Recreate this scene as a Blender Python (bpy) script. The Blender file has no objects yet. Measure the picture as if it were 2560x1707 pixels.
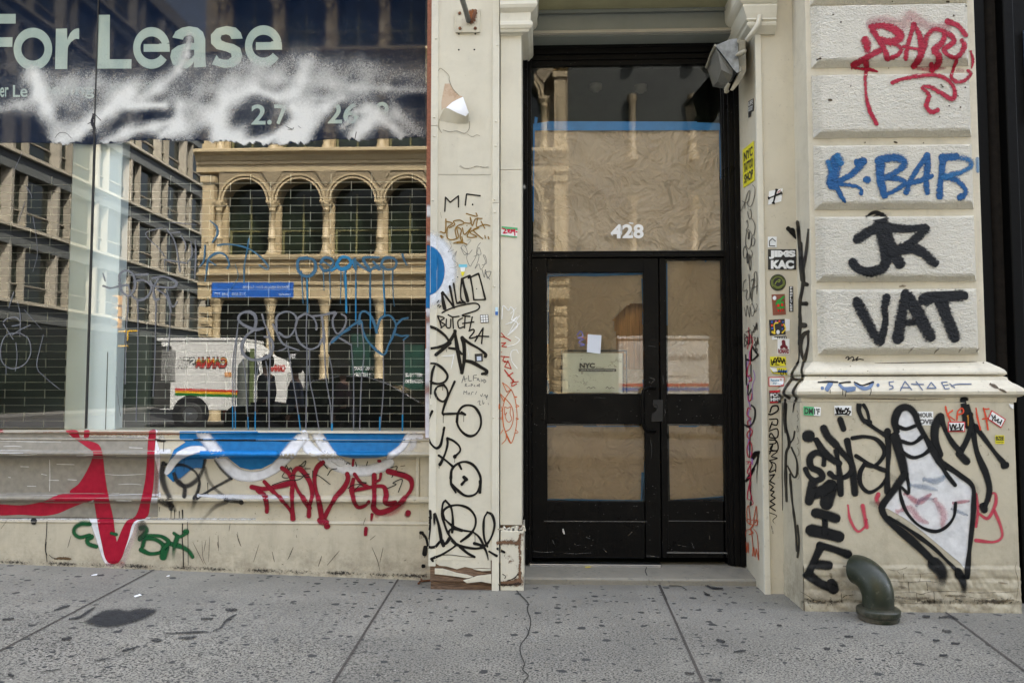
import bpy, bmesh, math, random
import numpy as np
from mathutils import Vector, Matrix
from mathutils.bvhtree import BVHTree
random.seed(7); np.random.seed(7)
R_ = math.radians
scn = bpy.context.scene
COL = scn.collection
# ------------------------------------------------------------------ camera, sky, sun, exposure
F_PX = 1991.0; CX = 1280.0; CY = 853.5          # lens in pixels of the 2560 px wide photograph
CAM_H = 1.277
cd = bpy.data.cameras.new('camera'); cam = bpy.data.objects.new('camera', cd); COL.objects.link(cam)
cd.sensor_width = 36; cd.lens = 36*F_PX/2560; cd.clip_end = 800; cd.clip_start = 0.05
CAMR = Matrix.Rotation(R_(2.05), 3, 'Z') @ Matrix.Rotation(R_(90+3.29), 3, 'X')
cam.matrix_world = Matrix.Translation((0, 0, CAM_H)) @ CAMR.to_4x4()
scn.camera = cam
SUN_EL = 50.0; SUN_AZ = 34.0                     # azimuth clockwise from +Y (sun stands behind this building)
w = bpy.data.worlds.new('World'); scn.world = w; w.use_nodes = True
wt = w.node_tree; sky = wt.nodes.new('ShaderNodeTexSky'); sky.sky_type = 'NISHITA'; sky.sun_disc = False
sky.sun_elevation = R_(SUN_EL); sky.sun_rotation = R_(SUN_AZ)
sky.air_density = 1.0; sky.dust_density = 4.0; sky.ozone_density = 0.6
wt.nodes['Background'].inputs['Strength'].default_value = 0.15
hs = wt.nodes.new('ShaderNodeHueSaturation'); hs.inputs['Saturation'].default_value = 0.5   # thin city haze
wt.links.new(sky.outputs[0], hs.inputs['Color']); wt.links.new(hs.outputs[0], wt.nodes['Background'].inputs['Color'])
sl = bpy.data.lights.new('sun', 'SUN'); sl.energy = 3.8; sl.angle = R_(0.5); sl.color = (1.0, 0.95, 0.86)
so = bpy.data.objects.new('sun', sl); COL.objects.link(so); so.location = (6, 30, 40)
ce = math.cos(R_(SUN_EL))
SV = Vector((math.sin(R_(SUN_AZ))*ce, math.cos(R_(SUN_AZ))*ce, math.sin(R_(SUN_EL))))
so.rotation_euler = SV.to_track_quat('Z', 'Y').to_euler()
vs = scn.view_settings; vs.view_transform = 'Standard'; vs.look = 'None'; vs.gamma = 1.0; vs.exposure = 2.88
vs.use_curve_mapping = False
scn.cycles.transparent_max_bounces = 48; scn.cycles.max_bounces = 8
scn.cycles.use_denoising = True

# ------------------------------------------------------------------ pixel -> place helpers
def ray(px, py):
    return CAMR @ Vector(((px-CX)/F_PX, -(py-CY)/F_PX, -1.0))
def at(px, py, D):
    d = ray(px, py); k = D/d.y
    return Vector((d.x*k, D, CAM_H+d.z*k))
def X(px, D, py=850): return at(px, py, D).x
def Z(py, D, px=1280): return at(px, py, D).z
GLASS_Y = 5.42
def opp(px, py, Dv):                              # a thing seen in the shop window: where it really stands
    p = at(px, py, Dv); return Vector((p.x, 2*GLASS_Y-p.y, p.z))
def onground(px, py, z=0.0):
    d = ray(px, py); k = (z-CAM_H)/d.z
    return Vector((d.x*k, d.y*k, z))
# crops used when reading off the painted marks: origin and magnification
CR = dict(L1=(0,0,3.647), L2=(500,0,3.647), L3=(0,350,3.647), L4=(500,350,3.647), L5=(0,700,3.647), L6=(500,700,3.647),
          L7=(0,1050,3.647), L8=(500,1050,3.647), M1=(1060,0,3.646), M2=(1060,400,3.646), M3=(1060,800,3.646),
          M4=(1040,1100,3.92), D1=(1240,0,3.5636), D2=(1290,420,3.5636), D3=(1290,780,3.5636), D4=(1240,1180,3.5636),
          R1=(1820,300,3.918), R2=(1840,560,5.225), R3=(1840,780,5.225), R4=(1820,1000,3.136), R5=(1960,0,3.733),
          R6=(1960,340,3.733), R7=(1960,680,3.733), R8=(1940,980,2.703), E1=(1830,420,4.13), E2=(1830,780,4.13),
          W1=(1750,60,7.8375), G1=(0,1380,2.735), G2=(800,1400,2.613), G3=(1700,1400,2.735), S=(0,0,1.0), O=(0,0,0.91875))
def c2s(cr, p):
    o = CR[cr]; return (o[0]+p[0]/o[2], o[1]+p[1]/o[2])

# ------------------------------------------------------------------ objects
def link(o):
    COL.objects.link(o); return o
def props(o, label=None, cat=None, group=None, kind=None):
    if label: o['label'] = label
    if cat: o['category'] = cat
    if group: o['group'] = group
    if kind: o['kind'] = kind
    return o
def thing(name, label, cat, loc=(0,0,0), group=None, kind='thing'):
    o = link(bpy.data.objects.new(name, None)); o.location = loc; o.empty_display_size = 0.1
    return props(o, label, cat, group, kind)
def put(o, parent):
    if parent is not None:
        o.parent = parent
        bpy.context.view_layer.update()
        o.matrix_parent_inverse = parent.matrix_world.inverted()
    return o
class MB:
    """collects boxes, loops and tubes in world coordinates, then links them as one mesh object"""
    def __init__(s): s.v = []; s.f = []; s.sm = []
    def add(s, vs, fs, smooth=False):
        n = len(s.v); s.v += [tuple(v) for v in vs]; s.f += [tuple(i+n for i in f) for f in fs]; s.sm += [smooth]*len(fs); return s
    def box(s, x0, x1, y0, y1, z0, z1):
        if x0 > x1: x0, x1 = x1, x0
        if y0 > y1: y0, y1 = y1, y0
        if z0 > z1: z0, z1 = z1, z0
        return s.add([(x0,y0,z0),(x1,y0,z0),(x1,y1,z0),(x0,y1,z0),(x0,y0,z1),(x1,y0,z1),(x1,y1,z1),(x0,y1,z1)],
              [(0,3,2,1),(4,5,6,7),(0,1,5,4),(1,2,6,5),(2,3,7,6),(3,0,4,7)])
    def pbox(s, px0, px1, py0, py1, D0, D1):
        pm = (py0+py1)/2; qm = (px0+px1)/2
        return s.box(X(px0,D0,pm), X(px1,D0,pm), D0, D1, Z(py1,D0,qm), Z(py0,D0,qm))
    def prism(s, prof, x0, x1):                   # profile of (y, z) pulled along x
        n = len(prof); vs = [(x0,y,z) for y,z in prof]+[(x1,y,z) for y,z in prof]
        fs = [(i, (i+1)%n, n+(i+1)%n, n+i) for i in range(n)]+[tuple(range(n-1,-1,-1)), tuple(range(n,2*n))]
        return s.add(vs, fs)
    def poly(s, pts, t):                          # outline pushed by vector t
        n = len(pts); t = Vector(t); vs = [Vector(p) for p in pts]+[Vector(p)+t for p in pts]
        fs = [(i, (i+1)%n, n+(i+1)%n, n+i) for i in range(n)]+[tuple(range(n-1,-1,-1)), tuple(range(n,2*n))]
        return s.add(vs, fs)
    def rings(s, rs, smooth=False, cap=True):
        n = len(rs[0]); vs = [p for r in rs for p in r]; fs = []
        for k in range(len(rs)-1):
            for i in range(n): fs.append((k*n+i, k*n+(i+1)%n, (k+1)*n+(i+1)%n, (k+1)*n+i))
        s.add(vs, fs, smooth)
        if cap:
            s.add(rs[0], [tuple(range(n-1,-1,-1))]); s.add(rs[-1], [tuple(range(n))])
        return s
    def squares(s, x0, x1, y0, y1, steps):        # stacked mouldings: steps of (z, spread)
        return s.rings([[(x0-e,y0-e,z),(x1+e,y0-e,z),(x1+e,y1,z),(x0-e,y1,z)] for z, e in steps])
    def tube(s, pts, r, n=12, cap=True):
        pts = [Vector(p) for p in pts]; rs = []; rr = r if isinstance(r, (list, tuple)) else [r]*len(pts)
        up = None
        for i, p in enumerate(pts):
            t = (pts[min(i+1,len(pts)-1)]-pts[max(i-1,0)]).normalized()
            if up is None:
                up = t.orthogonal().normalized()
            a = (up-t*up.dot(t)).normalized(); b = t.cross(a); up = a
            rs.append([p+(a*math.cos(2*math.pi*k/n)+b*math.sin(2*math.pi*k/n))*rr[i] for k in range(n)])
        return s.rings(rs, True, cap)
    def lathe(s, c, prof, n=24):                  # prof of (r, z) about the vertical through c
        return s.rings([[(c[0]+r*math.cos(2*math.pi*k/n), c[1]+r*math.sin(2*math.pi*k/n), c[2]+z) for k in range(n)] for r, z in prof], True)
    def grid(s, fn, nu, nv, smooth=True):
        vs = [fn(i/nu, j/nv) for j in range(nv+1) for i in range(nu+1)]
        fs = [(j*(nu+1)+i, j*(nu+1)+i+1, (j+1)*(nu+1)+i+1, (j+1)*(nu+1)+i) for j in range(nv) for i in range(nu)]
        return s.add(vs, fs, smooth)
    def build(s, name, mat, parent=None, bevel=0.0, label=None, recalc=True):
        me = bpy.data.meshes.new(name); me.from_pydata(s.v, [], s.f); me.materials.append(mat)
        me.polygons.foreach_set('use_smooth', s.sm)
        if recalc:
            bm = bmesh.new(); bm.from_mesh(me); bmesh.ops.recalc_face_normals(bm, faces=bm.faces); bm.to_mesh(me); bm.free()
        me.update()
        o = link(bpy.data.objects.new(name, me)); put(o, parent)
        if bevel:
            b = o.modifiers.new('bevel', 'BEVEL'); b.width = bevel; b.segments = 2; b.limit_method = 'ANGLE'; b.angle_limit = R_(40)
        if label: o['label'] = label
        return o

# ------------------------------------------------------------------ materials
class NT:
    def __init__(s, name):
        s.m = bpy.data.materials.new(name); s.m.use_nodes = True; s.t = s.m.node_tree; s.t.nodes.clear()
        s.out = s.t.nodes.new('ShaderNodeOutputMaterial'); s._co = None
    def n(s, typ, pr=None, **inp):
        nd = s.t.nodes.new('ShaderNode'+typ)
        for k, v in (pr or {}).items(): setattr(nd, k, v)
        for k, v in inp.items():
            k = k.replace('_', ' ') if not k.startswith('i') or not k[1:].isdigit() else int(k[1:])
            sk = nd.inputs[k]
            if isinstance(v, bpy.types.NodeSocket): s.t.links.new(v, sk)
            else: sk.default_value = v
        return nd
    def co(s, sx=1, sy=1, sz=1):
        if s._co is None: s._co = s.n('TexCoord').outputs['Object']
        if (sx, sy, sz) == (1,1,1): return s._co
        return s.n('Vector' 'Math', dict(operation='MULTIPLY'), i0=s._co, i1=(sx, sy, sz)).outputs[0]
    def noise(s, sc, det=3, ro=0.5, co=None, dist=0.0):
        return s.n('TexNoise', None, Vector=co or s.co(), Scale=sc, Detail=det, Roughness=ro, Distortion=dist).outputs[0]
    def voro(s, sc, feat='F1', co=None, rnd=1.0, out='Distance'):
        return s.n('TexVoronoi', dict(feature=feat), Vector=co or s.co(), Scale=sc, Randomness=rnd).outputs[out]
    def rng(s, v, a, b, c=0.0, d=1.0, smooth=False):
        nd = s.n('MapRange', dict(interpolation_type='SMOOTHSTEP' if smooth else 'LINEAR', clamp=True), Value=v)
        for i, q in zip((1,2,3,4), (a,b,c,d)): nd.inputs[i].default_value = q
        return nd.outputs[0]
    def math(s, op, a, b=0.5, clamp=False):
        nd = s.n('Math', dict(operation=op, use_clamp=clamp))
        for i, q in ((0,a),(1,b)):
            if isinstance(q, bpy.types.NodeSocket): s.t.links.new(q, nd.inputs[i])
            else: nd.inputs[i].default_value = q
        return nd.outputs[0]
    def mix(s, f, a, b, mode='MIX'):
        nd = s.n('Mix', dict(data_type='RGBA', blend_type=mode))
        for i, q in ((0,f),(6,a),(7,b)):
            if isinstance(q, bpy.types.NodeSocket): s.t.links.new(q, nd.inputs[i])
            else: nd.inputs[i].default_value = (*q, 1.0) if isinstance(q, tuple) and len(q) == 3 else q
        return nd.outputs[2]
    def bump(s, h, st=0.5, dist=0.01, nrm=None):
        nd = s.n('Bump', None, Height=h, Strength=st, Distance=dist)
        if nrm is not None: s.t.links.new(nrm, nd.inputs['Normal'])
        return nd.outputs[0]
    def bsdf(s, col, rough=0.5, metal=0.0, spec=0.5, nrm=None, **kw):
        nd = s.n('BsdfPrincipled')
        for k, q in (('Base Color', col), ('Roughness', rough), ('Metallic', metal), ('Specular IOR Level', spec)):
            if isinstance(q, bpy.types.NodeSocket): s.t.links.new(q, nd.inputs[k])
            else: nd.inputs[k].default_value = (*q, 1.0) if isinstance(q, tuple) and len(q) == 3 else q
        if nrm is not None: s.t.links.new(nrm, nd.inputs['Normal'])
        for k, q in kw.items(): nd.inputs[k.replace('_', ' ')].default_value = q
        return nd.outputs[0]
    def done(s, sh):
        s.t.links.new(sh, s.out.inputs['Surface']); return s.m
def srgb(r, g, b):
    f = lambda c: c/12.92 if c <= 0.04045 else ((c+0.055)/1.055)**2.4
    return (f(r/255), f(g/255), f(b/255))
def relief(t, kind):
    """the bump every surface of one kind shares, so that paint on it shows the same grain"""
    if kind == 'stucco':
        a = t.noise(1.0, 4, 0.65, t.co(70, 70, 125), 0.6)
        b = t.noise(1.0, 2, 0.5, t.co(26, 26, 48), 0.5)
        h = t.math('ADD', a, t.math('MULTIPLY', b, 0.7))
        return t.bump(h, 1.0, 0.026)
    if kind == 'plinth':
        a = t.noise(70, 5, 0.7); b = t.noise(9, 3, 0.6); h = t.math('ADD', t.math('MULTIPLY', a, 0.3), b)
        return t.bump(h, 0.5, 0.006)
    if kind == 'board':
        a = t.noise(1.0, 4, 0.6, t.co(3, 60, 130)); b = t.noise(60, 3, 0.6)
        return t.bump(t.math('ADD', a, t.math('MULTIPLY', b, 0.4)), 0.35, 0.002)
    if kind == 'ground':
        a = t.noise(170, 4, 0.75); b = t.noise(14, 3, 0.6)
        return t.bump(t.math('ADD', a, b), 0.4, 0.003)
    a = t.noise(90, 3, 0.6); b = t.noise(6, 2, 0.5)
    return t.bump(t.math('ADD', t.math('MULTIPLY', a, 0.25), b), 0.25, 0.003)
def wall_mat(name, col, kind='flat', rough=0.5, dirt=(0.16,0.13,0.09), amt=0.35, spot=1.0, low=0.0, speck=0.62):
    t = NT(name)
    c = t.mix(t.rng(t.noise(1.3, 4, 0.6), 0.3, 0.7), tuple(q*0.90 for q in col), tuple(min(1,q*1.06) for q in col))
    st = t.rng(t.noise(1.0, 5, 0.65, t.co(9, 9, 1.6)), 0.52, 0.8)          # rain streaks
    c = t.mix(t.math('MULTIPLY', st, amt*0.55), c, dirt)
    sp = t.rng(t.noise(38, 4, 0.7), speck, speck+0.08)
    msk = t.rng(t.noise(3.1, 3, 0.6), 0.42, 0.66)
    c = t.mix(t.math('MULTIPLY', t.math('MULTIPLY', sp, msk), amt*spot*1.3, True), c, tuple(q*0.7 for q in dirt))
    gr = t.rng(t.noise(6.5, 5, 0.75), 0.5, 0.85)
    c = t.mix(t.math('MULTIPLY', gr, amt*0.5), c, dirt)
    gm_ = t.rng(t.noise(2.4, 6, 0.75, dist=0.6), 0.52, 0.72)
    c = t.mix(t.math('MULTIPLY', gm_, amt*0.6), c, tuple(0.35*q+0.65*p for q, p in zip(col, dirt)))
    if low:
        z = t.n('SeparateXYZ', None, Vector=t.co()).outputs[2]
        lo = t.math('MULTIPLY', t.rng(z, low, 0.0), t.rng(t.noise(11, 5, 0.75), 0.38, 0.66))
        c = t.mix(t.math('MULTIPLY', lo, 0.75), c, tuple(q*0.8 for q in dirt))
    return t.done(t.bsdf(c, t.rng(t.noise(20, 3), 0, 1, rough-0.08, rough+0.12), nrm=relief(t, kind)))
def plain(name, col, rough=0.5, metal=0.0, spec=0.5, var=0.12, sc=8.0, bump=0.15, bsc=60, **kw):
    t = NT(name)
    c = t.mix(t.rng(t.noise(sc, 4, 0.65), 0.3, 0.7), tuple(q*(1-var) for q in col), tuple(min(1, q*(1+var)) for q in col))
    return t.done(t.bsdf(c, rough, metal, spec, t.bump(t.noise(bsc, 3), bump, 0.002), **kw))
_pm = {}
def paint_mat(col, soft=0.3, kind='flat', rough=0.42, grain=0.25, gsc=420, thin=1.0, spec=0.22):
    key = (col, soft, kind, rough, grain, gsc, thin)
    if key in _pm: return _pm[key]
    t = NT('paint_%02d' % len(_pm))
    cov = t.n('Attribute', dict(attribute_name='cov')).outputs['Fac']
    g = t.math('SUBTRACT', t.noise(gsc, 2, 0.8), 0.5)
    cv = t.math('ADD', cov, t.math('MULTIPLY', g, grain*2))
    if kind == 'stucco':                                                  # spray skips the hollows
        a = t.noise(1.0, 4, 0.65, t.co(70, 70, 125), 0.6)
        cv = t.math('ADD', cv, t.math('MULTIPLY', t.math('SUBTRACT', a, 0.52), 1.5))
    al = t.math('MULTIPLY', t.rng(cv, 0.22, 0.22+max(0.08, soft), smooth=True), thin)
    c = t.mix(t.rng(t.noise(25, 3), 0.3, 0.7), tuple(q*0.88 for q in col), tuple(min(1, q*1.12+0.004) for q in col))
    sh = t.bsdf(c, rough, 0, spec, relief(t, kind))
    mx = t.n('MixShader'); t.t.links.new(al, mx.inputs[0])
    t.t.links.new(t.n('BsdfTransparent').outputs[0], mx.inputs[1]); t.t.links.new(sh, mx.inputs[2])
    _pm[key] = t.done(mx.outputs[0]); return _pm[key]

# ------------------------------------------------------------------ marks laid on surfaces
class Surf:
    """the real surface that a mark lies on; marks read off as pixels are carried onto it"""
    def __init__(s, objs):
        V = []; F = []; bpy.context.view_layer.update()
        for o in objs:
            n = len(V); mw = o.matrix_world
            V += [mw @ v.co for v in o.data.vertices]; F += [tuple(i+n for i in p.vertices) for p in o.data.polygons]
        s.t = BVHTree.FromPolygons(V, F)
    def hit(s, px, py, off=0.0):
        d = ray(px, py).normalized()
        h = s.t.ray_cast(Vector((0,0,CAM_H)), d, 60)
        if h[0] is None: return None
        n = h[1] if h[1].dot(d) < 0 else -h[1]
        return h[0]+n*off
class Flat(Surf):
    def __init__(s, D): s.D = D
    def hit(s, px, py, off=0.0): return at(px, py, s.D-off)
class Ground(Surf):
    def __init__(s, fn): s.fn = fn
    def hit(s, px, py, off=0.0):
        p = onground(px, py)
        for _ in range(3): p = onground(px, py, s.fn(p.x, p.y))
        return p+Vector((0,0,off))
def spline(pts, step):
    if len(pts) < 3:
        P = [np.array(p, float) for p in pts]
        n = max(2, int(np.linalg.norm(P[1]-P[0])/step)+1)
        return [P[0]+(P[1]-P[0])*i/n for i in range(n+1)]
    P = [np.array(p, float) for p in pts]; P = [2*P[0]-P[1]]+P+[2*P[-1]-P[-2]]; out = []
    for i in range(1, len(P)-2):
        n = max(2, int(np.linalg.norm(P[i+1]-P[i])/step)+1)
        for k in range(n):
            u = k/n; a, b, c, d = P[i-1:i+3]
            out.append(0.5*((2*b)+(-a+c)*u+(2*a-5*b+4*c-d)*u*u+(-a+3*b-3*c+d)*u**3))
    out.append(P[-2]); return out
_off = [0.0]; wmul = {}
def strokes(name, cr, surf, mat, lst, parent=None, label=None, base=0.0022, straight=False, jump=0.06, taper=None, step=None, obj=True):
    """lst: (width, [points]) or (width, [points], opts) in crop pixels, painted as soft edged ribbons"""
    k = CR[cr][2]; V = []; Fc = []; C = []
    for item in lst:
        wd, pts = item[0], item[1]; op = item[2] if len(item) > 2 else ''
        w = wd/k/2.0*(wmul.get(mat.name, 1.0))
        pp = [c2s(cr, p[:2]) for p in pts]
        if len(pts[0]) > 2: ws = [p[2] for p in pts]
        else: ws = None
        if len(pp) == 1: pp = [(pp[0][0]-w*0.02, pp[0][1]), (pp[0][0]+w*0.02, pp[0][1])]
        stp = step or max(1.6, min(5.0, w*0.7))
        if straight or 's' in op:
            q = []
            for a, b in zip(pp[:-1], pp[1:]): q += spline([a, b], stp)[:-1]
            q.append(np.array(pp[-1], float))
        else: q = spline(pp, stp)
        n = len(q)
        # round caps: extend both ends and narrow
        t0 = q[1]-q[0]; t0 = t0/(np.linalg.norm(t0)+1e-9); t1 = q[-1]-q[-2]; t1 = t1/(np.linalg.norm(t1)+1e-9)
        ph = random.uniform(0, 6.28); spr = wd >= 13 and 'm' not in op
        W = [w*(1+(0.15*math.sin(ph+i*stp/(w*3.1+4))+0.07*math.sin(ph*2+i*stp/(w*1.3+3)) if spr else 0.0)) for i in range(n)]
        if 'd' in op:                                                     # drip: thins out downward
            W = [w*(1-0.5*i/(n-1)) for i in range(n)]
        if 't' in op: W = [w*(0.25+0.75*math.sin(math.pi*min(1, max(0, (i+0.5)/n)))**0.6) for i in range(n)]
        if 'e' in op: W = [w*(1-0.75*i/(n-1)) for i in range(n)]
        cc = [1.0-(0.24*(0.5+0.5*math.sin(ph*3+i*stp/(w*4+9))) if spr else 0.0) for i in range(n)]
        if 'f' in op: cc = [1-0.75*i/(n-1) for i in range(n)]
        pre = [(q[0]-t0*w*a, w*math.sqrt(max(0, 1-a*a))) for a in (1.0, 0.85, 0.5)]
        post = [(q[-1]+t1*W[-1]*a, W[-1]*math.sqrt(max(0, 1-a*a))) for a in (0.5, 0.85, 1.0)]
        Q = [a for a, _ in pre]+list(q)+[a for a, _ in post]
        WW = [b for _, b in pre]+W+[b for _, b in post]
        CC = [cc[0]]*3+cc+[cc[-1]]*3
        _off[0] = (_off[0]+0.00013) % 0.0016
        o0 = base+_off[0]; N = len(Q); prev = None
        if spr: us = (-1.75, -1.3, -0.98, -0.7, -0.35, 0, 0.35, 0.7, 0.98, 1.3, 1.75); cu = (0, 0.13, 0.25, 0.62, 0.95, 1, 0.95, 0.62, 0.25, 0.13, 0); ext = 1.17
        else: us = (-1, -0.78, -0.4, 0, 0.4, 0.78, 1); cu = (0, 0.45, 0.9, 1, 0.9, 0.45, 0); ext = 1.30
        tp = None
        for i in range(N):
            a = Q[max(0, i-1)]; b = Q[min(N-1, i+1)]; t = b-a; ln = np.linalg.norm(t)
            if ln < 1e-6: t = tp if tp is not None else t0
            else: t = t/ln
            tp = t
            nrm = np.array((-t[1], t[0])); row = []
            endk = 0.0 if i in (0, N-1) else 1.0
            for u, c in zip(us, cu):
                p = Q[i]+nrm*u*max(WW[i], 0.02)*ext
                h = surf.hit(p[0], p[1], o0+0.0009*i/N)
                if h is None: row.append(None)
                else:
                    row.append(len(V)); V.append(h); C.append(c*endk*CC[i])
            if prev:
                for j in range(len(us)-1):
                    ids = (prev[j], prev[j+1], row[j+1], row[j])
                    if None in ids: continue
                    e = max((V[ids[m]]-V[ids[(m+1) % 4]]).length for m in range(4))
                    if e > jump: continue
                    Fc.append(ids)
            prev = row
    if not Fc: return None
    return mesh_cov(name, V, Fc, C, mat, parent, label)
def mesh_cov(name, V, F, C, mat, parent, label=None):
    me = bpy.data.meshes.new(name); me.from_pydata([tuple(v) for v in V], [], F); me.materials.append(mat)
    at_ = me.attributes.new('cov', 'FLOAT', 'POINT'); at_.data.foreach_set('value', [float(c) for c in C])
    me.polygons.foreach_set('use_smooth', [True]*len(F)); me.update()
    o = link(bpy.data.objects.new(name, me)); put(o, parent)
    if label: o['label'] = label
    return o
def segdist(Xg, Yg, a, b):
    ax, ay = a; bx, by = b; dx, dy = bx-ax, by-ay; L = dx*dx+dy*dy+1e-9
    u = np.clip(((Xg-ax)*dx+(Yg-ay)*dy)/L, 0, 1)
    return np.hypot(Xg-ax-u*dx, Yg-ay-u*dy)
def inside(Xg, Yg, P):
    r = np.zeros(Xg.shape, bool); n = len(P)
    for i in range(n):
        x0, y0 = P[i]; x1, y1 = P[(i+1) % n]
        c = ((y0 > Yg) != (y1 > Yg)) & (Xg < (x1-x0)*(Yg-y0)/(y1-y0+1e-12)+x0); r ^= c
    return r
def field(name, cr, surf, mat, fn, box, step, parent=None, label=None, base=0.0015, jump=0.06):
    """a soft patch of paint: fn(Xg, Yg) in crop pixels gives its cover"""
    k = CR[cr][2]
    xs = np.arange(box[0], box[2]+step, step); ys = np.arange(box[1], box[3]+step, step)
    Xg, Yg = np.meshgrid(xs, ys); cv = np.clip(fn(Xg, Yg), 0, 1)
    need = cv > 0.01; nd = need.copy()
    nd[1:] |= need[:-1]; nd[:-1] |= need[1:]; n2 = nd.copy(); n2[:, 1:] |= nd[:, :-1]; n2[:, :-1] |= nd[:, 1:]
    _off[0] = (_off[0]+0.00013) % 0.0016
    idx = -np.ones(cv.shape, int); V = []; C = []
    for j in range(cv.shape[0]):
        for i in range(cv.shape[1]):
            if not n2[j, i]: continue
            s_ = c2s(cr, (Xg[j, i], Yg[j, i])); h = surf.hit(s_[0], s_[1], base+_off[0])
            if h is None: continue
            idx[j, i] = len(V); V.append(h); C.append(cv[j, i])
    F = []
    for j in range(cv.shape[0]-1):
        for i in range(cv.shape[1]-1):
            ids = (idx[j, i], idx[j, i+1], idx[j+1, i+1], idx[j+1, i])
            if min(ids) < 0: continue
            if max((V[ids[m]]-V[ids[(m+1) % 4]]).length for m in range(4)) > jump: continue
            F.append(tuple(int(q) for q in ids))
    if not F: return None
    return mesh_cov(name, V, F, C, mat, parent, label)
def polycov(P, soft):
    P = [tuple(p) for p in P]
    def fn(Xg, Yg):
        ins = inside(Xg, Yg, P); d = np.full(Xg.shape, 1e9)
        for i in range(len(P)): d = np.minimum(d, segdist(Xg, Yg, P[i], P[(i+1) % len(P)]))
        return np.clip(0.5+np.where(ins, d, -d)/soft, 0, 1)
    return fn
def smoothpoly(P, step=14): return [tuple(q) for q in spline(list(P)+[P[0]], step)]
_txt = {}
def text_mesh(s, bold=0.0, spacing=1.0):
    key = (s, bold, spacing)
    if key in _txt: return _txt[key]
    cu = bpy.data.curves.new('lettering', 'FONT'); cu.body = s; cu.offset = bold; cu.resolution_u = 6; cu.space_character = spacing
    o = bpy.data.objects.new('lettering', cu); link(o)
    bpy.context.view_layer.update()
    me = bpy.data.meshes.new_from_object(o.evaluated_get(bpy.context.evaluated_depsgraph_get()))
    v = [tuple(q.co) for q in me.vertices]; f = [tuple(p.vertices) for p in me.polygons]
    bpy.data.objects.remove(o); bpy.data.curves.remove(cu); bpy.data.meshes.remove(me)
    xs = [q[0] for q in v]; ys = [q[1] for q in v]; x0, x1, y0, y1 = min(xs), max(xs), min(ys), max(ys)
    v = [((q[0]-x0)/(x1-x0), (q[1]-y0)/(y1-y0)) for q in v]
    _txt[key] = (v, f); return _txt[key]
def lettering(s, cr, quad, surf, mat, parent, off=0.003, bold=0.02, name='lettering', spacing=1.0):
    """quad: TL, TR, BR, BL in crop pixels"""
    v, f = text_mesh(s, bold, spacing); q = [np.array(c2s(cr, p)) for p in quad]; V = []
    for x, y in v:
        p = (q[3]*(1-x)+q[2]*x)*(1-y)+(q[0]*(1-x)+q[1]*x)*y
        h = surf.hit(p[0], p[1], off)
        if h is None: h = V[-1] if V else Vector((0,0,0))
        V.append(h)
    me = bpy.data.meshes.new(name); me.from_pydata([tuple(a) for a in V], [], f); me.materials.append(mat); me.update()
    o = link(bpy.data.objects.new(name, me)); return put(o, parent)
def rectq(x0, y0, x1, y1): return [(x0,y0),(x1,y0),(x1,y1),(x0,y1)]
def patch(name, cr, quad, surf, mat, parent=None, off=0.002, n=4, label=None, th=0.0006):
    """a thin sheet stuck on a surface; quad in crop pixels"""
    q = [np.array(c2s(cr, p)) for p in quad]; b = MB(); vs = []; N = n+1
    for lay in (off+th, off):
        for j in range(N):
            for i in range(N):
                x = i/n; y = j/n; p = (q[0]*(1-x)+q[1]*x)*(1-y)+(q[3]*(1-x)+q[2]*x)*y
                vs.append(surf.hit(p[0], p[1], lay) or Vector((0,0,0)))
    fs = [(j*N+i, j*N+i+1, (j+1)*N+i+1, (j+1)*N+i) for j in range(n) for i in range(n)]
    K = N*N; rim = [(i) for i in range(n)]+[j*N+n for j in range(n)]+[n*N+i for i in range(n, 0, -1)]+[j*N for j in range(n, 0, -1)]
    fs += [(rim[i], rim[(i+1) % len(rim)], rim[(i+1) % len(rim)]+K, rim[i]+K) for i in range(len(rim))]
    b.add(vs, fs); o = b.build(name, mat, parent, label=label, recalc=False); return o
# ------------------------------------------------------------------ shared materials
CREAM = (0.62, 0.585, 0.47)
m_cream = wall_mat('cream_paint', (0.60, 0.57, 0.465), amt=0.22, speck=0.64)
m_trim = wall_mat('cream_trim_paint', (0.63, 0.605, 0.505), amt=0.3)
m_jamb = wall_mat('jamb_paint', (0.56, 0.52, 0.41), amt=0.28)
m_shaft = wall_mat('pier_paint', (0.565, 0.525, 0.42), amt=0.5)
m_block = wall_mat('stucco_block', (0.80, 0.765, 0.655), 'stucco', rough=0.55, amt=0.12, dirt=(0.3,0.25,0.17))
m_plinth = wall_mat('plinth_paint', (0.47, 0.43, 0.325), 'plinth', amt=0.6, low=0.42)
m_board = wall_mat('bulkhead_paint', (0.52, 0.475, 0.365), 'board', amt=0.6, low=0.3)
m_soffit = plain('soffit_paint', (0.33, 0.31, 0.18), 0.6, var=0.1)
m_fascia = plain('grey_fascia_paint', (0.19, 0.205, 0.185), 0.5, var=0.06)
m_fasciab = plain('pale_fascia_paint', (0.38, 0.36, 0.31), 0.5, var=0.06)
def black_gloss():
    t = NT('black_gloss_paint')
    a = t.noise(55, 4, 0.7); b = t.noise(9, 3, 0.5)
    sp = t.rng(t.voro(42), 0.10, 0.06); ms = t.rng(t.noise(3.3, 3), 0.52, 0.60)
    c = t.mix(t.math('MULTIPLY', sp, ms), t.mix(b, (0.002,0.0022,0.0025), (0.006,0.0055,0.005)), (0.30,0.29,0.27))
    return t.done(t.bsdf(c, t.rng(t.noise(6,4), 0.3, 0.7, 0.22, 0.5), 0, 0.10, t.bump(t.math('ADD', a, b), 0.4, 0.003)))
m_black = black_gloss()
m_dark = plain('black_matt', (0.012,0.012,0.013), 0.6)
m_chrome = plain('worn_aluminium', (0.55,0.56,0.58), 0.3, 1.0, bump=0.3)
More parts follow.
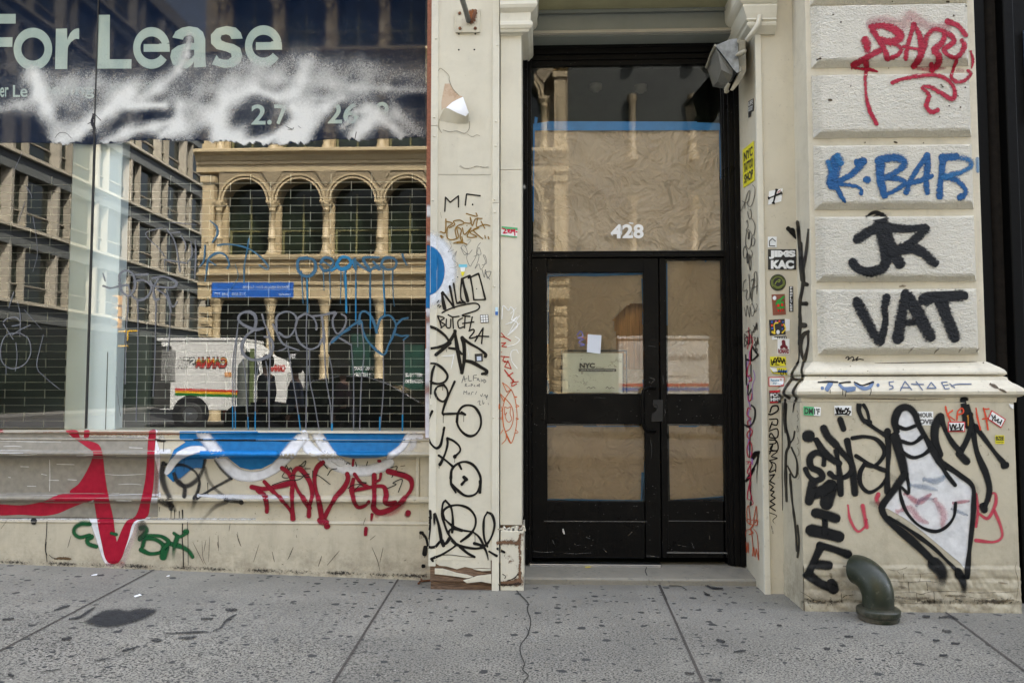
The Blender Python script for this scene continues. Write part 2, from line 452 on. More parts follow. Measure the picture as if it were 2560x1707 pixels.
m_rust = plain('rusty_iron', (0.16,0.07,0.035), 0.85, 0.2, var=0.5, sc=40, bump=0.8)
m_white = plain('white_paper', (0.78,0.79,0.80), 0.6, var=0.02, bump=0.05)
m_ink = plain('black_ink', (0.012,0.012,0.014), 0.45, var=0.1)
def wood_mat(name, col, sc=(4,4,60)):
    t = NT(name); g = t.noise(1.0, 5, 0.65, t.co(90, 20, 3), 0.8)
    c = t.mix(t.rng(g, 0.3, 0.7), tuple(q*0.45 for q in col), col)
    return t.done(t.bsdf(c, 0.85, nrm=t.bump(g, 0.9, 0.006)))
m_wood = wood_mat('bare_wood', (0.30, 0.19, 0.12))
def wood_h():
    t = NT('rotten_wood'); g = t.noise(1.0, 5, 0.7, t.co(6, 30, 110), 1.2)
    c = t.mix(t.rng(g, 0.35, 0.65), (0.05,0.028,0.018), (0.30,0.19,0.12))
    return t.done(t.bsdf(c, 0.9, nrm=t.bump(g, 1.0, 0.01)))
m_rot = wood_h()
def peel_mat():
    t = NT('peeling_paint'); n = t.noise(9, 5, 0.7); f = t.rng(n, 0.56, 0.585); g = t.noise(1.0, 4, 0.6, t.co(120, 20, 6))
    wood = t.mix(g, (0.10,0.055,0.035), (0.36,0.25,0.17))
    edge = t.rng(n, 0.52, 0.56)
    c = t.mix(f, t.mix(t.math('MULTIPLY', edge, 0.35), (0.60,0.57,0.47), (0.30,0.25,0.18)), wood)
    return t.done(t.bsdf(c, 0.6, nrm=t.bump(t.math('SUBTRACT', t.math('MULTIPLY', g, 0.4), f), 0.8, 0.004)))
m_peel = peel_mat()

# ------------------------------------------------------------------ ground
X_P = X(1067, 5.2, 1400)
def gz(x, y):
    s = max(0.0, X_P+0.1-x); z = s*0.030 if y > -1.4 else 0.0
    return z
def ground_mat():
    t = NT('sidewalk_concrete')
    ag = t.noise(92, 3, 0.7); ag2 = t.noise(60, 2, 0.7)
    base = t.mix(t.rng(t.noise(0.9, 4, 0.6), 0.32, 0.68), (0.185,0.176,0.150), (0.295,0.280,0.238))
    y = t.n('SeparateXYZ', None, Vector=t.co()).outputs[1]
    worn = t.math('MULTIPLY', t.rng(y, 5.2, 3.9), t.rng(t.noise(1.7, 4, 0.7), 0.2, 0.5))
    pit = t.rng(ag, 0.505, 0.55)
    c = t.mix(t.math('MULTIPLY', pit, t.math('ADD', t.math('MULTIPLY', worn, 0.80), 0.20)), base, (0.022,0.022,0.020))
    hi = t.rng(ag2, 0.62, 0.70)
    c = t.mix(t.math('MULTIPLY', hi, t.math('ADD', t.math('MULTIPLY', worn, 0.6), 0.1)), c, (0.55,0.52,0.46))
    xx = t.n('SeparateXYZ', None, Vector=t.co()).outputs[0]
    sl_ = t.math('FLOOR', t.math('DIVIDE', t.math('SUBTRACT', xx, onground(996,1447).x), 1.55))
    wn = t.n('TexWhiteNoise', dict(noise_dimensions='1D'), W=sl_).outputs['Value']
    c = t.mix(t.math('MULTIPLY', wn, 0.28), c, (0.075,0.072,0.062))
    # dark pressed-in spots
    wp = t.n('VectorMath', dict(operation='ADD'), i0=t.co(), i1=t.n('VectorMath', dict(operation='SCALE'), i0=t.n('TexNoise', None, Vector=t.co(), Scale=24.0, Detail=3.0).outputs[1], Scale=0.035).outputs[0]).outputs[0]
    for sc, r0, r1, dens in ((8.5, 0.15, 0.13, 0.50), (17, 0.17, 0.13, 0.55)):
        v = t.n('TexVoronoi', dict(feature='F1', voronoi_dimensions='2D'), Vector=wp, Scale=sc)
        rnd = t.n('SeparateColor', None, Color=v.outputs['Color']).outputs[0]
        sz = t.math('MULTIPLY', rnd, 1.0)
        rad = t.rng(rnd, dens, 1.0, 0.0, r0+0.05)
        f = t.rng(t.math('SUBTRACT', v.outputs['Distance'], rad), 0.0, -0.018)
        c = t.mix(t.math('MULTIPLY', f, 0.95), c, (0.022,0.0235,0.025))
    dk = t.rng(t.noise(0.55, 3, 0.6, t.co(1, 2.2, 1)), 0.45, 0.75)
    c = t.mix(t.math('MULTIPLY', dk, 0.45), c, (0.11,0.108,0.10))
    return t.done(t.bsdf(c, 0.72, nrm=relief(t, 'ground')))
m_ground = ground_mat()
m_joint = plain('dark_joint', (0.06,0.052,0.045), 0.9, var=0.3, sc=30, bump=0.6)
b = MB()
xs = sorted(set([-40, -30, -20, -12, -8, -6, -5, -4, -3, -2.5, -2, -1.5, -1, X_P+0.1, 0, 1, 2, 3, 4, 6, 10, 20, 40]))
ys = [-1.5, -1.39, 0, 1, 2, 3, 4, 5, 5.2, 5.6, 5.9]
b.add([(x, y, gz(x, y) if y > -1.4 else 0.0) for y in ys for x in xs],
      [(j*len(xs)+i, j*len(xs)+i+1, (j+1)*len(xs)+i+1, (j+1)*len(xs)+i) for j in range(len(ys)-1) for i in range(len(xs)-1)])
b.add([(-40,-1.5,0),(40,-1.5,0),(40,-1.5,-0.16),(-40,-1.5,-0.16)], [(0,1,2,3)])
sidewalk = props(b.build('sidewalk', m_ground), kind='structure')
G = Ground(gz)
def jl(a, c, wd, cr='S'):
    """a groove along the ground between two read-off points"""
    a = G.hit(*c2s(cr, a)); c = G.hit(*c2s(cr, c)); d = (c-a); d.z = 0; d.normalize(); n = Vector((-d.y, d.x, 0))*wd/2
    a = a-d*0.0; c = c+d*3.0; N = 14; V = []
    for i in range(N+1):
        p = a+(c-a)*i/N
        for s_ in (-1, 1):
            q = p+n*s_; q.z = gz(q.x, q.y)+0.003; V.append(q)
    b = MB(); b.add(V, [(2*i, 2*i+1, 2*i+3, 2*i+2) for i in range(N)]); return b
for a, c in (((395,1419),(60,1595)), ((996,1447),(833,1707)), ((1638,1442),(1758,1707)), ((2356,1524),(2560,1676))):
    put(props(jl(a, c, 0.013).build('slab_joint', m_joint)), sidewalk)
# crack
m_stain = paint_mat((0.03,0.031,0.033), 0.75, 'ground', 0.85, 0.75, 110, thin=0.85)
m_stain2 = paint_mat((0.05,0.048,0.044), 0.3, 'ground', 0.9, 0.3, 200)
strokes('crack', 'G2', G, m_stain2, [(7, [(1275,185),(1300,220),(1345,265),(1360,290),(1355,330),(1375,390),(1372,440),(1352,500),(1310,560),(1312,620),(1335,680),(1325,720),(1360,760),(1330,802),(1340,860)]),
    (4, [(1345,440),(1365,480),(1340,520)]), (5, [(1385,10),(1450,60)])], sidewalk, base=0.004)
strokes('crack', 'D4', G, m_stain2, [(9, [(1425,935),(1470,1030),(1520,1140)]), (5,[(1545,1015),(1640,1020),(1700,1055)]), (10,[(1880,1010),(1930,1040),(2020,1040)]), (8,[(1850,1070),(1905,1105)])], sidewalk, base=0.004)
field('stain', 'G1', G, m_stain, polycov(smoothpoly([(570,480),(640,440),(700,405),(800,392),(880,402),(960,385),(1070,398),(1040,430),(960,470),(850,500),(740,518),(640,505)], 20), 30), (520,350,1110,560), 9, sidewalk, base=0.004)
strokes('stain', 'G1', G, m_stain, [(22, [(480,460),(540,450),(590,420),(650,380)],'t'), (16,[(1140,560),(1250,555),(1415,548)],'t'), (26,[(1230,590),(1290,592),(1340,582)],'t'),
    (20,[(1465,540),(1510,520),(1540,480),(1580,450),(1615,432)],'t'), (24,[(1550,395),(1610,398)]), (18,[(1380,458),(1450,458)]), (22,[(380,398),(430,380),(475,370)],'t'), (22,[(1045,605),(1095,607)]),
    (14,[(840,680),(930,655)]), (20,[(25,465),(90,458)]), (22,[(430,600),(480,592)]), (18,[(90,850),(60,845)]), (10,[(650,748),(740,733)],'t'), (8,[(290,822),(420,806)],'t')], sidewalk, base=0.004)
strokes('stain', 'G3', G, m_stain, [(20,[(1800,485),(1850,495)]), (18,[(1780,655),(1820,655)]), (16,[(1735,550),(1770,553)]), (20,[(1665,388),(1700,390)]), (20,[(255,550),(300,562)]), (20,[(40,775),(90,780)]), (22,[(210,820),(270,825)]),
    (18,[(375,630),(450,622)],'t'), (16,[(1860,572),(1910,574)]), (18,[(670,450),(690,452)]), (24,[(1780,395),(1850,390),(1900,410)],'t'), (14,[(1130,525),(1180,528)]), (16,[(170,235),(200,248)],'t'), (18,[(180,180),(230,192),(290,198)],'t'), (16,[(990,608),(1020,610)])], sidewalk, base=0.004)
field('paint_overspray', 'L7', G, paint_mat((0.6,0.62,0.65), 0.7, 'ground', 0.7, 0.5, 150), lambda x, y: 0.9*np.exp(-((x-1000)/110)**2-((y-1332)/17)**2), (860,1300,1150,1385), 5, sidewalk, base=0.004)
field('light_patch', 'G2', G, paint_mat((0.42,0.41,0.38), 0.9, 'ground', 0.7, 0.6, 120), lambda x, y: 0.55*np.exp(-((x-1860)/90)**2-((y-262)/14)**2)+0.6*np.exp(-((x-1380)/50)**2-((y-510)/25)**2), (1250,200,2050,580), 8, sidewalk, base=0.0035)

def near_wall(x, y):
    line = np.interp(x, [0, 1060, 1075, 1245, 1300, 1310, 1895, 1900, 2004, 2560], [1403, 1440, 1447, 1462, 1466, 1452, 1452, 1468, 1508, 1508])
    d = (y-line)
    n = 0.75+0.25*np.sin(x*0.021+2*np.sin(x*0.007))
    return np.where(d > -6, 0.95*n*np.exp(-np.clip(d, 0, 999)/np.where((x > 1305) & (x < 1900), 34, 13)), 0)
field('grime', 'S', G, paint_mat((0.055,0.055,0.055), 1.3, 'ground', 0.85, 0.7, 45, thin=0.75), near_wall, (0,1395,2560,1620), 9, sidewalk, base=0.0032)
for k, (cr, p, sz, rot_) in enumerate((('L7',(860,1418),0.016,0.3), ('G1',(645,160),0.018,0.1), ('G1',(940,303),0.022,1.0), ('G1',(1148,168),0.010,0.2), ('D4',(655,973),0.016,0.4), ('D4',(1665,940),0.012,0.1), ('D4',(1805,940),0.014,0.6), ('G3',(287,165),0.012,0.2), ('G3',(120,118),0.012,0.9))):
    c = G.hit(*c2s(cr, p)); a_ = Vector((math.cos(rot_), math.sin(rot_), 0))*sz; b_ = Vector((-math.sin(rot_), math.cos(rot_), 0))*sz*0.45; z_ = Vector((0,0,0.005))
    o_ = MB().poly([c-a_-b_+z_*0.6, c+a_-b_*0.8+z_, c+a_*0.9+b_+z_*2, c-a_*0.7+b_*1.1+z_], (0,0,0.0015)).build('paper_scrap', m_white)
    props(o_, ('tiny white paper scrap under the red V of the mural','tiny white scrap on the pavement near the grey bulkhead boards','thin white sliver on the pavement beyond the dark stain','smallest white crumb beside the first pavement joint','white scrap on the pavement in front of the wide door leaf','white crumb below the step near its crack','white crumb on the pavement before the narrow door leaf','bright white crumb near the jamb foot','white fleck between the step and the jamb')[k], 'litter', 'white paper scraps on the pavement', 'thing')
# road, far kerb and far pavement: only seen mirrored in the glass
m_road = plain('asphalt', (0.045,0.045,0.045), 0.85, var=0.2, sc=3, bump=0.5)
props(MB().add([(-90,-1.5,-0.15),(90,-1.5,-0.15),(90,-70,-0.15),(-90,-70,-0.15)], [(0,1,2,3)]).build('road', m_road), kind='structure')
m_pave = plain('far_pavement', (0.12,0.115,0.105), 0.8, var=0.1, sc=2)
props(MB().box(X(470,30), 40, -30, -16.0, -0.3, 0.0).build('far_pavement', m_pave), kind='structure')
props(MB().box(-26.0, -22.8, -60, -20.0, -0.3, 0.0).build('side_pavement', m_pave), kind='structure')

# ------------------------------------------------------------------ right pier
D_S = 4.82; D_PL = 4.70
x_sl = X(2022, D_S, 450); x_sr = X(2450, D_S, 450); YB = 6.2
pier = thing('stone_pier', 'cream pier of rough stucco blocks with a moulded base, covered in graffiti', 'pier', ((x_sl+x_sr)/2, D_PL, 0))
z_sb = Z(905, D_S, 2240)
b = MB(); b.box(x_sl, x_sr, D_S, YB, z_sb-0.02, 4.45)
pshaft = b.build('shaft', m_shaft, pier, bevel=0.004)
blocks = []
rows = [(-155,5), (8,163), (181.6,340.7), (359,521), (538,703), (720.7,886)]
for i, (p0, p1) in enumerate(rows):
    zt = Z(p0, D_S-0.035, 2240); zb = Z(p1, D_S-0.035, 2240)
    xl = X(2041, D_S-0.035, 500)-0.002; xr = X(2441, D_S-0.035, 500)
    b = MB(); ch = 0.035; yf = D_S-0.048; jz = lambda: random.uniform(-0.003, 0.003)
    # slightly uneven edge outline, chamfered all round
    def outline(inset, y):
        pts = []
        for k in range(13): pts.append((xl+inset+(xr-xl-2*inset)*k/12, y, zb+inset))
        for k in range(1, 6): pts.append((xr-inset, y, zb+inset+(zt-zb-2*inset)*k/6))
        for k in range(12, -1, -1): pts.append((xl+inset+(xr-xl-2*inset)*k/12, y, zt-inset*0.5))
        for k in range(5, 0, -1): pts.append((xl+inset, y, zb+inset+(zt-zb-2*inset)*k/6))
        return pts
    random.seed(40+i)
    r0 = outline(0, D_S+0.01); r1 = outline(0.001, D_S-0.004)
    r2 = [(x+jz(), y, z+jz()) for x, y, z in outline(0.030, yf+0.006)]
    r3 = [(x+jz(), y, z+jz()) for x, y, z in outline(0.042, yf)]
    b.rings([r0, r1, r2, r3])
    bl = b.build('block', m_block, pier); blocks.append(bl)
# mouldings: (pixel row, spread)
def zp(p): return Z(p, D_S-0.08, 2240)
mold = MB(); st = []
for p, e in ((903,0.0),(906,0.012),(912,0.030),(918,0.050),(924,0.066),(930,0.074),(935,0.075),(938,0.066),(940,0.060),(943,0.075),(950,0.079),(956,0.092),(962,0.112),(970,0.132),(978,0.142),(985,0.140),(990,0.125),(993,0.108),(1005,0.104)):
    st.append((zp(p), e))
st = [(z, e) for z, e in st][::-1]
mold.squares(x_sl, x_sr, D_S, YB, st)
pmold = mold.build('base_moulding', m_shaft, pier)
x_pl0 = X(2004, D_PL, 1200); x_pl1 = X(2541, D_PL, 1200); z_pt = Z(1006, D_PL, 2270)
b = MB()
# plinth: smooth above, rough brick courses below
def plinth_pt(u, v):
    x = x_pl0+(x_pl1-x_pl0)*u; z = z_pt*(1-v)+(-0.05)*v; return Vector((x, D_PL, z))
NU, NV = 110, 120; rngp = np.random.RandomState(3)
zbrick = 0.27
def nz(x, z):
    return (math.sin(x*37+math.sin(z*51)*1.7)+math.sin(z*83+x*23)+math.sin(x*131+z*97))/3
def brickd(x, z):
    if z > zbrick: return 0.0005*nz(x, z)
    c = int((z+0.02)/0.07); fz = ((z+0.02)/0.07) % 1; xo = x/0.205+(0.5 if c % 2 else 0); fx = xo % 1
    e = min(fz, 1-fz)*0.07; e2 = min(fx, 1-fx)*0.205; m = min(e, e2)
    d = 0.008*max(0, 1-m/0.010) if m < 0.010 else 0
    return -0.007+d+0.005*nz(x*1.3, z*1.1)*(1 if z < 0.2 else 0.5)
b.grid(lambda u, v: (lambda p: Vector((p.x, p.y+brickd(p.x, p.z), p.z)))(plinth_pt(u, v)), NU, NV)
b.grid(lambda u, v: Vector((x_pl0+brickd(u*1.5, z_pt*(1-v)-0.05*v)*0.4, YB*(1-u)+D_PL*u, z_pt*(1-v)-0.05*v)), 40, 60)
b.box(x_pl0+0.004, x_pl1, D_PL+0.03, YB, -0.05, z_pt)
b.add([(x_pl0,D_PL,z_pt),(x_pl1,D_PL,z_pt),(x_pl1,YB,z_pt),(x_pl0,YB,z_pt)], [(0,1,2,3)])
pplinth = b.build('plinth', m_plinth, pier, recalc=False)
S_PIER = Surf([pshaft, pmold, pplinth]+blocks)

# dark neighbouring shopfront beyond the pier
nb = thing('neighbour_shopfront', 'black painted shopfront right of the stucco pier', 'shopfront', (x_sr+0.4, 5.0, 0))
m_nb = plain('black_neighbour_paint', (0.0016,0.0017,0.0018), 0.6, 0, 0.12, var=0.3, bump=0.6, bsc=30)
m_nbr = plain('brown_neighbour_post', (0.012,0.010,0.008), 0.8, 0, 0.15, var=0.4, sc=20, bump=1.0, bsc=40)
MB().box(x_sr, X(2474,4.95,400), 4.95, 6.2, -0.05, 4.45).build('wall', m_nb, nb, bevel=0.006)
MB().lathe((X(2497,5.0,400), 5.04, 0), [(0.062,-0.05),(0.062,0.5),(0.075,0.52),(0.075,0.58),(0.062,0.6),(0.062,4.45)], 20).build('post', m_nbr, nb)
b = MB(); b.box(X(2520,4.9,400), X(2548,4.9,400), 4.9, 6.2, -0.05, 4.45); b.box(X(2548,4.96,400), 12, 4.98, 6.2, -0.05, 4.45)
nbp = b.build('panel', m_nb, nb, bevel=0.008)
b = MB(); b.box(X(2574,4.96,400), X(2640,4.96,400), 4.955, 4.99, Z(300,4.96,2560), Z(75,4.96,2560)); b.build('blue_panel', plain('blue_panel_paint', (0.10,0.16,0.28), 0.4), nb)

# ------------------------------------------------------------------ right door jamb
D_J = 5.06; D_F = 5.56
xj0 = X(1899, D_J, 700); xj1 = x_sl+0.05
jamb = thing('door_jamb', 'cream door jamb between the black door and the stucco pier, full of stickers', 'door jamb', (xj0+0.1, D_J, 0))
zcap = Z(83, D_J, 1900)
b = MB(); b.box(xj0, xj1, D_J+0.012, D_F+0.4, -0.05, 4.4)
jpanel = b.build('panel', m_jamb, jamb)
b = MB(); b.box(xj0-0.002, X(1913, D_J, 700), D_J, D_J+0.030, -0.02, zcap); jtrim = b.build('corner_trim', m_trim, jamb, bevel=0.003)
S_JAMB = Surf([jpanel, jtrim]); S_RIGHT = Surf([jpanel, jtrim, pshaft, pmold, pplinth]+blocks)
# capital over the jamb
def capital(x0, x1, y0, rowpx, pxm, side):
    st = [(Z(p, y0, pxm), e) for p, e in rowpx][::-1]; rs = []
    for z, e in st:
        xa = x0-(e if side < 0 else 0.0); xb = x1+(e if side > 0 else 0.0)
        rs.append([(xa, y0-e*0.6, z), (xb, y0-e*0.6, z), (xb, 5.7, z), (xa, 5.7, z)])
    return MB().rings(rs)
capital(xj0, X(1936,D_J,40), D_J-0.004, [(-190,0.17),(-60,0.15),(-20,0.13),(-8,0.128),(5,0.125),(12,0.115),(17,0.10),(20,0.085),(24,0.09),(40,0.075),(52,0.06),(56,0.07),(60,0.052),(64,0.062),(70,0.056),(76,0.035),(80,0.02),(86,0.0)], 1900, -1).build('capital', m_trim, jamb)
# a gas-pipe thick conduit that feeds the lamp
MB().tube([at(1900,40,5.0), at(1895,62,5.0), at(1880,84,5.02), at(1868,100,5.08)], 0.016).build('conduit', m_trim, jamb)
# ------------------------------------------------------------------ left pillar
D_P = 5.08
xp0 = X(1075, D_P, 700); xp1 = X(1248, D_P, 700)
pil = thing('shopfront_pillar', 'cream boarded pillar with rotten base and black cyclist graffiti, between window and door', 'pillar', ((xp0+xp1)/2, D_P, 0))
zrot = Z(1408, D_P, 1150)
b = MB(); b.box(xp0+0.004, xp1-0.004, D_P+0.008, 5.7, zrot+0.02, 4.4); ppanel = b.build('panel', m_cream, pil)
tw = 0.045
b = MB(); b.box(xp0, xp0+tw, D_P, D_P+0.03, Z(1415,D_P,1080), Z(315,D_P,1080)-0.0015); b.box(xp0, xp0+tw, D_P, D_P+0.03, Z(315,D_P,1080)+0.0015, 4.39)
ptl = b.build('trim_strip', m_trim, pil, bevel=0.002)
b = MB(); b.box(xp1-tw, xp1, D_P, D_P+0.03, -0.0, Z(508,D_P,1240)-0.0015); b.box(xp1-tw, xp1, D_P, D_P+0.03, Z(508,D_P,1240)+0.0015, 4.39)
ptr = b.build('trim_strip', m_trim, pil, bevel=0.002)
b = MB()
for cr, ps in (('M1', [(108,353),(93,1070),(92,1243),(670,415),(657,1110),(655,1330)]), ('M2', [(82,366),(642,360),(648,475),(640,1152)]), ('M3', [(62,772),(636,888)])):
    for p in ps:
        q = at(*c2s(cr, p), D_P); b.rings([[(q.x+r*math.cos(a), D_P-dy, q.z+r*math.sin(a)) for a in [k*math.pi/5 for k in range(10)]] for r, dy in ((0.007,-0.001),(0.0065,0.003),(0.003,0.005))], True)
put(props(b.build('rivets', m_trim), kind='stuff'), pil)
# rotten bottom: bare wood, curled paint flakes
b = MB(); pts = []
b.box(xp0+0.012, xp1-tw, D_P+0.03, 5.7, -0.02, zrot+0.02); b.box(xp0+0.01, xp1-tw-0.002, D_P+0.014, D_P+0.04, 0.055, zrot+0.03)
prot = b.build('rotten_base', m_rot, pil)
m_flake = wall_mat('flaking_paint', (0.58,0.55,0.45), amt=0.5)
def flake(cr, pts, D, th=0.004):
    P = [at(*c2s(cr, p), D) for p in pts]; return MB().poly(P, (0, th, 0))
f1 = flake('M4', [(180,1180),(300,1150),(420,1140),(560,1150),(700,1140),(732,1150),(732,1255),(640,1250),(560,1255),(480,1240),(400,1262),(300,1235),(230,1228),(185,1200)], D_P+0.009)
f1.build('paint_flake', m_flake, pil)
flake('M4', [(183,1256),(260,1258),(330,1278),(400,1300),(500,1318),(560,1338),(500,1350),(400,1335),(300,1322),(184,1310)], D_P+0.005, 0.008).build('paint_flake', m_flake, pil)
flake('M4', [(462,1374),(540,1352),(600,1330),(680,1322),(736,1314),(738,1402),(690,1394),(640,1384),(560,1392),(500,1399)], D_P-0.004, 0.012).build('paint_flake', m_flake, pil)
flake('M4', [(560,1262),(640,1258),(733,1262),(733,1276),(650,1282),(600,1272)], D_P+0.004).build('paint_flake', m_flake, pil)
# narrow pilaster beside the door
D_Q = 5.10
xq0 = xp1+0.006; xq1 = X(1304, D_Q, 700)
pila = thing('door_pilaster', 'narrow cream pilaster with peeling base and orange eye drawing, left of the door', 'pilaster', ((xq0+xq1)/2, D_Q, 0))
zq = Z(1312, D_Q, 1270)
b = MB(); b.box(xq0, xq1, D_Q, 5.56, zq, Z(425,D_Q,1270)-0.001); b.box(xq0, xq1, D_Q, 5.56, Z(425,D_Q,1270)+0.001, 4.4)
qshaft = b.build('shaft', m_cream, pila, bevel=0.003)
b = MB(); b.box(xq0+0.003, xq1+0.012, D_Q-0.012, 5.54, 0.0, zq-0.032)
N_ = 16; ed = []
random.seed(5)
qb = b.build('peeling_base', m_peel, pila, bevel=0.004)
b = MB(); b.box(xq0+0.004, xq1-0.004, D_Q+0.02, 5.5, zq-0.05, zq+0.01); b.build('wood_core', m_rot, pila)
b = MB()
for i in range(26):   # splintered lip on top of the base block
    x = random.uniform(xq0+0.004, xq1+0.012); h = random.uniform(0.004, 0.03)*(0.5+1.2*(x-xq0)/(xq1-xq0)); w_ = random.uniform(0.006, 0.016)
    y = random.choice([D_Q-0.010, D_Q-0.004, D_Q+0.004]); b.poly([(x-w_,y,zq-0.035),(x+w_,y,zq-0.035),(x+w_*0.7,y,zq-0.033+h*0.6),(x,y,zq-0.033+h),(x-w_*0.8,y,zq-0.033+h*0.4)], (random.uniform(-.003,.003), random.uniform(0.006,0.02), random.uniform(-.004,.008)))
b.build('splinters', m_peel, pila)
flake('M4', [(1022,1040),(1040,1060),(1050,1150),(1062,1240),(1068,1290),(1055,1330),(1036,1300),(1028,1200)], D_Q+0.03).build('paint_flake', m_flake, pila)
capital(xq0, xq1, D_Q-0.004, [(-190,0.15),(-30,0.12),(0,0.11),(9,0.10),(11,0.085),(14,0.10),(22,0.105),(30,0.095),(36,0.075),(38,0.068),(39,0.062),(60,0.06),(62,0.072),(70,0.075),(77,0.065),(79,0.055),(85,0.045),(87,0.012),(90,0.0)], 1270, 1).build('capital', m_trim, pila)
S_LEFT = Surf([ppanel, ptl, ptr, qshaft, qb, prot])
bw = paint_mat((0.15,0.085,0.05), 0.5, 'board', 0.9, 0.9, 60); bw2 = paint_mat((0.035,0.022,0.015), 0.5, 'board', 0.9, 0.9, 60)
strokes('bare_wood', 'M4', S_LEFT, bw, [(56,[(812,1004),(900,998),(985,1006)]), (26,[(1020,930),(1014,1040),(1022,1150),(1016,1280),(1020,1400)]), (40,[(840,1400),(930,1392),(1012,1370)])], pila)
strokes('dark_rot', 'M4', S_LEFT, bw2, [(22,[(815,1412),(900,1414),(1020,1405)]), (10,[(805,870),(870,850),(940,862)]), (12,[(1000,1310),(960,1350),(900,1372)]), (8,[(850,1310),(880,1330),(870,1350)])], pila, base=0.0035)

# ------------------------------------------------------------------ bulkhead under the shop window
xb0 = X(-420, 5.3, 1200); xb1 = xp0+0.004
bulk = thing('bulkhead_wall', 'cream wooden bulkhead under the shop window with blue, white and red graffiti', 'bulkhead', ((xb0+xb1)/2, 5.3, 0))
def zy(p, D): return Z(p, D, 600)
prof = [(5.60, zy(1071,5.44)), (5.335, zy(1079,5.335)), (5.330, zy(1082,5.33)), (5.345, zy(1084,5.345)), (5.345, zy(1096,5.345)), (5.325, zy(1099,5.325)), (5.335, zy(1101,5.335)),
        (5.312, zy(1128,5.312)), (5.284, zy(1131,5.284)), (5.272, zy(1135,5.272)), (5.280, zy(1139,5.28)), (5.335, zy(1141,5.335)), (5.365, zy(1146,5.365)),
        (5.365, zy(1236,5.365)), (5.320, zy(1240,5.32)), (5.294, zy(1246,5.294)), (5.294, zy(1252,5.294)), (5.318, zy(1255,5.318)), (5.340, zy(1257,5.34)),
        (5.338, zy(1300,5.338)), (5.322, zy(1303,5.322)), (5.312, zy(1307,5.312)), (5.318, zy(1311,5.318)), (5.318, -0.1), (5.60, -0.1)]
bface = MB().prism(prof, xb0, xb1).build('panelled_face', m_board, bulk)
b = MB(); b.box(X(1048,5.33,1200), xb1-0.001, 5.3345, 5.38, zy(1300,5.338), zy(1128,5.338)); b.box(X(1040,5.33,1200), X(1048,5.33,1200), 5.322, 5.36, zy(1250,5.338), zy(1136,5.338)); b.build('panel_stile', m_board, bulk, bevel=0.004)
S_BULK = Surf([bface])

# ------------------------------------------------------------------ shop window
win = thing('shop_window', 'large reflective shop window over the graffiti bulkhead', 'window', (-2.0, 5.42, 1.0))
m_rfr = NT('red_oxide_frame'); t = m_rfr
c = t.mix(t.rng(t.noise(60,4,.7), 0.4, 0.6), (0.20,0.065,0.032), (0.30,0.10,0.05)); m_rfr = t.done(t.bsdf(c, 0.6, nrm=t.bump(t.noise(90,3), 0.4, 0.002)))
zsill = zy(1072, 5.42)
b = MB(); b.box(xp0-0.030, xp0+0.003, 5.10, 5.47, zsill-0.04, 4.35)
wframe = b.build('frame', m_rfr, win)
b = MB(); b.box(X(234,GLASS_Y,450)-0.004, X(234,GLASS_Y,450)+0.004, 5.409, 5.43, zsill, 4.3); b.build('mullion', m_dark, win)
def glass_mat(name, refl, tint, wav=0.35, wsc=0.9, rr=0.0):
    t = NT(name); n = t.bump(t.noise(wsc, 2, 0.4), wav, 0.004)
    gl = t.n('BsdfGlossy', None, Color=(1,1,1,1), Roughness=rr); t.t.links.new(n, gl.inputs['Normal'])
    tr = t.n('BsdfTransparent', None, Color=(*tint,1)); mx = t.n('MixShader')
    fr = t.n('Fresnel', None, IOR=1.5); f = t.math('MULTIPLY', fr.outputs[0], refl/0.04, True)
    t.t.links.new(f, mx.inputs[0]); t.t.links.new(tr.outputs[0], mx.inputs[1]); t.t.links.new(gl.outputs[0], mx.inputs[2])
    return t.done(mx.outputs[0])
m_glass = glass_mat('window_glass', 0.10, (0.90,0.94,0.92), 0.09)
xm = X(234, GLASS_Y, 450)
for x0, x1 in ((xb0, xm-0.003), (xm+0.003, xp0-0.028)):
    MB().add([(x0,GLASS_Y,zsill),(x1,GLASS_Y,zsill),(x1,GLASS_Y,4.3),(x0,GLASS_Y,4.3)], [(0,1,2,3)]).build('glass_pane', m_glass, win)
# what stands behind the glass
b = MB(); b.box(xb0-0.5, xp0+0.1, 5.9+1.4, 7.4, -0.1, 4.4); b.box(xb0-0.5, xp0+0.1, 5.46, 7.3, -0.1, 0.6); b.box(xb0-0.5, xp0+0.1, 5.46, 7.3, 4.31, 4.4); b.box(xb0-0.6, xb0-0.5, 5.46, 7.3, -0.1, 4.4); b.box(xp0+0.05, xp0+0.1, 5.46, 7.3, 0, 4.31)
props(b.build('shop_interior_wall', plain('interior_black', (0.005,0.006,0.0055), 0.8, var=0.3, sc=2)), 'dim black shop interior behind the window', 'room', kind='structure')
m_col = plain('white_column_paint', (0.84,0.90,0.93), 0.7, var=0.04, sc=3)
iw = thing('interior_column', 'pale blue-white square column standing just behind the shop window', 'column', (X(230,5.5), 5.5, 0))
b = MB(); b.box(X(172,5.46,700), X(297,5.46,700), 5.46, 5.565, 0.6, 4.0); b.build('shaft', m_col, iw, bevel=0.004)
b = MB(); b.box(X(268,5.455,900)-0.002, X(268,5.455,900)+0.002, 5.457, 5.47, 0.6, Z(880,5.455,268)); b.build('seam', m_ink, iw)
props(MB().box(X(300,5.8,900), X(372,5.8,900), 5.80, 5.84, 0.6, Z(830,5.8,330)).build('display_board', plain('grey_green_board', (0.10,0.115,0.09), 0.7)), 'dark grey-green board leaning behind the window beside the pale column', 'board')
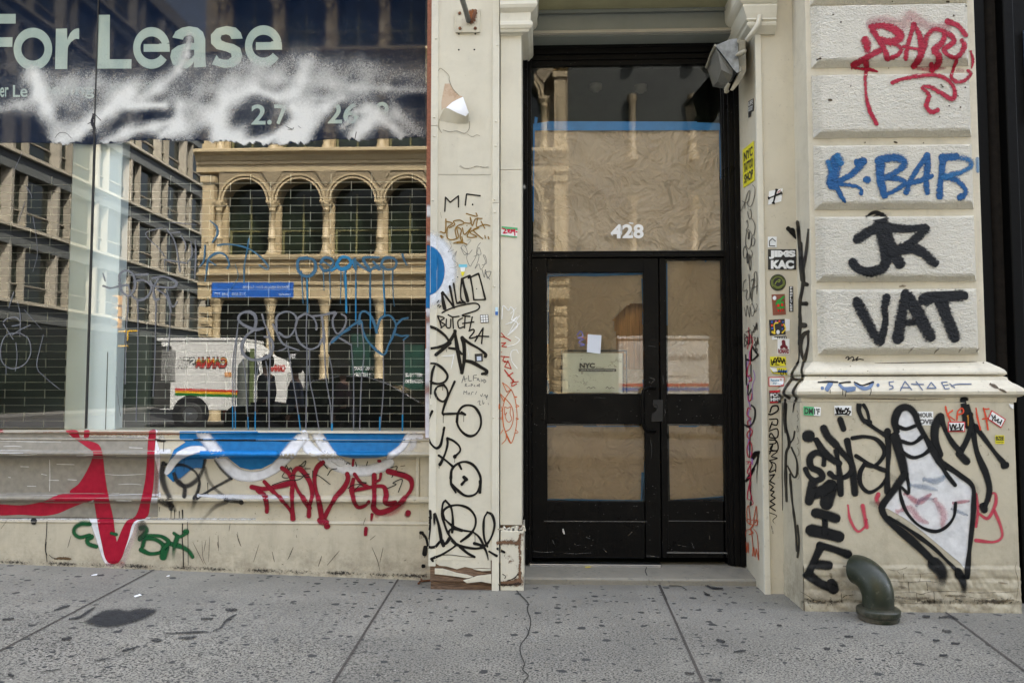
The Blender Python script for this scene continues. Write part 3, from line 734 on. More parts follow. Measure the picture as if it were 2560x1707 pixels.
# roller grille
gy = 5.58; b = MB(); gv = MB()
gtop = Z(452, gy, 600); gbot = zsill-0.02; pitch = 0.0549; nrow = int((gtop-gbot)/pitch)
xg0 = xb0+0.1; xg1 = xp0-0.01; lp = 0.292; x_ref = X(519, gy, 800)
for i in range(nrow+1):
    z = gbot+0.012+i*pitch; b.box(xg0, xg1, gy-0.002, gy+0.002, z-0.0012, z+0.0012)
    k0 = int((xg0-x_ref)/lp)-1
    for k in range(k0, int((xg1-x_ref)/lp)+2):
        x = x_ref+(k+(0.5 if i % 2 else 0))*lp
        if xg0 < x < xg1: gv.box(x-0.0016, x+0.0016, gy-0.004, gy+0.003, z-0.006, z+pitch+0.006)
grl = thing('roller_grille', 'metal brick-pattern security grille lowered behind the shop window', 'security grille', (-2, gy, 0.9))
m_gr = plain('grille_steel', (0.46,0.45,0.39), 0.45, 0.0, var=0.2, sc=5)
props(b.build('rods', m_gr, grl), kind='stuff'); props(gv.build('links', m_gr, grl), kind='stuff')

# lease banner
DB = 5.4165
ban = thing('lease_sign', 'dark navy For Lease banner with pale green lettering at the top of the shop window', 'sign', (-2, DB, 3.0))
m_navy = plain('navy_vinyl', (0.006,0.012,0.030), 0.03, 0, 0.2, var=0.15, bump=0.012, bsc=2)
rag = [(-60,358),(60,357),(170,358),(225,362),(300,358),(330,350),(360,352),(372,346),(400,350),(440,351),(470,353),(500,351),(540,354),(575,352),(600,360),(640,356),(655,362),(700,360),(760,357),(800,350),(840,347),(870,349),(900,352),(940,347),(1000,346),(1062,342)]
P = [at(p[0], p[1], DB) for p in rag]; top = [Vector((P[-1].x, DB, 4.29)), Vector((xb0+0.05, DB, 4.29)), Vector((xb0+0.05, DB, P[0].z))]
MB().poly(P+top, (0,0.003,0)).build('banner', m_navy, ban)
m_lg = plain('pale_green_vinyl', (0.345,0.43,0.39), 0.04, 0, 0.3, var=0.03, bump=0.012, bsc=2)
FB = Flat(DB)
E_ = 0.001
# letters drawn as outlines so that they keep the heavy rounded cut
def ringpoly(cx, cy, rx, ry, a0, a1, n=28): return [(cx+rx*math.cos(a0+(a1-a0)*i/n), cy+ry*math.sin(a0+(a1-a0)*i/n)) for i in range(n+1)]
def vinyl(name, cr, polys, mat=m_lg, D=DB-0.0015, th=0.001, parent=None):
    b = MB()
    for q in polys:
        D -= 0.0003
        if isinstance(q, tuple) and q[0] == 'band':   # band between two equal curves
            A = [at(*c2s(cr, p), D) for p in q[1]]; B = [at(*c2s(cr, p), D) for p in q[2]]; n = len(A)
            b.add(A+B, [(i, i+1, n+i+1, n+i) for i in range(n-1)])
        else:
            P = [at(*c2s(cr, p), D) for p in q]; b.add(P, [tuple(range(len(P)))])
    return b.build(name, mat, parent or ban)
def arcband(cx, cy, rx, ry, wx, wy, d0, d1, n=36):
    a0, a1 = R_(d0), R_(d1); return ('band', ringpoly(cx, cy, rx, ry, a0, a1, n), ringpoly(cx, cy, rx-wx, ry-wy, a0, a1, n))
vinyl('letter', 'L1', [[(-60,130),(143,130),(143,218),(-60,218)], [(-60,343),(115,343),(112,430),(-60,430)], [(-160,130),(-50,130),(-50,640),(-160,640)]])
vinyl('letter', 'L1', [arcband(300,450,176,194,70,88,0,360,48)])
vinyl('letter', 'L1', [[(510,265),(612,262),(612,330),(620,400),(612,632),(502,633)], ('band', [(612,400),(620,350),(640,305),(670,275),(700,262),(722,262)], [(612,460),(625,420),(648,385),(680,362),(700,356),(722,360)])])
vinyl('letter', 'L1', [[(900,138),(1002,138),(1000,543),(1200,543),(1198,628),(882,628)]])
vinyl('letter', 'L1', [arcband(1382,440,168,190,66,85,35,345,40), [(1310,405),(1545,405),(1548,475),(1310,475)], ('band', [(1545,475),(1548,440),(1543,400)], [(1452,475),(1452,440),(1452,400)])])
vinyl('letter', 'L1', [('band', [(1572,345),(1600,290),(1660,255),(1725,243),(1800,255),(1850,295),(1872,360),(1872,460),(1873,540),(1880,613)], [(1668,365),(1680,340),(1700,328),(1722,322),(1748,328),(1765,345),(1770,375),(1770,460),(1770,540),(1768,618)]),
    ('band', [(1772,395),(1700,398),(1620,420),(1565,460),(1552,520),(1575,590),(1630,625),(1700,628),(1745,600),(1772,560)], [(1772,455),(1720,458),(1680,468),(1662,490),(1658,515),(1668,540),(1695,552),(1720,548),(1750,530),(1772,500)])])
vinyl('letter', 'L1', [('band', [(2212,355),(2195,300),(2150,255),(2065,240),(1975,262),(1922,320),(1925,400),(1975,450),(2060,470),(2105,490),(2112,520),(2085,545),(2040,548),(1995,535),(1975,505)],
    [(2110,358),(2100,335),(2085,322),(2060,316),(2020,325),(2010,350),(2020,372),(2060,390),(2130,405),(2190,440),(2210,510),(2190,575),(2130,615),(2040,622),(1930,590)])])
vinyl('letter', 'L2', [arcband(579,424,169,190,66,85,35,345,40), [(510,388),(745,386),(748,455),(510,458)], ('band', [(745,455),(748,420),(740,380)], [(652,455),(652,420),(650,380)])])
for s_, q in (('er', [(0,800),(78,795),(78,885),(0,888)]), ('Le', [(118,778),(250,775),(250,887),(118,888)]), ('Leasing', [(300,760),(860,760),(860,900),(300,900)])):
    lettering(s_, 'L1', q, FB, m_lg, ban, 0.0015, 0.015, 'small_lettering')
lettering('10,500 SF', 'L1', [(1010,760),(1400,755),(1400,845),(1010,850)], FB, m_lg, ban, 0.0015, 0.01, 'small_lettering')
for s_, q in (('2', [(468,955),(605,955),(597,1138),(468,1138)]), ('.', [(612,1095),(655,1095),(655,1138),(612,1138)]), ('7', [(675,955),(800,955),(790,1138),(690,1138)]), ('2', [(1165,940),(1300,940),(1295,1128),(1165,1128)]),
    ('6', [(1310,940),(1450,940),(1445,1128),(1305,1128)]), ('4', [(1465,938),(1590,938),(1585,1122),(1460,1122)]), ('9', [(1602,932),(1722,932),(1715,1118),(1600,1118)])):
    lettering(s_, 'L2', q, FB, m_lg, ban, 0.0015, 0.02, 'numeral')

# ------------------------------------------------------------------ the door
D_D = 5.55
door = thing('entrance_door', 'black glazed double door with papered panes and number 428 above', 'door', (X(1570,D_D), D_D, 0.08))
zf0 = 0.07
xf0 = X(1304, D_D, 900)-0.02; xf1 = X(1854, D_D, 900)+0.03
def db(x0, x1, y0, y1, D0, D1): return MB().pbox(x0, x1, y0, y1, D0, D1)
# outer frame with steps
b = MB(); zt_ = Z(90, D_D, 1570)
for pa, pb, D0 in ((1296,1311,5.50), (1311,1320,5.515), (1320,1329,5.54)):
    b.box(X(pa,D0,900), X(pb,D0,900), D0, 5.64, zf0, zt_)
for pa, pb, D0 in ((1845,1862,5.50), (1829,1845,5.52), (1818,1829,5.54), (1812,1818,5.555)):
    b.box(X(pa,D0,900), X(pb,D0,900), D0, 5.64, zf0, zt_)
for pa, pb, D0 in ((86,117,5.50), (117,132,5.515), (132,148,5.54), (148,163,5.555)):
    b.box(X(1296,D0,90)+0.01, X(1862,D0,90)-0.01, D0+0.001, 5.63, Z(pb,D0,1570), Z(pa,D0,1570))
b.build('frame', m_black, door, bevel=0.004)
b = MB(); b.pbox(1330,1812,627,634,5.545,5.64); b.pbox(1330,1812,634,642.5,5.53,5.64); b.build('transom_bar', m_black, door, bevel=0.003)
def leaf(name, xl, xr, ga, gb, rails, D, label=None):
    b = MB(); yb = D+0.05
    b.pbox(xl, ga, rails[0][0], 1394, D, yb); b.pbox(gb, xr, rails[0][0], 1394, D, yb)
    for r0, r1 in rails: b.pbox(ga-0.3, gb+0.3, r0, r1, D+0.002, yb-0.002)
    return b.build(name, m_black, door, bevel=0.004)
leaf('door_leaf', 1329.5, 1649.5, 1368, 1611.5, [(645,681),(984,1060),(1253,1394)], 5.545)
leaf('side_light', 1652, 1815, 1668, 1809, [(644.5,650),(984,1060),(1251,1394)], 5.553)
b = MB(); b.pbox(1360,1618,1302,1303.2,5.543,5.55); b.pbox(1672,1815,1301.5,1302.5,5.551,5.56); b.pbox(1668,1818,1380,1383,5.545,5.56); b.build('kick_plate_edge', plain('grey_metal_edge', (0.16,0.16,0.16), 0.4, 0.5), door)
m_dglass = glass_mat('door_glass', 0.044, (0.95,0.96,0.95), 0.07, 0.8)
for q in ((1331,1811,163,627), (1368,1611.5,681,984), (1368,1611.5,1060,1253), (1668,1809,650,984), (1668,1809,1060,1251)):
    x0, x1 = X(q[0],5.575,900), X(q[1],5.575,900); z0, z1 = Z(q[3],5.575,1570), Z(q[2],5.575,1570)
    MB().add([(x0-.003,5.575,z0-.003),(x1+.003,5.575,z0-.003),(x1+.003,5.575,z1+.003),(x0-.003,5.575,z1+.003)], [(0,1,2,3)]).build('glass_pane', m_dglass, door)
# pull handle and lock guard
hd = [c2s('D3', p) for p in ((1235,678),(1180,672),(1140,690),(1128,740),(1128,870),(1130,1000),(1150,1045),(1190,1065),(1238,1062))]
dd = (5.54,5.49,5.475,5.47,5.47,5.47,5.475,5.49,5.54)
P = [at(p[0], p[1], d) for p, d in zip(hd, dd)]; P2 = []
for i in range(len(P)-1):
    for k in range(4): P2.append(P[i].lerp(P[i+1], k/4))
P2.append(P[-1]); MB().tube(P2, 0.0115, 14).build('pull_handle', m_black, door)
b = MB(); pts = [(1225,782),(1310,782),(1308,975),(1205,975),(1210,905),(1240,890),(1255,865),(1225,850),(1218,820)]
b.poly([at(*c2s('D3', p), 5.535) for p in pts], (0, 0.012, 0)); lk = b.build('lock_guard', plain('grey_lock_metal', (0.022,0.022,0.022), 0.5, 0.0, 0.25), door, bevel=0.002)
MB().rings([[(at(*c2s('D3',(1245,840)),5.53).x+r*math.cos(a), y, at(*c2s('D3',(1245,840)),5.53).z+r*math.sin(a)) for a in [k*math.pi/8 for k in range(16)]] for r, y in ((0.014,5.54),(0.014,5.53),(0.010,5.526))], True).build('lock_cylinder', bpy.data.materials['grey_lock_metal'], door)
b = MB(); b.box(X(1324,5.52,1400), X(1651,5.52,1400), 5.50, 5.60, zf0-0.02, zf0+0.008); b.build('threshold_strip', m_chrome, door, bevel=0.002)
# numbers
nm = plain('white_number_vinyl', (0.80,0.81,0.83), 0.4, var=0.05)
FD = Flat(5.574)
for s_, q in (('4', [(845,502),(945,502),(945,628),(845,628)]), ('2', [(946,502),(1042,502),(1042,626),(948,626)]), ('8', [(1046,502),(1137,502),(1137,628),(1046,628)])):
    lettering(s_, 'D2', q, FD, nm, door, 0.002, 0.035, 'numeral')
m_peelw = paint_mat((0.62,0.63,0.66), 0.4, 'flat', grain=0.7, gsc=160)
strokes('vinyl_residue', 'D2', FD, m_peelw, [(10,[(935,520),(940,560),(932,600)]), (12,[(1010,490),(1040,494)]), (10,[(860,600),(850,590)]), (10,[(1035,570),(1030,615)])], door, base=0.001)
field('scrape_marks', 'D2', Surf([bpy.data.objects['frame.001']]), paint_mat((0.5,0.49,0.46), 0.5, grain=0.9, gsc=260), lambda x, y: 0.75*np.exp(-((x-72)/16)**2-((y-170)/22)**2), (50,120,110,230), 5, door)
strokes('bird_mark', 'D4', Flat(5.545), paint_mat((0.55,0.55,0.52), 0.4, grain=0.4), [(18,[(598,510),(602,530),(608,548)],'t')], door)
m_scf = paint_mat((0.16,0.155,0.145), 0.8, 'flat', 0.6, 1.1, 120, thin=0.6)
S_DR = Surf([bpy.data.objects['door_leaf'], bpy.data.objects['side_light'], bpy.data.objects['transom_bar']])
strokes('scuff_mark', 'D4', S_DR, m_scf, [(7,[(330,700),(420,712),(520,705)],'t'), (5,[(600,720),(700,724),(860,715)],'t'), (6,[(960,680),(985,715)],'t'), (5,[(700,640),(760,655)],'t'), (5,[(1180,560),(1215,530)],'t'), (4,[(800,575),(840,590)]), (5,[(1600,640),(1700,660)],'t'), (6,[(1740,620),(1765,680)],'t'), (4,[(1900,560),(1905,600)]), (5,[(500,600),(520,640)]), (4,[(1560,700),(1640,705)],'t'), (8,[(1330,740),(1440,752)],'t'), (5,[(430,440),(700,439),(1340,438)],'t')], door, base=0.001)
strokes('scuff_mark', 'D3', S_DR, m_scf, [(5,[(250,820),(255,900),(248,960)],'t'), (5,[(1195,1120),(1210,1230),(1200,1310)],'t'), (5,[(700,760),(800,765)],'t'), (5,[(400,980),(520,984)],'t'), (6,[(1185,580),(1230,600),(1200,640)],'t'), (5,[(1310,560),(1312,640)],'t'), (4,[(1320,860),(1335,900)]), (4,[(1180,300),(1240,310)],'t')], door, base=0.001)
# step
m_step = wall_mat('step_concrete', (0.24,0.225,0.185), 'ground', amt=0.5, rough=0.75, dirt=(0.06,0.06,0.055), speck=0.56)
b = MB(); b.prism([(5.265,-0.02),(5.262,0.030),(5.275,0.042),(5.50,0.062),(5.66,0.064),(5.66,-0.02)], xq1-0.01, xj0+0.01)
step = props(b.build('door_step', m_step), 'low worn concrete step in front of the black door', 'step', kind='thing')
S_STEP = Surf([step])
strokes('crack', 'D4', S_STEP, m_stain2, [(8,[(1315,815),(1340,850),(1330,880),(1345,920)])], step)
strokes('paint_drop', 'D4', S_STEP, paint_mat((0.55,0.42,0.04), 0.3, 'ground', grain=0.5), [(16,[(785,830),(820,835),(865,833)],'t'), (12,[(800,850),(840,845)])], step)
# fascia and soffit in the door recess
fas = thing('door_fascia', 'grey signboard fascia over the recessed door', 'fascia', (X(1570,5.35), 5.35, 3.6))
b = MB(); b.prism([(5.30,Z(22,5.30,1570)),(5.30,Z(31,5.30,1570)),(5.335,Z(32,5.335,1570)),(5.345,Z(73,5.345,1570)),(5.60,Z(73,5.345,1570)),(5.60,Z(22,5.30,1570))], xq1, xj0); b.build('grey_board', m_fascia, fas)
b = MB(); b.prism([(5.335,Z(73.5,5.335,1570)),(5.33,Z(81,5.33,1570)),(5.60,Z(81,5.33,1570)),(5.60,Z(73.5,5.335,1570))], xq1, xj0); b.build('pale_lower_lip', m_fasciab, fas)
b = MB(); b.prism([(5.36,Z(82,5.36,1570)),(5.36,Z(89,5.36,1570)),(5.60,Z(89,5.36,1570)),(5.60,Z(82,5.36,1570))], xq1, xj0); b.build('under_board', m_fascia, fas)
props(MB().box(xq1-0.001, xj0+0.001, 5.10, 5.70, Z(22,5.30,1570)+0.001, 4.4).build('recess_soffit', m_soffit), 'olive painted soffit over the door recess', 'soffit', kind='thing')

# papers, tape and things behind the door glass
m_brown = NT('brown_paper'); t = m_brown
wr = t.noise(4.0, 4, 0.5, dist=1.6); wr2 = t.math('ABSOLUTE', t.math('SUBTRACT', t.noise(6, 3, 0.5, dist=1.2), 0.5))
c = t.mix(t.rng(t.noise(2.2,3), 0.3, 0.7), (0.385,0.30,0.205), (0.47,0.375,0.265))
m_brown = t.done(t.bsdf(c, 0.75, nrm=t.bump(t.math('ADD', wr, t.math('MULTIPLY', wr2, -0.9)), 1.0, 0.055)))
m_tape = plain('blue_masking_tape', (0.02,0.17,0.42), 0.6, var=0.1, sc=14)
def paper(q, label, D=5.605, seed=0, hole=None):
    x0, x1 = X(q[0],D,900), X(q[1],D,900); z0, z1 = Z(q[3],D,1570), Z(q[2],D,1570)
    root = thing('brown_paper', label, 'paper sheet', ((x0+x1)/2, D, z0), 'brown kraft paper sheets masking the door panes')
    rs = np.random.RandomState(seed); W = [(rs.uniform(3,22), rs.uniform(3,22), rs.uniform(0,6.3), rs.uniform(0.2,1)) for _ in range(14)]
    def hgt(x, z): return sum(a*math.sin(fx*x+fz*z+ph) for fx, fz, ph, a in W)*0.0024+0.006*abs(math.sin(9*x+4*z+seed))-0.004*math.exp(-((x-x0-0.1)*8)**2)
    nu, nv = int((x1-x0)/0.012), int((z1-z0)/0.012); b = MB()
    P = {}
    for j in range(nv+1):
        for i in range(nu+1):
            x = x0+(x1-x0)*i/nu; z = z0+(z1-z0)*j/nv; P[i, j] = len(b.v); b.v.append((x, D+hgt(x, z), z))
    for j in range(nv):
        for i in range(nu):
            x = x0+(x1-x0)*(i+.5)/nu; z = z0+(z1-z0)*(j+.5)/nv
            if hole and inside(np.array([x]), np.array([z]), hole)[0]: continue
            b.f.append((P[i,j], P[i+1,j], P[i+1,j+1], P[i,j+1])); b.sm.append(True)
    b.build('sheet', m_brown, root, recalc=False); return root
def tape(root, cr, quads, D=5.592):
    for q in quads: D -= 0.0008; MB().poly([at(*c2s(cr, p), D) for p in q], (0, 0.0006, 0)).build('masking_tape', m_tape, root)
p1 = paper((1334,1806,318,632), 'brown paper filling the large pane over the door, blue tape along its top', seed=1)
tape(p1, 'D1', [[(330,1105),(480,1082),(1790,1085),(1790,1092),(1990,1098),(2010,1130),(2005,1162),(330,1165)], [(330,1160),(346,1160),(340,1600),(330,1600)], [(345,1040),(372,1050),(365,1110),(340,1110)], [(1988,1160),(2010,1160),(2014,1600),(1998,1600)]])
tape(p1, 'D2', [[(150,0),(163,0),(158,480),(150,480)], [(1826,0),(1840,0),(1848,560),(1838,480)]])
hp = [at(*c2s('D2', p), 5.605) for p in ((1028,1212),(1060,1210),(1127,1203),(1145,1203),(1145,1420),(1145,1800),(912,1800),(905,1680),(893,1560),(884,1460),(866,1350),(900,1310),(940,1270),(985,1228))]
p2 = paper((1369,1614,686,984), 'torn brown paper behind the wide upper door pane, with a ragged hole', seed=2, hole=[(q.x, q.z) for q in hp])
tape(p2, 'D2', [[(280,935),(1130,933),(1130,950),(900,958),(700,965),(500,960),(280,972)], [(276,970),(290,975),(285,1250),(290,1568),(276,1568)], [(1130,990),(1148,990),(1150,1568),(1138,1568),(1128,1300)]])
tape(p2, 'D3', [[(1125,0),(1146,0),(1143,110),(1126,110)], [(276,600),(290,610),(300,705),(340,712),(375,722),(272,728)], [(1125,600),(1146,600),(1144,700),(1130,660)]])
tape(p2, 'D2', [[(1116,985),(1146,985),(1146,1210),(1126,1210)], [(1128,1210),(1147,1210),(1147,1568),(1132,1568)], [(274,960),(296,965),(292,1568),(274,1568)], [(280,928),(1135,926),(1130,944),(280,958)]])
p3 = paper((1368,1610,1064,1252), 'creased brown paper behind the lower left door pane', seed=3)
tape(p3, 'D4', [[(448,245),(640,243),(640,250),(1010,253),(1300,258),(448,262)], [(1308,0),(1325,0),(1322,255),(1302,255)]]); tape(p3, 'D3', [[(275,1012),(360,1014),(360,1022),(275,1024)], [(600,1014),(1100,1012),(1100,1019),(600,1021)], [(1140,1330),(1150,1330),(1150,1568),(1138,1568)]])
tape(p3, 'D4', [[(448,238),(640,236),(1010,244),(1300,248),(1310,262),(448,262)], [(1296,0),(1325,0),(1324,255),(1290,255)]])
p4 = paper((1670,1809,652,984), 'brown paper behind the upper pane of the narrow right door leaf', seed=4)
tape(p4, 'D2', [[(1340,850),(1349,850),(1352,1400),(1343,1400)], [(1680,822),(1700,822),(1695,838),(1682,836)]])
p5 = paper((1671,1812,1064,1251), 'brown paper behind the lower pane of the narrow right door leaf', seed=5)
tape(p5, 'D4', [[(1600,247),(1760,235),(1900,228),(2045,215),(2050,252),(1600,254)]]); tape(p5, 'D3', [[(1450,1012),(1640,1012),(1600,1024),(1450,1022)]])
tape(p5, 'D4', [[(1560,246),(1760,232),(1900,222),(2045,210),(2050,254),(1560,256)]])
b = MB(); b.box(X(1490,5.70,850), X(1640,5.70,850), 5.70, 5.72, 0.9, Z(735,5.70,1570)); props(b.build('plywood_sheet', wood_mat('plywood', (0.62,0.33,0.12))), 'pale wooden board showing through the torn paper hole', 'board')
b = MB(); b.box(xf0, xf1, 6.6, 6.65, 0, 4.4); b.box(xf0-0.03, xf0, 5.64, 6.6, 0, 4.4); b.box(xf1, xf1+0.03, 5.64, 6.6, 0, 4.4); b.box(xf0, xf1, 5.64, 6.6, 0, 0.05); b.box(xf0, xf1, 5.64, 6.6, 4.2, 4.3)
props(b.build('vestibule_wall', plain('vestibule_dark', (0.035,0.045,0.03), 0.8)), kind='structure')
for i, (px, py) in enumerate(((890,785), (1290,795))):
    c = at(*c2s('D1', (px, py)), 6.1); r = 0.048
    o = MB().rings([[(c.x+q*math.cos(a), c.y+q*math.sin(a), c.z+dz) for a in [k*math.pi/10 for k in range(20)]] for q, dz in ((r*0.8,0.03),(r,0.028),(r,-0.01),(r*0.8,-0.014),(r*0.45,-0.03),(r*0.2,-0.034))], True).build('ceiling_detector', plain('detector_plastic%d' % i, (0.22,0.21,0.16), 0.6))
    props(o, ('left' if i == 0 else 'right')+'-hand round ceiling detector behind the glass above the brown paper', 'detector')
# permit in the glass and the small notice
FP = Flat(5.585)
per = thing('permit_notice', 'printed work permit in a clear sleeve with black border behind the left door glass', 'notice', at(*c2s('D3', (700,720)), 5.585))
m_per = plain('permit_paper', (0.72,0.76,0.70), 0.5, var=0.04); m_slv = NT('clear_sleeve'); t = m_slv
fr_ = t.n('MixShader'); t.t.links.new(t.rng(t.noise(22,3,.6,dist=1.5), 0.62, 0.72, 0.08, 0.6), fr_.inputs[0]); t.t.links.new(t.n('BsdfTransparent').outputs[0], fr_.inputs[1]); t.t.links.new(t.bsdf((0.75,0.75,0.68), 0.3), fr_.inputs[2]); m_slv = t.done(fr_.outputs[0])
patch('sheet', 'D3', rectq(412,365,952,718), FP, m_per, per, 0.001, 2)
b = MB()
for q in (rectq(399,337,992,351), rectq(399,351,414,720), rectq(950,365,958,720), rectq(980,351,992,720)): b.poly([at(*c2s('D3', p), 5.577) for p in q], (0,0.001,0))
b.build('border', m_ink, per)
lettering('NYC', 'D3', rectq(566,453,703,500), FP, m_ink, per, 0.003, 0.06)
lettering('Buildings', 'D3', rectq(712,490,785,502), FP, m_ink, per, 0.003, 0.01)
patch('heading_bar', 'D3', rectq(558,505,893,530), FP, m_ink, per, 0.0026, 1)
lettering('Work Permit Department Of Buildings', 'D3', rectq(580,511,880,526), FP, m_white, per, 0.004, 0.02)
b = MB()
for k in range(9):
    y = 545+k*13
    for xa, xb_ in ((560,650+(k*37) % 60), (770,860-(k*23) % 40)): b.poly([at(*c2s('D3', p), 5.5835) for p in rectq(xa, y, xb_, y+2.5)], (0,0.0005,0))
for y in (645,655,690): b.poly([at(*c2s('D3', p), 5.5835) for p in rectq(562, y, 880, y+2)], (0,0.0005,0))
props(b.build('printed_lines', plain('grey_print', (0.2,0.22,0.2), 0.6), per), kind='stuff')
strokes('signature', 'D3', FP, paint_mat((0.03,0.03,0.04), 0.15), [(4,[(630,678),(650,668),(665,680),(690,668),(705,678)]), (4,[(800,680),(815,665),(830,682),(850,670),(875,680)])], per, base=0.003)
patch('sleeve', 'D3', rectq(404,350,990,719), FP, m_slv, per, 0.005, 1)
nt = thing('small_notice', 'small white printed slip stuck on the door glass above the permit', 'notice', at(*c2s('D3', (695,370)), 5.574))
patch('slip', 'D3', [(638,198),(762,207),(752,372),(632,357)], FD, plain('bluish_paper', (0.66,0.72,0.84), 0.5, var=0.02), nt, 0.001, 2)
b = MB()
for k in range(8): b.poly([at(*c2s('D3', p), 5.5725) for p in rectq(650, 225+k*12, 735-(k*17) % 40, 227+k*12)], (0,0.0004,0))
b.poly([at(*c2s('D3', p), 5.5725) for p in rectq(650,208,662,220)], (0,0.0004,0)); b.poly([at(*c2s('D3', p), 5.5725) for p in rectq(692,340,742,350)], (0,0.0004,0))
props(b.build('printed_lines', plain('blue_grey_print', (0.15,0.18,0.28), 0.6), nt), kind='stuff')
strokes('crayon_scribble', 'D3', FD, paint_mat((0.22,0.22,0.62), 0.5, grain=0.9, gsc=200, thin=0.7), [(10,[(545,205),(575,170),(595,215),(550,230),(600,240),(560,270),(610,290),(570,300)])], door, base=0.001)
strokes('crayon_scribble', 'D3', FD, paint_mat((0.55,0.22,0.10), 0.5, grain=0.9, gsc=200, thin=0.7), [(8,[(635,190),(632,280)]), (8,[(590,225),(625,240)])], door, base=0.001)

# ------------------------------------------------------------------ wall lamp on the jamb
lamp = thing('wall_lamp', 'weathered grey metal security lamp on the jamb at the top right of the door', 'wall lamp', at(*c2s('W1', (900,600)), 5.1))
m_lm = plain('scuffed_grey_metal', (0.20,0.21,0.21), 0.45, 0.35, var=0.45, sc=18, bump=0.4)
m_lb = plain('painted_lamp_base', (0.25,0.23,0.17), 0.55, var=0.25, sc=25)
def W(p, D): return at(*c2s('W1', p), D)
# mounting box against the reveal
Fp = [W(p, 5.08) for p in ((745,310),(890,325),(905,930),(780,1160),(640,1320),(590,1300),(760,960),(750,680))]
Bp = [W(p, 5.36) for p in ((780,330),(890,345),(893,900),(800,1080),(690,1200),(650,1190),(770,900),(765,660))]
b = MB(); n = len(Fp); b.add(Fp+Bp, [tuple(range(n-1,-1,-1)), tuple(range(n,2*n))]+[(i,(i+1)%n,n+(i+1)%n,n+i) for i in range(n)]); b.build('back_box', m_lb, lamp, bevel=0.004)
# cover: near polygon, far polygon
nf = [W(p, 5.02) for p in ((740,290),(600,300),(300,425),(480,650),(640,870),(720,960),(770,950),(750,640))]
ff = [W(p, 5.34) for p in ((740,330),(600,340),(150,870),(300,1000),(520,1100),(600,1150),(740,930),(742,640))]
b = MB(); n = len(nf); b.add(nf+ff, [tuple(range(n-1,-1,-1)), tuple(range(n,2*n))]+[(i,(i+1)%n,n+(i+1)%n,n+i) for i in range(n)]); b.build('cover', m_lm, lamp)
# faceted refractor
V = [W((315,470),5.04), W((120,855),5.28), W((150,900),5.30), W((250,1230),5.30), W((470,1275),5.24), W((420,900),5.0), W((350,560),5.01), W((640,900),5.03), W((640,1010),5.05), W((560,1170),5.10), W((340,1140),5.12)]
b = MB(); b.add(V, [(0,6,5,10,2),(0,2,1),(2,10,3),(3,10,9,4),(5,8,9,10),(6,0,7),(6,7,8,5)])
m_pl = NT('smoky_lens'); t = m_pl; m_pl = t.done(t.bsdf(t.mix(t.noise(12,3), (0.10,0.10,0.09),(0.20,0.195,0.17)), 0.28, 0, 0.5, t.bump(t.noise(60,3), 0.2, 0.002)))
b.build('lens', m_pl, lamp)
b = MB(); b.tube([W((700,620),5.0), W((770,600),5.0), W((850,560),5.02), W((885,530),5.05)], [0.006,0.017,0.016,0.010], 12); b.build('photocell', m_lb, lamp)
b = MB(); b.tube([W((570,1170),5.02), W((520,1260),5.03), W((510,1350),5.05)], [0.010,0.014,0.012], 10); b.tube([W((480,1280),5.04), W((560,1330),5.05)], 0.008, 8); b.build('latch', m_lb, lamp)
MB().tube([W((740,300),5.01), W((745,380),5.01)], 0.005, 8).build('hinge', m_lb, lamp); MB().tube([W((800,850),5.01), W((785,940),5.01)], 0.006, 8).build('hinge', m_lb, lamp); MB().tube([W((300,425),5.02), W((215,600),5.14), W((125,860),5.27)], 0.009, 8).build('cover_rim', m_lb, lamp)
# ------------------------------------------------------------------ bracket at the top of the pillar
br = thing('rusty_bracket', 'rusty square wall plate with slanting grey rod at the top of the pillar', 'bracket', at(*c2s('M1', (400,200)), D_P))
q = [at(*c2s('M1', p), D_P) for p in ((290,92),(512,88),(510,300),(288,302))]
b = MB(); b.poly([(p.x, D_P-0.008, p.z) for p in q], (0,0.0155,0)); pl = b.build('wall_plate', wall_mat('bracket_paint', (0.56,0.53,0.42), amt=0.6, dirt=(0.2,0.09,0.04)), br, bevel=0.002)
b = MB()
for p in ((325,125),(470,122),(328,262),(468,262)):
    c = at(*c2s('M1', p), D_P-0.008); b.rings([[(c.x+r*math.cos(a), c.y-d, c.z+r*math.sin(a)) for a in [k*math.pi/3 for k in range(6)]] for r, d in ((0.011,0),(0.011,0.006),(0.006,0.009))])
b.build('bolts', m_rust, br)
b = MB(); b.tube([at(*c2s('M1', (405,190)), D_P-0.015), at(*c2s('M1', (375,80)), D_P-0.16), at(*c2s('M1', (330,-60)), D_P-0.36), at(*c2s('M1', (250,-300)), D_P-0.72)], 0.017, 16); b.build('rod', plain('grey_rod_paint', (0.12,0.125,0.12), 0.4, 0.2), br)
S_BR = Surf([pl]); m_rs = paint_mat((0.24,0.09,0.035), 0.5, 'plinth', 0.9, 0.9, 90)
field('rust_stain', 'M1', S_BR, m_rs, lambda x, y: 0.95*np.exp(-((x-430)/40)**2-((y-170)/50)**2)+0.8*np.exp(-((x-450)/35)**2-((y-110)/20)**2)+0.6*np.exp(-((x-330)/16)**2-((y-120)/14)**2), (295,85,508,240), 6, br)
MB().tube([at(*c2s('M1', (430,210)), D_P-0.016), at(*c2s('M1', (455,150)), D_P-0.03), at(*c2s('M1', (470,95)), D_P-0.012)], 0.010, 8).build('gusset', m_rust, br)
b = MB()
for cr, ps in (('M1', [(318,312),(468,311),(317,457),(459,455)]),):
    for p in ps:
        c = at(*c2s(cr, p), D_P+0.0075); b.rings([[(c.x+r*math.cos(a), c.y-0.0005, c.z+r*math.sin(a)) for a in [k*math.pi/5 for k in range(10)]] for r in (0.006, 0.0001)])
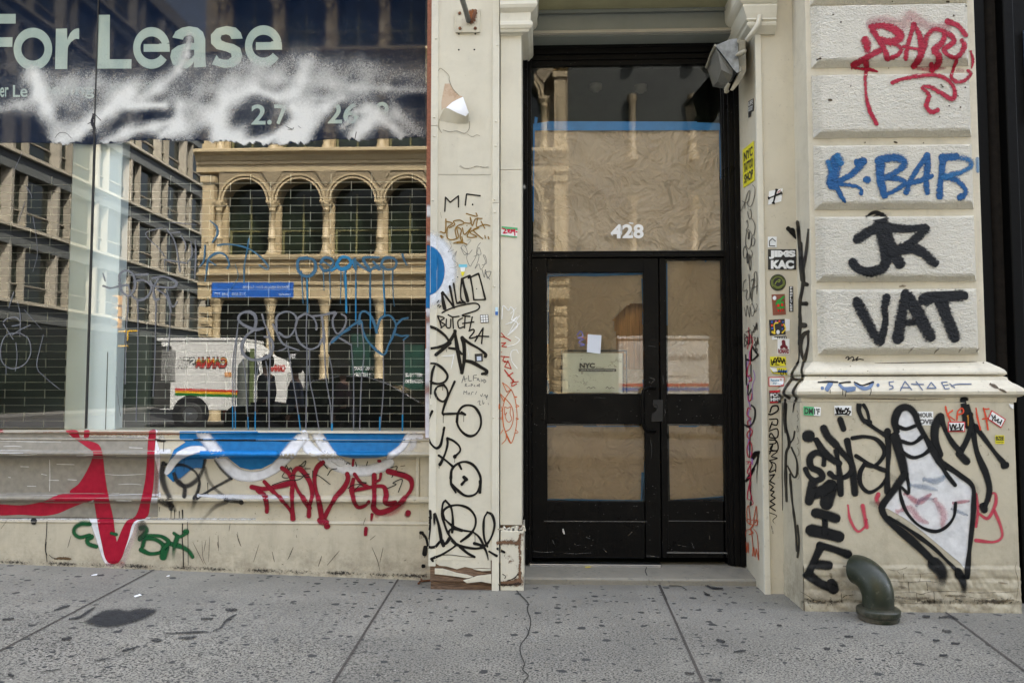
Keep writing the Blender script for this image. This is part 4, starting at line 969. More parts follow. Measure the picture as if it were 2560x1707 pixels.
props(b.build('screw_holes', m_ink, pil), kind='stuff')
# torn paint curl on the pillar
curl = thing('paint_curl', 'curled flap of peeling paint hanging on the pillar below the bracket', 'peeling paint', at(*c2s('M1', (300,1050)), D_P))
m_und = wall_mat('primer_under_paint', (0.52,0.40,0.29), amt=0.6, dirt=(0.45,0.25,0.13), speck=0.5)
S_PP = Surf([ppanel])
MBp = MB(); pts = [(190,765),(235,765),(262,810),(310,865),(355,885),(350,905),(280,945),(205,985),(175,990),(160,1010),(158,940),(175,840)]
MBp.poly([S_PP.hit(*c2s('M1', p), 0.0009) for p in pts], (0,0.0003,0)); MBp.build('bare_patch', m_und, curl)
m_wt = plain('white_paint_back', (0.75,0.76,0.78), 0.5, var=0.03)
A = [(355,885),(310,905),(255,935),(200,985)]; B = [(408,1030),(380,1062),(300,1030),(225,990)]
b = MB(); vs = []
for i in range(4):
    for k in range(6):
        u = k/5; d = D_P+0.004-0.055*math.sin(u*math.pi*0.5)*(1-i*0.22)
        p = (A[i][0]*(1-u)+B[i][0]*u, A[i][1]*(1-u)+B[i][1]*u); vs.append(at(*c2s('M1', p), d))
b.add(vs, [(i*6+k, i*6+k+1, (i+1)*6+k+1, (i+1)*6+k) for i in range(3) for k in range(5)], True); b.build('flap_underside', m_wt, curl, recalc=False)
b = MB(); A = [(408,1030),(380,1062),(300,1030),(225,990),(180,995),(145,1070)]; B = [(414,1110),(395,1130),(310,1130),(240,1120),(185,1110),(140,1100)]; vs = []
for i in range(6):
    for k in range(6):
        u = k/5; d = D_P-0.05*(1-i*0.17)+ (0.057-0.05*i*0.17)*u
        p = (A[i][0]*(1-u)+B[i][0]*u, A[i][1]*(1-u)+B[i][1]*u); vs.append(at(*c2s('M1', p), min(d, D_P+0.0065)))
b.add(vs, [(i*6+k, i*6+k+1, (i+1)*6+k+1, (i+1)*6+k) for i in range(5) for k in range(5)], True); b.build('flap', m_cream, curl, recalc=False)
m_ln = paint_mat((0.20,0.17,0.12), 0.25)
strokes('hairline_crack', 'M1', S_LEFT, m_ln, [(4,[(132,650),(155,628),(225,690),(232,740),(262,810),(320,875)]), (4,[(140,1090),(135,1160),(160,1215)],''), (4,[(175,1188),(235,1205),(300,1198),(370,1218),(410,1180),(416,1110)]),
    (3,[(395,1225),(440,1250),(480,1232),(510,1242)]), (3,[(330,1510),(370,1535),(430,1535),(480,1515),(540,1530),(590,1520)])], pil)
strokes('hairline_crack', 'M2', S_LEFT, m_ln, [(3,[(130,134),(610,136)]), (2.5,[(150,480),(160,530)]), (2.5,[(320,60),(380,85),(450,70),(500,62),(590,75)])], pil)
# ------------------------------------------------------------------ standpipe
pc = G.hit(2196, 1545)
stand = thing('vent_pipe', 'dark green cast iron elbow pipe rising from the pavement before the pier', 'pipe', (pc.x, pc.y, 0))
t = NT('dark_green_iron'); ch_ = t.rng(t.noise(26, 5, 0.75), 0.60, 0.63); zz = t.n('SeparateXYZ', None, Vector=t.co()).outputs[2]
c = t.mix(t.rng(t.noise(7, 4, 0.7), 0.3, 0.7), (0.009,0.013,0.006), (0.019,0.025,0.012)); c = t.mix(t.math('MULTIPLY', ch_, 0.35), c, (0.08,0.075,0.055))
c = t.mix(t.math('MULTIPLY', t.rng(zz, 0.10, 0.0), t.rng(t.noise(18, 4, 0.7), 0.4, 0.6)), c, (0.10,0.085,0.065))
m_grn = t.done(t.bsdf(c, t.rng(t.noise(9, 3), 0.3, 0.7, 0.25, 0.55), 0, 0.45, t.bump(t.math('ADD', t.noise(60, 4, 0.7), t.math('MULTIPLY', ch_, -0.5)), 0.4, 0.003)))
yb = G.hit(2195, 1562).y+0.10
cx_ = X(2196, yb, 1540)
MB().lathe((cx_, yb, 0), [(0.100,0.0),(0.106,0.008),(0.106,0.026),(0.111,0.030),(0.114,0.034),(0.114,0.060),(0.106,0.067),(0.084,0.071)], 40).build('flange', m_grn, stand, bevel=0.003)
# elbow: rises, then turns away toward the wall and to the left
pts = []; rr = []; hd_ = Vector((-0.50, 0.86, 0))
for k in range(26):
    u = k/25; a = max(0, (u-0.12)/0.88)*R_(97)
    pts.append(Vector((cx_, yb, 0.06+0.06*min(1, u/0.12)))+hd_*0.125*(1-math.cos(a))+Vector((0,0,0.127*math.sin(a)))); rr.append(0.081+0.004*math.sin(u*3.1))
MB().tube(pts, rr, 36).build('elbow', m_grn, stand)
# rusty tie at the foot of the pillar
rb = thing('rusty_hasp', 'small rusty iron hasp lying at the foot of the bulkhead corner', 'hasp', G.hit(1065, 1447))
b = MB()
for a_, c_ in (((1052,1447),(1058,1440)), ((1058,1440),(1078,1440)), ((1078,1440),(1084,1452)), ((1084,1452),(1054,1455)), ((1054,1455),(1052,1447)), ((1076,1440),(1086,1434)), ((1050,1456),(1046,1461))):
    b.tube([G.hit(*a_)+Vector((0,0,0.008)), G.hit(*c_)+Vector((0,0,0.008))], 0.007, 6)
b.build('loop', m_rust, rb)
b = MB(); b.tube([G.hit(1062,1448)+Vector((0,0,0.006)), G.hit(1074,1447)+Vector((0,0,0.006))], 0.005, 6); b.build('pin', m_white, rb)

# ------------------------------------------------------------------ the building over the shopfront
m_up = wall_mat('upper_wall_paint', (0.5,0.47,0.38), amt=0.3)
up = thing('host_building', 'tall masonry building whose cream ground-floor shopfront fills the view', 'building', (0, 7, 0))
b = MB(); b.box(-30, 30, 5.08, 18, 4.41, 15.0); b.build('upper_storeys', m_up, up)
b = MB(); b.box(-30, xb0-0.62, 5.2, 18, -0.1, 4.40); b.box(12, 30, 5.2, 18, -0.1, 4.40); b.box(-30, 30, 7.5, 18, -0.1, 4.40); b.build('rear_block', m_up, up)
# ------------------------------------------------------------------ across the street: seen mirrored in the shop window and door glass
DV = 30.0; YO = 2*GLASS_Y-DV; K_ = F_PX/DV
def ox(px): return opp(px, 900, DV).x
def oz(py, px=800): return opp(px, py, DV).z
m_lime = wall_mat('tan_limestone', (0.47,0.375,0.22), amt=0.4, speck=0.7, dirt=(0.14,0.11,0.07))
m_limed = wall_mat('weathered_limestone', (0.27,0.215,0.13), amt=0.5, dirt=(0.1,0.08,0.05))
m_owin = plain('dark_window_glass', (0.012,0.018,0.010), 0.15, var=0.5, sc=0.6)
m_ofr = plain('olive_window_frame', (0.15,0.145,0.06), 0.5)
arc = thing('arcaded_building', 'ornate tan arcaded facade across the street, mirrored in the shop window', 'building', (ox(900), YO, 0))
bay = (ox(944)-ox(671))/2.0; c0 = ox(538)+0.0
zs = [6.33, 10.40, 14.30]           # sill heights of upper storeys
z2 = oz(747)                        # underside of the banner beam
xw0 = ox(499); ncol = 7; xw1 = c0+bay*6+0.95
YW = YO-0.45                        # wall plane behind columns
pil_x = [xw0+0.24, c0+bay*6+0.62]
def colx(i): return c0+bay*i+(0.0 if i <= 6 else 1.1)
parts_ = {}
b = MB()
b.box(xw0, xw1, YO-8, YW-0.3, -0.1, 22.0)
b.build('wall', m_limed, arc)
def arch_wall(xa, xb, zc, r, ztop, y0, y1):
    """spandrel block above one round arch"""
    b = MB(); n = 20; xm_ = (xa+xb)/2; top0 = []; bot0 = []
    for i in range(n+1):
        a = math.pi-math.pi*i/n; bot0.append((xm_+r*math.cos(a), zc+r*math.sin(a)))
    F = [(xa, zc)]+bot0+[(xb, zc)]; V = []
    for y in (y0, y1):
        for x, z in F: V.append((x, y, z))
        for x, z in F: V.append((x, y, ztop))
    m = len(F)
    fs = []
    for i in range(m-1):
        fs += [(i, i+1, m+i+1, m+i), (2*m+i, 2*m+i+1, 3*m+i+1, 3*m+i), (i, i+1, 2*m+i+1, 2*m+i)]
    b.add(V, fs); return b
def arch_ring(xm_, zc, r0, r1, y0, y1, n=20):
    b = MB(); A = [math.pi-math.pi*i/n for i in range(n+1)]; V = []
    for y in (y0, y1):
        for r in (r0, r1): V += [(xm_+r*math.cos(a), y, zc+r*math.sin(a)) for a in A]
    m = n+1; fs = []
    for i in range(n):
        fs += [(i,i+1,m+i+1,m+i), (2*m+i,2*m+i+1,3*m+i+1,3*m+i), (m+i,m+i+1,3*m+i+1,3*m+i), (i,i+1,2*m+i+1,2*m+i)]
    b.add(V, fs); return b
colm = None
def copy_part(o, dx, dz, parent):
    c = o.copy(); COL.objects.link(c); c.parent = parent; c.matrix_parent_inverse = o.matrix_parent_inverse.copy()
    c.location = (o.location.x+dx, o.location.y, o.location.z+dz); return c
# prototype column of an upper storey (height 2.15 to the springing)
hc = 2.02
x = colx(0); z = zs[0]
b = MB(); b.lathe((x, YO-0.02, z), [(0.21,0.0),(0.21,0.10),(0.17,0.14),(0.185,0.19),(0.135,0.24),(0.135,0.62),(0.16,0.64),(0.16,0.67),(0.132,0.69),(0.118,hc-0.30),(0.15,hc-0.28),(0.12,hc-0.25),(0.15,hc-0.14),(0.21,hc-0.06),(0.21,hc)], 16)
b.box(x-0.2, x+0.2, YW-0.05, YO+0.16, z+hc, z+hc+0.08); b.box(x-0.10, x+0.22, YW-0.1, YW+0.12, z, z+hc)
col0 = b.build('column', m_lime, arc)
rj = bay/2
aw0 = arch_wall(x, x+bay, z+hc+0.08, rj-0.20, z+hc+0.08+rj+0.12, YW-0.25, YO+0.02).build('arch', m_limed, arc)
ar0 = arch_ring(x+bay/2, z+hc+0.08, rj-0.20, rj-0.13, YO, YO+0.10); 
b2 = arch_ring(x+bay/2, z+hc+0.08, rj-0.08, rj-0.01, YO, YO+0.12); ar0.add(b2.v, b2.f); ar0 = ar0.build('archivolt', m_lime, arc)
b = MB(); b.box(x+0.12, x+bay-0.12, YW-0.28, YW-0.24, z, z+hc+rj); wn0 = b.build('window', m_owin, arc)
b = MB(); b.box(x+bay/2-0.03, x+bay/2+0.03, YW-0.24, YW-0.18, z, z+hc+0.5); b.box(x+0.15, x+bay-0.12, YW-0.24, YW-0.18, z, z+0.10); b.box(x+0.22, x+0.30, YW-0.24, YW-0.18, z, z+hc*0.55); b.box(x+bay-0.3, x+bay-0.22, YW-0.24, YW-0.18, z, z+hc*0.55); b.box(x+0.2, x+bay-0.2, YW-0.24, YW-0.20, z+hc*0.52, z+hc*0.52+0.05)
fr0 = b.build('window_frame', m_ofr, arc)
for s_ in range(3):
    dz = zs[s_]-zs[0]
    for i in range(7):
        dx = colx(i)-colx(0)
        if s_ == 0 and i == 0: continue
        copy_part(col0, dx, dz, arc)
        if i == 6: continue
        copy_part(aw0, dx, dz, arc); copy_part(ar0, dx, dz, arc); copy_part(wn0, dx, dz, arc); copy_part(fr0, dx, dz, arc)
# cornices between storeys and panels of dark carving in the spandrels
def cornice(z0, z1, big):
    h = z1-z0
    pr = [(YW, z0), (YO+0.06, z0), (YO+0.06, z0+h*0.30), (YO+0.12, z0+h*0.34), (YO+0.12, z0+h*0.48), (YO+0.16, z0+h*0.50), (YO+big*0.55, z0+h*0.72), (YO+big*0.9, z0+h*0.82), (YO+big, z0+h*0.84), (YO+big, z0+h*0.95), (YO+big*0.95, z1), (YW, z1)]
    MB().prism(pr, xw0-0.28, xw1).build('cornice', m_lime, arc)
for s_ in range(3): cornice(zs[s_]+hc+0.08+rj+0.10, zs[s_]+(zs[1]-zs[0] if s_ == 0 else 3.90), 0.42)
# sill and beams between first floor and shopfront
pr = [(YW, z2), (YO+0.10, z2), (YO+0.10, z2+0.5), (YO+0.16, z2+0.52), (YO+0.16, z2+0.62), (YO+0.04, z2+0.66), (YO+0.04, z2+0.86), (YO+0.26, z2+0.92), (YO+0.26, z2+1.0), (YO+0.05, z2+1.05), (YO+0.05, z2+1.28), (YO+0.15, z2+1.30), (YO+0.15, z2+1.36), (YO+0.06, z2+1.38), (YO+0.06, zs[0]-0.22), (YO+0.22, zs[0]-0.16), (YO+0.24, zs[0]-0.10), (YO+0.24, zs[0]), (YW-0.3, zs[0])]
MB().prism(pr, xw0-0.1, xw1).build('beam', m_lime, arc)
# pilasters
for px_ in pil_x:
    b = MB(); w_ = 0.22
    for z0, z1 in ((zs[0], zs[0]+hc+0.8), (zs[1], zs[1]+hc+0.8), (zs[2], zs[2]+hc+0.8)):
        b.box(px_-w_, px_+w_, YW, YO+0.14, z0, z1); b.box(px_-w_-0.06, px_+w_+0.06, YW, YO+0.22, z1, z1+0.22); b.box(px_-w_-0.04, px_+w_+0.04, YW, YO+0.19, z0, z0+0.25)
        b.box(px_-0.09, px_+0.09, YO+0.1, YO+0.17, z0+0.5, z1-0.7)
    k = 0
    z = 0.0
    while z < z2-0.3:
        b.box(px_-w_-0.03, px_+w_+0.03, YW, YO+0.17, z, z+0.34); b.box(px_-w_+0.06, px_+w_-0.06, YO+0.16, YO+0.22, z+0.09, z+0.25); z += 0.40
    b.build('pilaster', m_lime, arc)
b = MB()
for s_ in range(3):
    for i in range(7):
        if i > 0: 
            x = colx(i); z = zs[s_]+hc+0.08
            b.poly([(x-0.42,YO+0.03,z+rj+0.10),(x+0.42,YO+0.03,z+rj+0.10),(x+0.2,YO+0.03,z+rj-0.25),(x,YO+0.03,z+0.55),(x-0.2,YO+0.03,z+rj-0.25)], (0,0.03,0))
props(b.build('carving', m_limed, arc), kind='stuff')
# ground floor: columns, dark shopfront, green posters
x = colx(0)
b = MB(); b.lathe((x, YO-0.02, 0), [(0.24,0.0),(0.24,0.5),(0.2,0.55),(0.2,0.7),(0.17,0.75),(0.19,1.5),(0.21,1.54),(0.21,1.6),(0.17,1.64),(0.17,2.35),(0.20,2.4),(0.20,2.5),(0.155,2.55),(0.15,z2-0.55),(0.19,z2-0.5),(0.16,z2-0.45),(0.24,z2-0.12),(0.26,z2-0.1),(0.26,z2)], 16)
gc0 = b.build('column', m_lime, arc)
for i in range(1, 7): copy_part(gc0, colx(i)-x, 0, arc)
b = MB(); b.box(xw0, xw1, YW-0.02, YW+0.02, 0, z2); b.build('shopfront_glazing', plain('dark_shopfront', (0.012,0.013,0.012), 0.15, var=0.6, sc=1.2), arc)
m_gp = plain('green_poster', (0.005,0.045,0.03), 0.6, var=0.6, sc=2.5)
for xa, xb_, za, zb_, s1, s2 in ((870,935,832,958,'5000 YEARS','OF HISTORY'), (1003,1058,860,975,'MEET YOUR','NEIGHBORS')):
    p0, p1 = opp(xa, zb_, DV), opp(xb_, za, DV)
    g_ = MB().box(p0.x, p1.x, YW+0.02, YW+0.05, p0.z, p1.z).build('poster', m_gp, arc)
    for k, s3 in enumerate((s1, s2)):
        v, f = text_mesh(s3, 0.01); me = bpy.data.meshes.new('lettering'); W_ = abs(p1.x-p0.x)*0.8; xc = (p0.x+p1.x)/2
        me.from_pydata([(xc+W_/2-a*W_, YW+0.055, p0.z+0.5-k*0.24+c_*0.15) for a, c_ in v], [], f); me.materials.append(m_white); me.update()
        put(link(bpy.data.objects.new('lettering', me)), g_)
dkb = thing('dark_iron_building', 'dark building with slender pale columns, mirrored faintly in the door glass', 'building', (xw1+8, YO-0.3, 0))
m_dkb = plain('dark_olive_facade', (0.022,0.026,0.02), 0.5, var=0.3, sc=0.5)
MB().box(xw1+0.01, 48, YO-9, YO-0.75, -0.1, 22).build('wall', m_dkb, dkb)  # wall stretched far past the view to cut low sky light
x = ox(1592); b = MB(); b.lathe((x, YO-0.5, zs[1]-0.3), [(0.22,0.0),(0.22,0.2),(0.15,0.25),(0.14,2.3),(0.2,2.45),(0.2,2.6)], 16); dc0 = b.build('column', m_limed, dkb)
for i in range(0, 8):
    for s_ in range(-1, 2):
        if i == 0 and s_ == 0: continue
        copy_part(dc0, i*2.35, s_*4.0, dkb)
props(MB().box(-60, -36.3, -60, -24.6, -0.1, 20).build('sky_blocking_building', m_dkb), 'plain dark block added out of view beyond the modern office block to cut low sky light', 'building', kind='thing')  # unseen block, added only to cut low sky light on the shopfront
# blue banner
bb = thing('blue_banner', 'long blue leasing banner on the ornate facade, mirrored in the shop window', 'banner', (ox(640), YO+0.18, z2))
m_blue = plain('blue_banner_vinyl', (0.01,0.10,0.42), 0.5)
p0, p1 = opp(534, 745, DV), opp(738, 707, DV)
MB().box(p0.x, p1.x, YO+0.18, YO+0.19, p0.z, p1.z).build('sheet', m_blue, bb)
def otext(s, x_left, x_right, z0, z1, y, mat, parent, bold=0.01):
    """text that reads rightly for someone looking at the far side from here (so mirrored in the glass)"""
    v, f = text_mesh(s, bold); me = bpy.data.meshes.new('lettering')
    me.from_pydata([(x_left+(x_right-x_left)*a, y, z0+(z1-z0)*c_) for a, c_ in v], [], f); me.materials.append(mat); me.update()
    return put(link(bpy.data.objects.new('lettering', me)), parent)
m_otw = plain('banner_white_ink', (0.45,0.55,0.75), 0.6)
L_ = p1.x-p0.x; H_ = p1.z-p0.z
otext('Retail space For Lease', p1.x-0.06*L_, p1.x-0.62*L_, p0.z+H_*0.55, p0.z+H_*0.8, YO+0.196, m_otw, bb)
otext('AVAILABLE', p1.x-0.03*L_, p1.x-0.18*L_, p0.z+H_*0.12, p0.z+H_*0.25, YO+0.196, m_otw, bb)
otext('212 555', p1.x-0.58*L_, p1.x-0.75*L_, p0.z+H_*0.12, p0.z+H_*0.32, YO+0.196, m_otw, bb); otext('646 777', p1.x-0.80*L_, p1.x-0.97*L_, p0.z+H_*0.12, p0.z+H_*0.32, YO+0.196, m_otw, bb)

# modern block beyond the cross street (its long side runs away from us in the mirror)
XM = -26.0
modn = thing('modern_office_block', 'modern banded office block with tall dark windows, mirrored at the left of the window', 'building', (XM, -40, 0))
m_conc = plain('grey_tan_concrete', (0.30,0.27,0.21), 0.7, var=0.15)
m_band = plain('grey_slab_band', (0.12,0.125,0.115), 0.6, var=0.1)
m_sill = plain('pale_sill', (0.46,0.41,0.31), 0.6)
m_mwin = plain('green_black_glass', (0.010,0.016,0.012), 0.08, var=0.5, sc=0.4)
ya, yb_ = 2*GLASS_Y-31.0, 2*GLASS_Y-66.0; SH = 3.72; Z0 = 5.55
MB().box(XM-10, XM-0.45, yb_, ya, -0.1, Z0+SH*6.0).build('wall', m_band, modn)
b = MB(); bs = MB(); bd = MB()
for k in range(7):
    z = Z0+k*SH-SH*0.0
    if k < 7:
        bs.box(XM-0.5, XM+0.10, yb_, ya, z-0.10, z+0.06)         # pale sill line
        bd.box(XM-0.5, XM-0.12, yb_, ya, z-0.55, z-0.10)         # dark recess
        b.box(XM-0.5, XM+0.02, yb_, ya, z-0.95, z-0.55)          # grey slab band
bs.build('sill', m_sill, modn); b.build('slab_band', m_band, modn); bd.build('spandrel', plain('dark_spandrel', (0.03,0.035,0.038), 0.5), modn)
y0 = 2*GLASS_Y-31.2
kk = 0; win0 = None; pier0 = None; nar0 = None
bayM = 3.78
D_first = -XM*F_PX/(1352-108)                                    # virtual distance of one known pier
piersD = [D_first+bayM*j for j in range(-3, 7)]
for s_ in range(6):
    for D_ in piersD:
        y = 2*GLASS_Y-D_; z = Z0+s_*SH+0.06; h = SH-0.95-0.06
        if win0 is None:
            w0_ = MB(); w0_.box(XM-0.50, XM-0.40, y-bayM+0.3, y, z, z+h); win0 = w0_.build('window', m_mwin, modn); ry, rz = y, z
            t_ = MB(); t_.box(XM-0.42, XM-0.30, y-bayM+0.3, y, z+h*0.30, z+h*0.30+0.07)
            tb = t_.build('transom', m_conc, win0)
            q_ = MB(); q_.poly([(XM+0.04,y-0.09,z),(XM+0.04,y+0.09,z),(XM-0.42,y+0.27,z),(XM-0.42,y-0.27,z)], (0,0,h)); pier0 = q_.build('window_pier', m_conc, modn)
            q_ = MB(); q_.box(XM-0.42, XM-0.02, y-1.22, y-1.12, z, z+h); nar0 = q_.build('mullion', m_conc, modn)
            continue
        c = win0.copy(); COL.objects.link(c); c.parent = modn; c.matrix_parent_inverse = win0.matrix_parent_inverse.copy(); c.location = (0, y-ry, z-rz)
        d = tb.copy(); COL.objects.link(d); d.parent = c; d.matrix_parent_inverse = tb.matrix_parent_inverse.copy()
        for o_ in (pier0, nar0):
            c = o_.copy(); COL.objects.link(c); c.parent = modn; c.matrix_parent_inverse = o_.matrix_parent_inverse.copy(); c.location = (0, y-ry, z-rz)
MB().box(XM-0.5, XM-0.35, yb_, ya, 0, Z0-0.95).build('ground_floor_glazing', m_mwin, modn)
MB().box(XM-0.5, XM+0.12, yb_, ya, Z0+6*SH-0.95, Z0+6*SH+0.1).build('parapet', m_conc, modn)

# white step van at the far kerb
def vp(px, py, Dv=25.2): return opp(px, py, Dv)
YV = 2*GLASS_Y-25.2
van = thing('step_van', 'white step van with rainbow stripe and dispensary lettering, mirrored in the shop window', 'van', (vp(520,1040).x, YV, 0))
m_vw = plain('van_white', (0.60,0.60,0.57), 0.35, var=0.04)
xA = vp(398,900).x; xB = vp(602,900).x; zt = 2.86
b = MB(); b.box(xA+0.05, xB, YV-2.0, YV, 0.55, zt-0.10); b.box(xA-0.10, xB+0.02, YV-2.03, YV+0.03, zt-0.10, zt)
xW = vp(477,1029).x
vb = b.build('body', m_vw, van, bevel=0.02)
b = MB(); b.poly([(xB,YV,0.6),(vp(717,900).x,YV,0.6),(vp(717,900).x,YV,1.75),(vp(705,900).x,YV,2.0),(vp(640,900).x,YV,2.35),(xB,YV,2.75)], (0,-2.0,0)); b.build('nose', m_vw, van, bevel=0.03)
b = MB(); b.poly([(xB+0.15,YV+0.01,1.7),(vp(650,900).x,YV+0.01,1.7),(vp(640,900).x,YV+0.01,2.2),(xB+0.15,YV+0.01,2.5)], (0,-0.03,0)); b.build('side_window', m_mwin, van)
b = MB(); b.box(vp(388,900).x, vp(428,900).x, YV-0.5, YV+0.02, 0.62, 2.6); b.build('open_doorway', plain('van_dark_opening', (0.03,0.03,0.028), 0.6), van)
b = MB()
for k in range(20): b.box(vp(405,900).x, vp(440,900).x, YV+0.02, YV+0.04, 1.5+k*0.05, 1.525+k*0.05)
b.build('louvre', plain('louvre_grey', (0.35,0.35,0.33), 0.5), van)
def wheel(parent, x, y, r, w_=0.25, mt=None):
    b = MB(); b.rings([[(x+q*math.cos(a), y+d, r+q*math.sin(a)) for a in [k*math.pi/14 for k in range(28)]] for q, d in ((r*0.6,0.0),(r*0.9,0.0),(r,-0.03),(r,-w_+0.03),(r*0.9,-w_))], True); t_ = b.build('tyre', plain('tyre_rubber', (0.02,0.02,0.02), 0.8) if 'tyre_rubber' not in bpy.data.materials else bpy.data.materials['tyre_rubber'], parent)
    b = MB(); b.rings([[(x+q*math.cos(a), y+d, r+q*math.sin(a)) for a in [k*math.pi/14 for k in range(28)]] for q, d in ((r*0.62,0.005),(r*0.5,-0.02),(r*0.2,-0.01),(r*0.12,0.02),(0.01,0.02))], True); b.build('rim', m_chrome, t_)
b = MB(); n = 24
b.rings([[(xW+q*math.cos(a), YV+d, 0.42+q*math.sin(a)) for a in [k*2*math.pi/n for k in range(n)]] for q, d in ((0.60,0.004),(0.60,0.012),(0.02,0.012))]); b.build('wheel_arch', m_ink, van)
wheel(van, xW, YV+0.04, 0.40); wheel(van, vp(680,1029).x, YV+0.04, 0.40)
for k, (nm_, cl) in enumerate((('red',(0.45,0.02,0.015)),('yellow',(0.65,0.35,0.02)),('green',(0.02,0.16,0.03)))):
    b = MB(); z = 1.25-k*0.075; b.poly([(vp(440,900).x,YV+0.004,z),(xB,YV+0.004,z-0.06),(xB,YV+0.004,z-0.135),(vp(440,900).x,YV+0.004,z-0.075)], (0,0.004,0)); b.build('stripe', plain('stripe_'+nm_, cl, 0.4), van)
m_vr, m_vy, m_vg = bpy.data.materials['stripe_red'], bpy.data.materials['stripe_yellow'], bpy.data.materials['stripe_green']
za_, zb_ = 1.90, 2.22
L0, L1 = vp(567,900).x, vp(442,900).x; word = 'CANNASTA'
for k, ch in enumerate(word):
    a0 = L0+(L1-L0)*k/8; a1 = L0+(L1-L0)*(k+0.92)/8
    otext(ch, a0+0.02, a1-0.02, za_-0.03, zb_+0.03, YV+0.006, m_ink, van, 0.10)
    otext(ch, a0, a1, za_, zb_, YV+0.010, (m_vr if k < 5 else m_vw), van, 0.03)
    if k < 5: otext(ch, a0+0.01, a1-0.01, za_+0.16, zb_-0.02, YV+0.012, (m_vy, m_vg)[k % 2], van, 0.0)
otext('CANNA', vp(714,900).x, vp(672,900).x, 1.78, 2.0, YV+0.012, m_vr, van, 0.05); otext('TSV', vp(740,900).x, vp(724,900).x, 2.2, 2.35, YV+0.012, m_white, van, 0.03)
b = MB(); b.box(vp(562,935).x, vp(569,935).x, YV, YV+0.02, 1.62, 1.76); b.box(vp(571,935).x, vp(578,935).x, YV, YV+0.02, 1.62, 1.76); b.build('marker_lamp', plain('amber_lens', (0.6,0.25,0.06), 0.3), van)

# mail truck mirrored in the door glass
YM = 2*GLASS_Y-22.0+0.3
def mp(px, py=900): return opp(px, py, 22.0)
mt = thing('mail_truck', 'white mail truck with red and blue stripe, mirrored in the door panes', 'truck', (mp(1650).x, YM, 0))
x0, x1 = mp(1546).x, mp(1772).x
b = MB(); b.box(x0, x1, YM-2.1, YM, 0.75, 2.62); b.build('body', m_vw, mt, bevel=0.02)
b = MB(); b.box(x0-0.03, x1+0.02, YM-2.12, YM+0.04, 2.60, 2.68); b.build('roof_gutter', m_vw, mt, bevel=0.01)
b = MB(); b.box(x0, x1, YM, YM+0.006, 1.30, 1.38); b.build('red_stripe', m_vr, mt); b = MB(); b.box(x0, x1, YM, YM+0.006, 1.18, 1.27); b.build('blue_stripe', m_blue, mt)
m_gt = plain('grey_lettering', (0.12,0.12,0.13), 0.5)
otext('We Deliver For You.', mp(1768).x, mp(1672).x, 2.0, 2.18, YM+0.006, m_gt, mt, 0.03); otext('We Deliver For You.', mp(1600).x, mp(1592).x, 2.02, 2.16, YM+0.006, m_gt, mt, 0.01)
otext('www.usps.com', mp(1722).x, mp(1672).x, 1.52, 1.60, YM+0.006, m_gt, mt)
b = MB(); b.poly([(x1,YM,0.75),(x1+1.1,YM,0.75),(x1+1.1,YM,1.35),(x1+0.75,YM,1.45),(x1+0.45,YM,1.9),(x1,YM,1.9)], (0,-2.0,0)); b.build('cab', plain('cab_dark', (0.05,0.05,0.055), 0.3), mt, bevel=0.02)
for px in (x0+0.5, x1+0.4): wheel(mt, px, YM+0.02, 0.36)
b = MB(); b.box(x0+0.1, x1+0.9, YM-2.0, YM-0.1, 0.35, 0.76); b.build('chassis', m_dark, mt)

# black car parked nearer
YC = 2*GLASS_Y-14.0
def cp(px, py=1000): return opp(px, py, 14.0)
car = thing('black_car', 'black sedan parked at the kerb, mirrored low in the shop window', 'car', (cp(880).x, YC, 0))
m_cb = plain('car_black_paint', (0.008,0.008,0.010), 0.12, var=0.1, bump=0.0)
xa, xb_ = cp(558).x, cp(1240).x
def carpt(u): return xa+(xb_-xa)*u
b = MB(); sec = [(0,0.35),(0.0,0.80),(0.02,0.93),(0.16,1.02),(0.24,1.06),(0.33,1.38),(0.42,1.47),(0.52,1.44),(0.60,1.30),(0.70,1.05),(0.86,0.94),(0.97,0.78),(1.0,0.6),(1.0,0.30)]
low = [(carpt(u), YC, min(z, 1.02)) for u, z in sec]
b.poly([(carpt(u), YC, min(z, 1.0)) for u, z in sec if not 0.25 < u < 0.69], (0,-1.8,0)); b.build('body', m_cb, car, bevel=0.05)
b = MB(); cab = [(0.23,1.0),(0.32,1.38),(0.42,1.47),(0.52,1.45),(0.60,1.32),(0.72,1.0)]
A = [(carpt(u), YC-0.06-(z-1.0)*0.35, z) for u, z in cab]; B = [(carpt(u), YC-1.74+(z-1.0)*0.35, z) for u, z in cab]; n = 6
b.add(A+B, [(0,1,2,3,4,5), (11,10,9,8,7,6)]+[(i,(i+1)%n,n+(i+1)%n,n+i) for i in range(n)]); b.build('cabin', m_mwin, car, bevel=0.02)
b = MB(); b.tube([(p[0], p[1]+0.01, p[2]+0.01) for p in A], 0.012, 6); b.build('window_trim', m_chrome, car)
for u in (0.18, 0.82): wheel(car, carpt(u), YC+0.02, 0.33, 0.22)
b = MB(); b.box(xa-0.02, xa+0.05, YC-0.45, YC-0.05, 0.72, 0.86); b.build('tail_lamp', plain('red_lens', (0.25,0.01,0.01), 0.2), car)

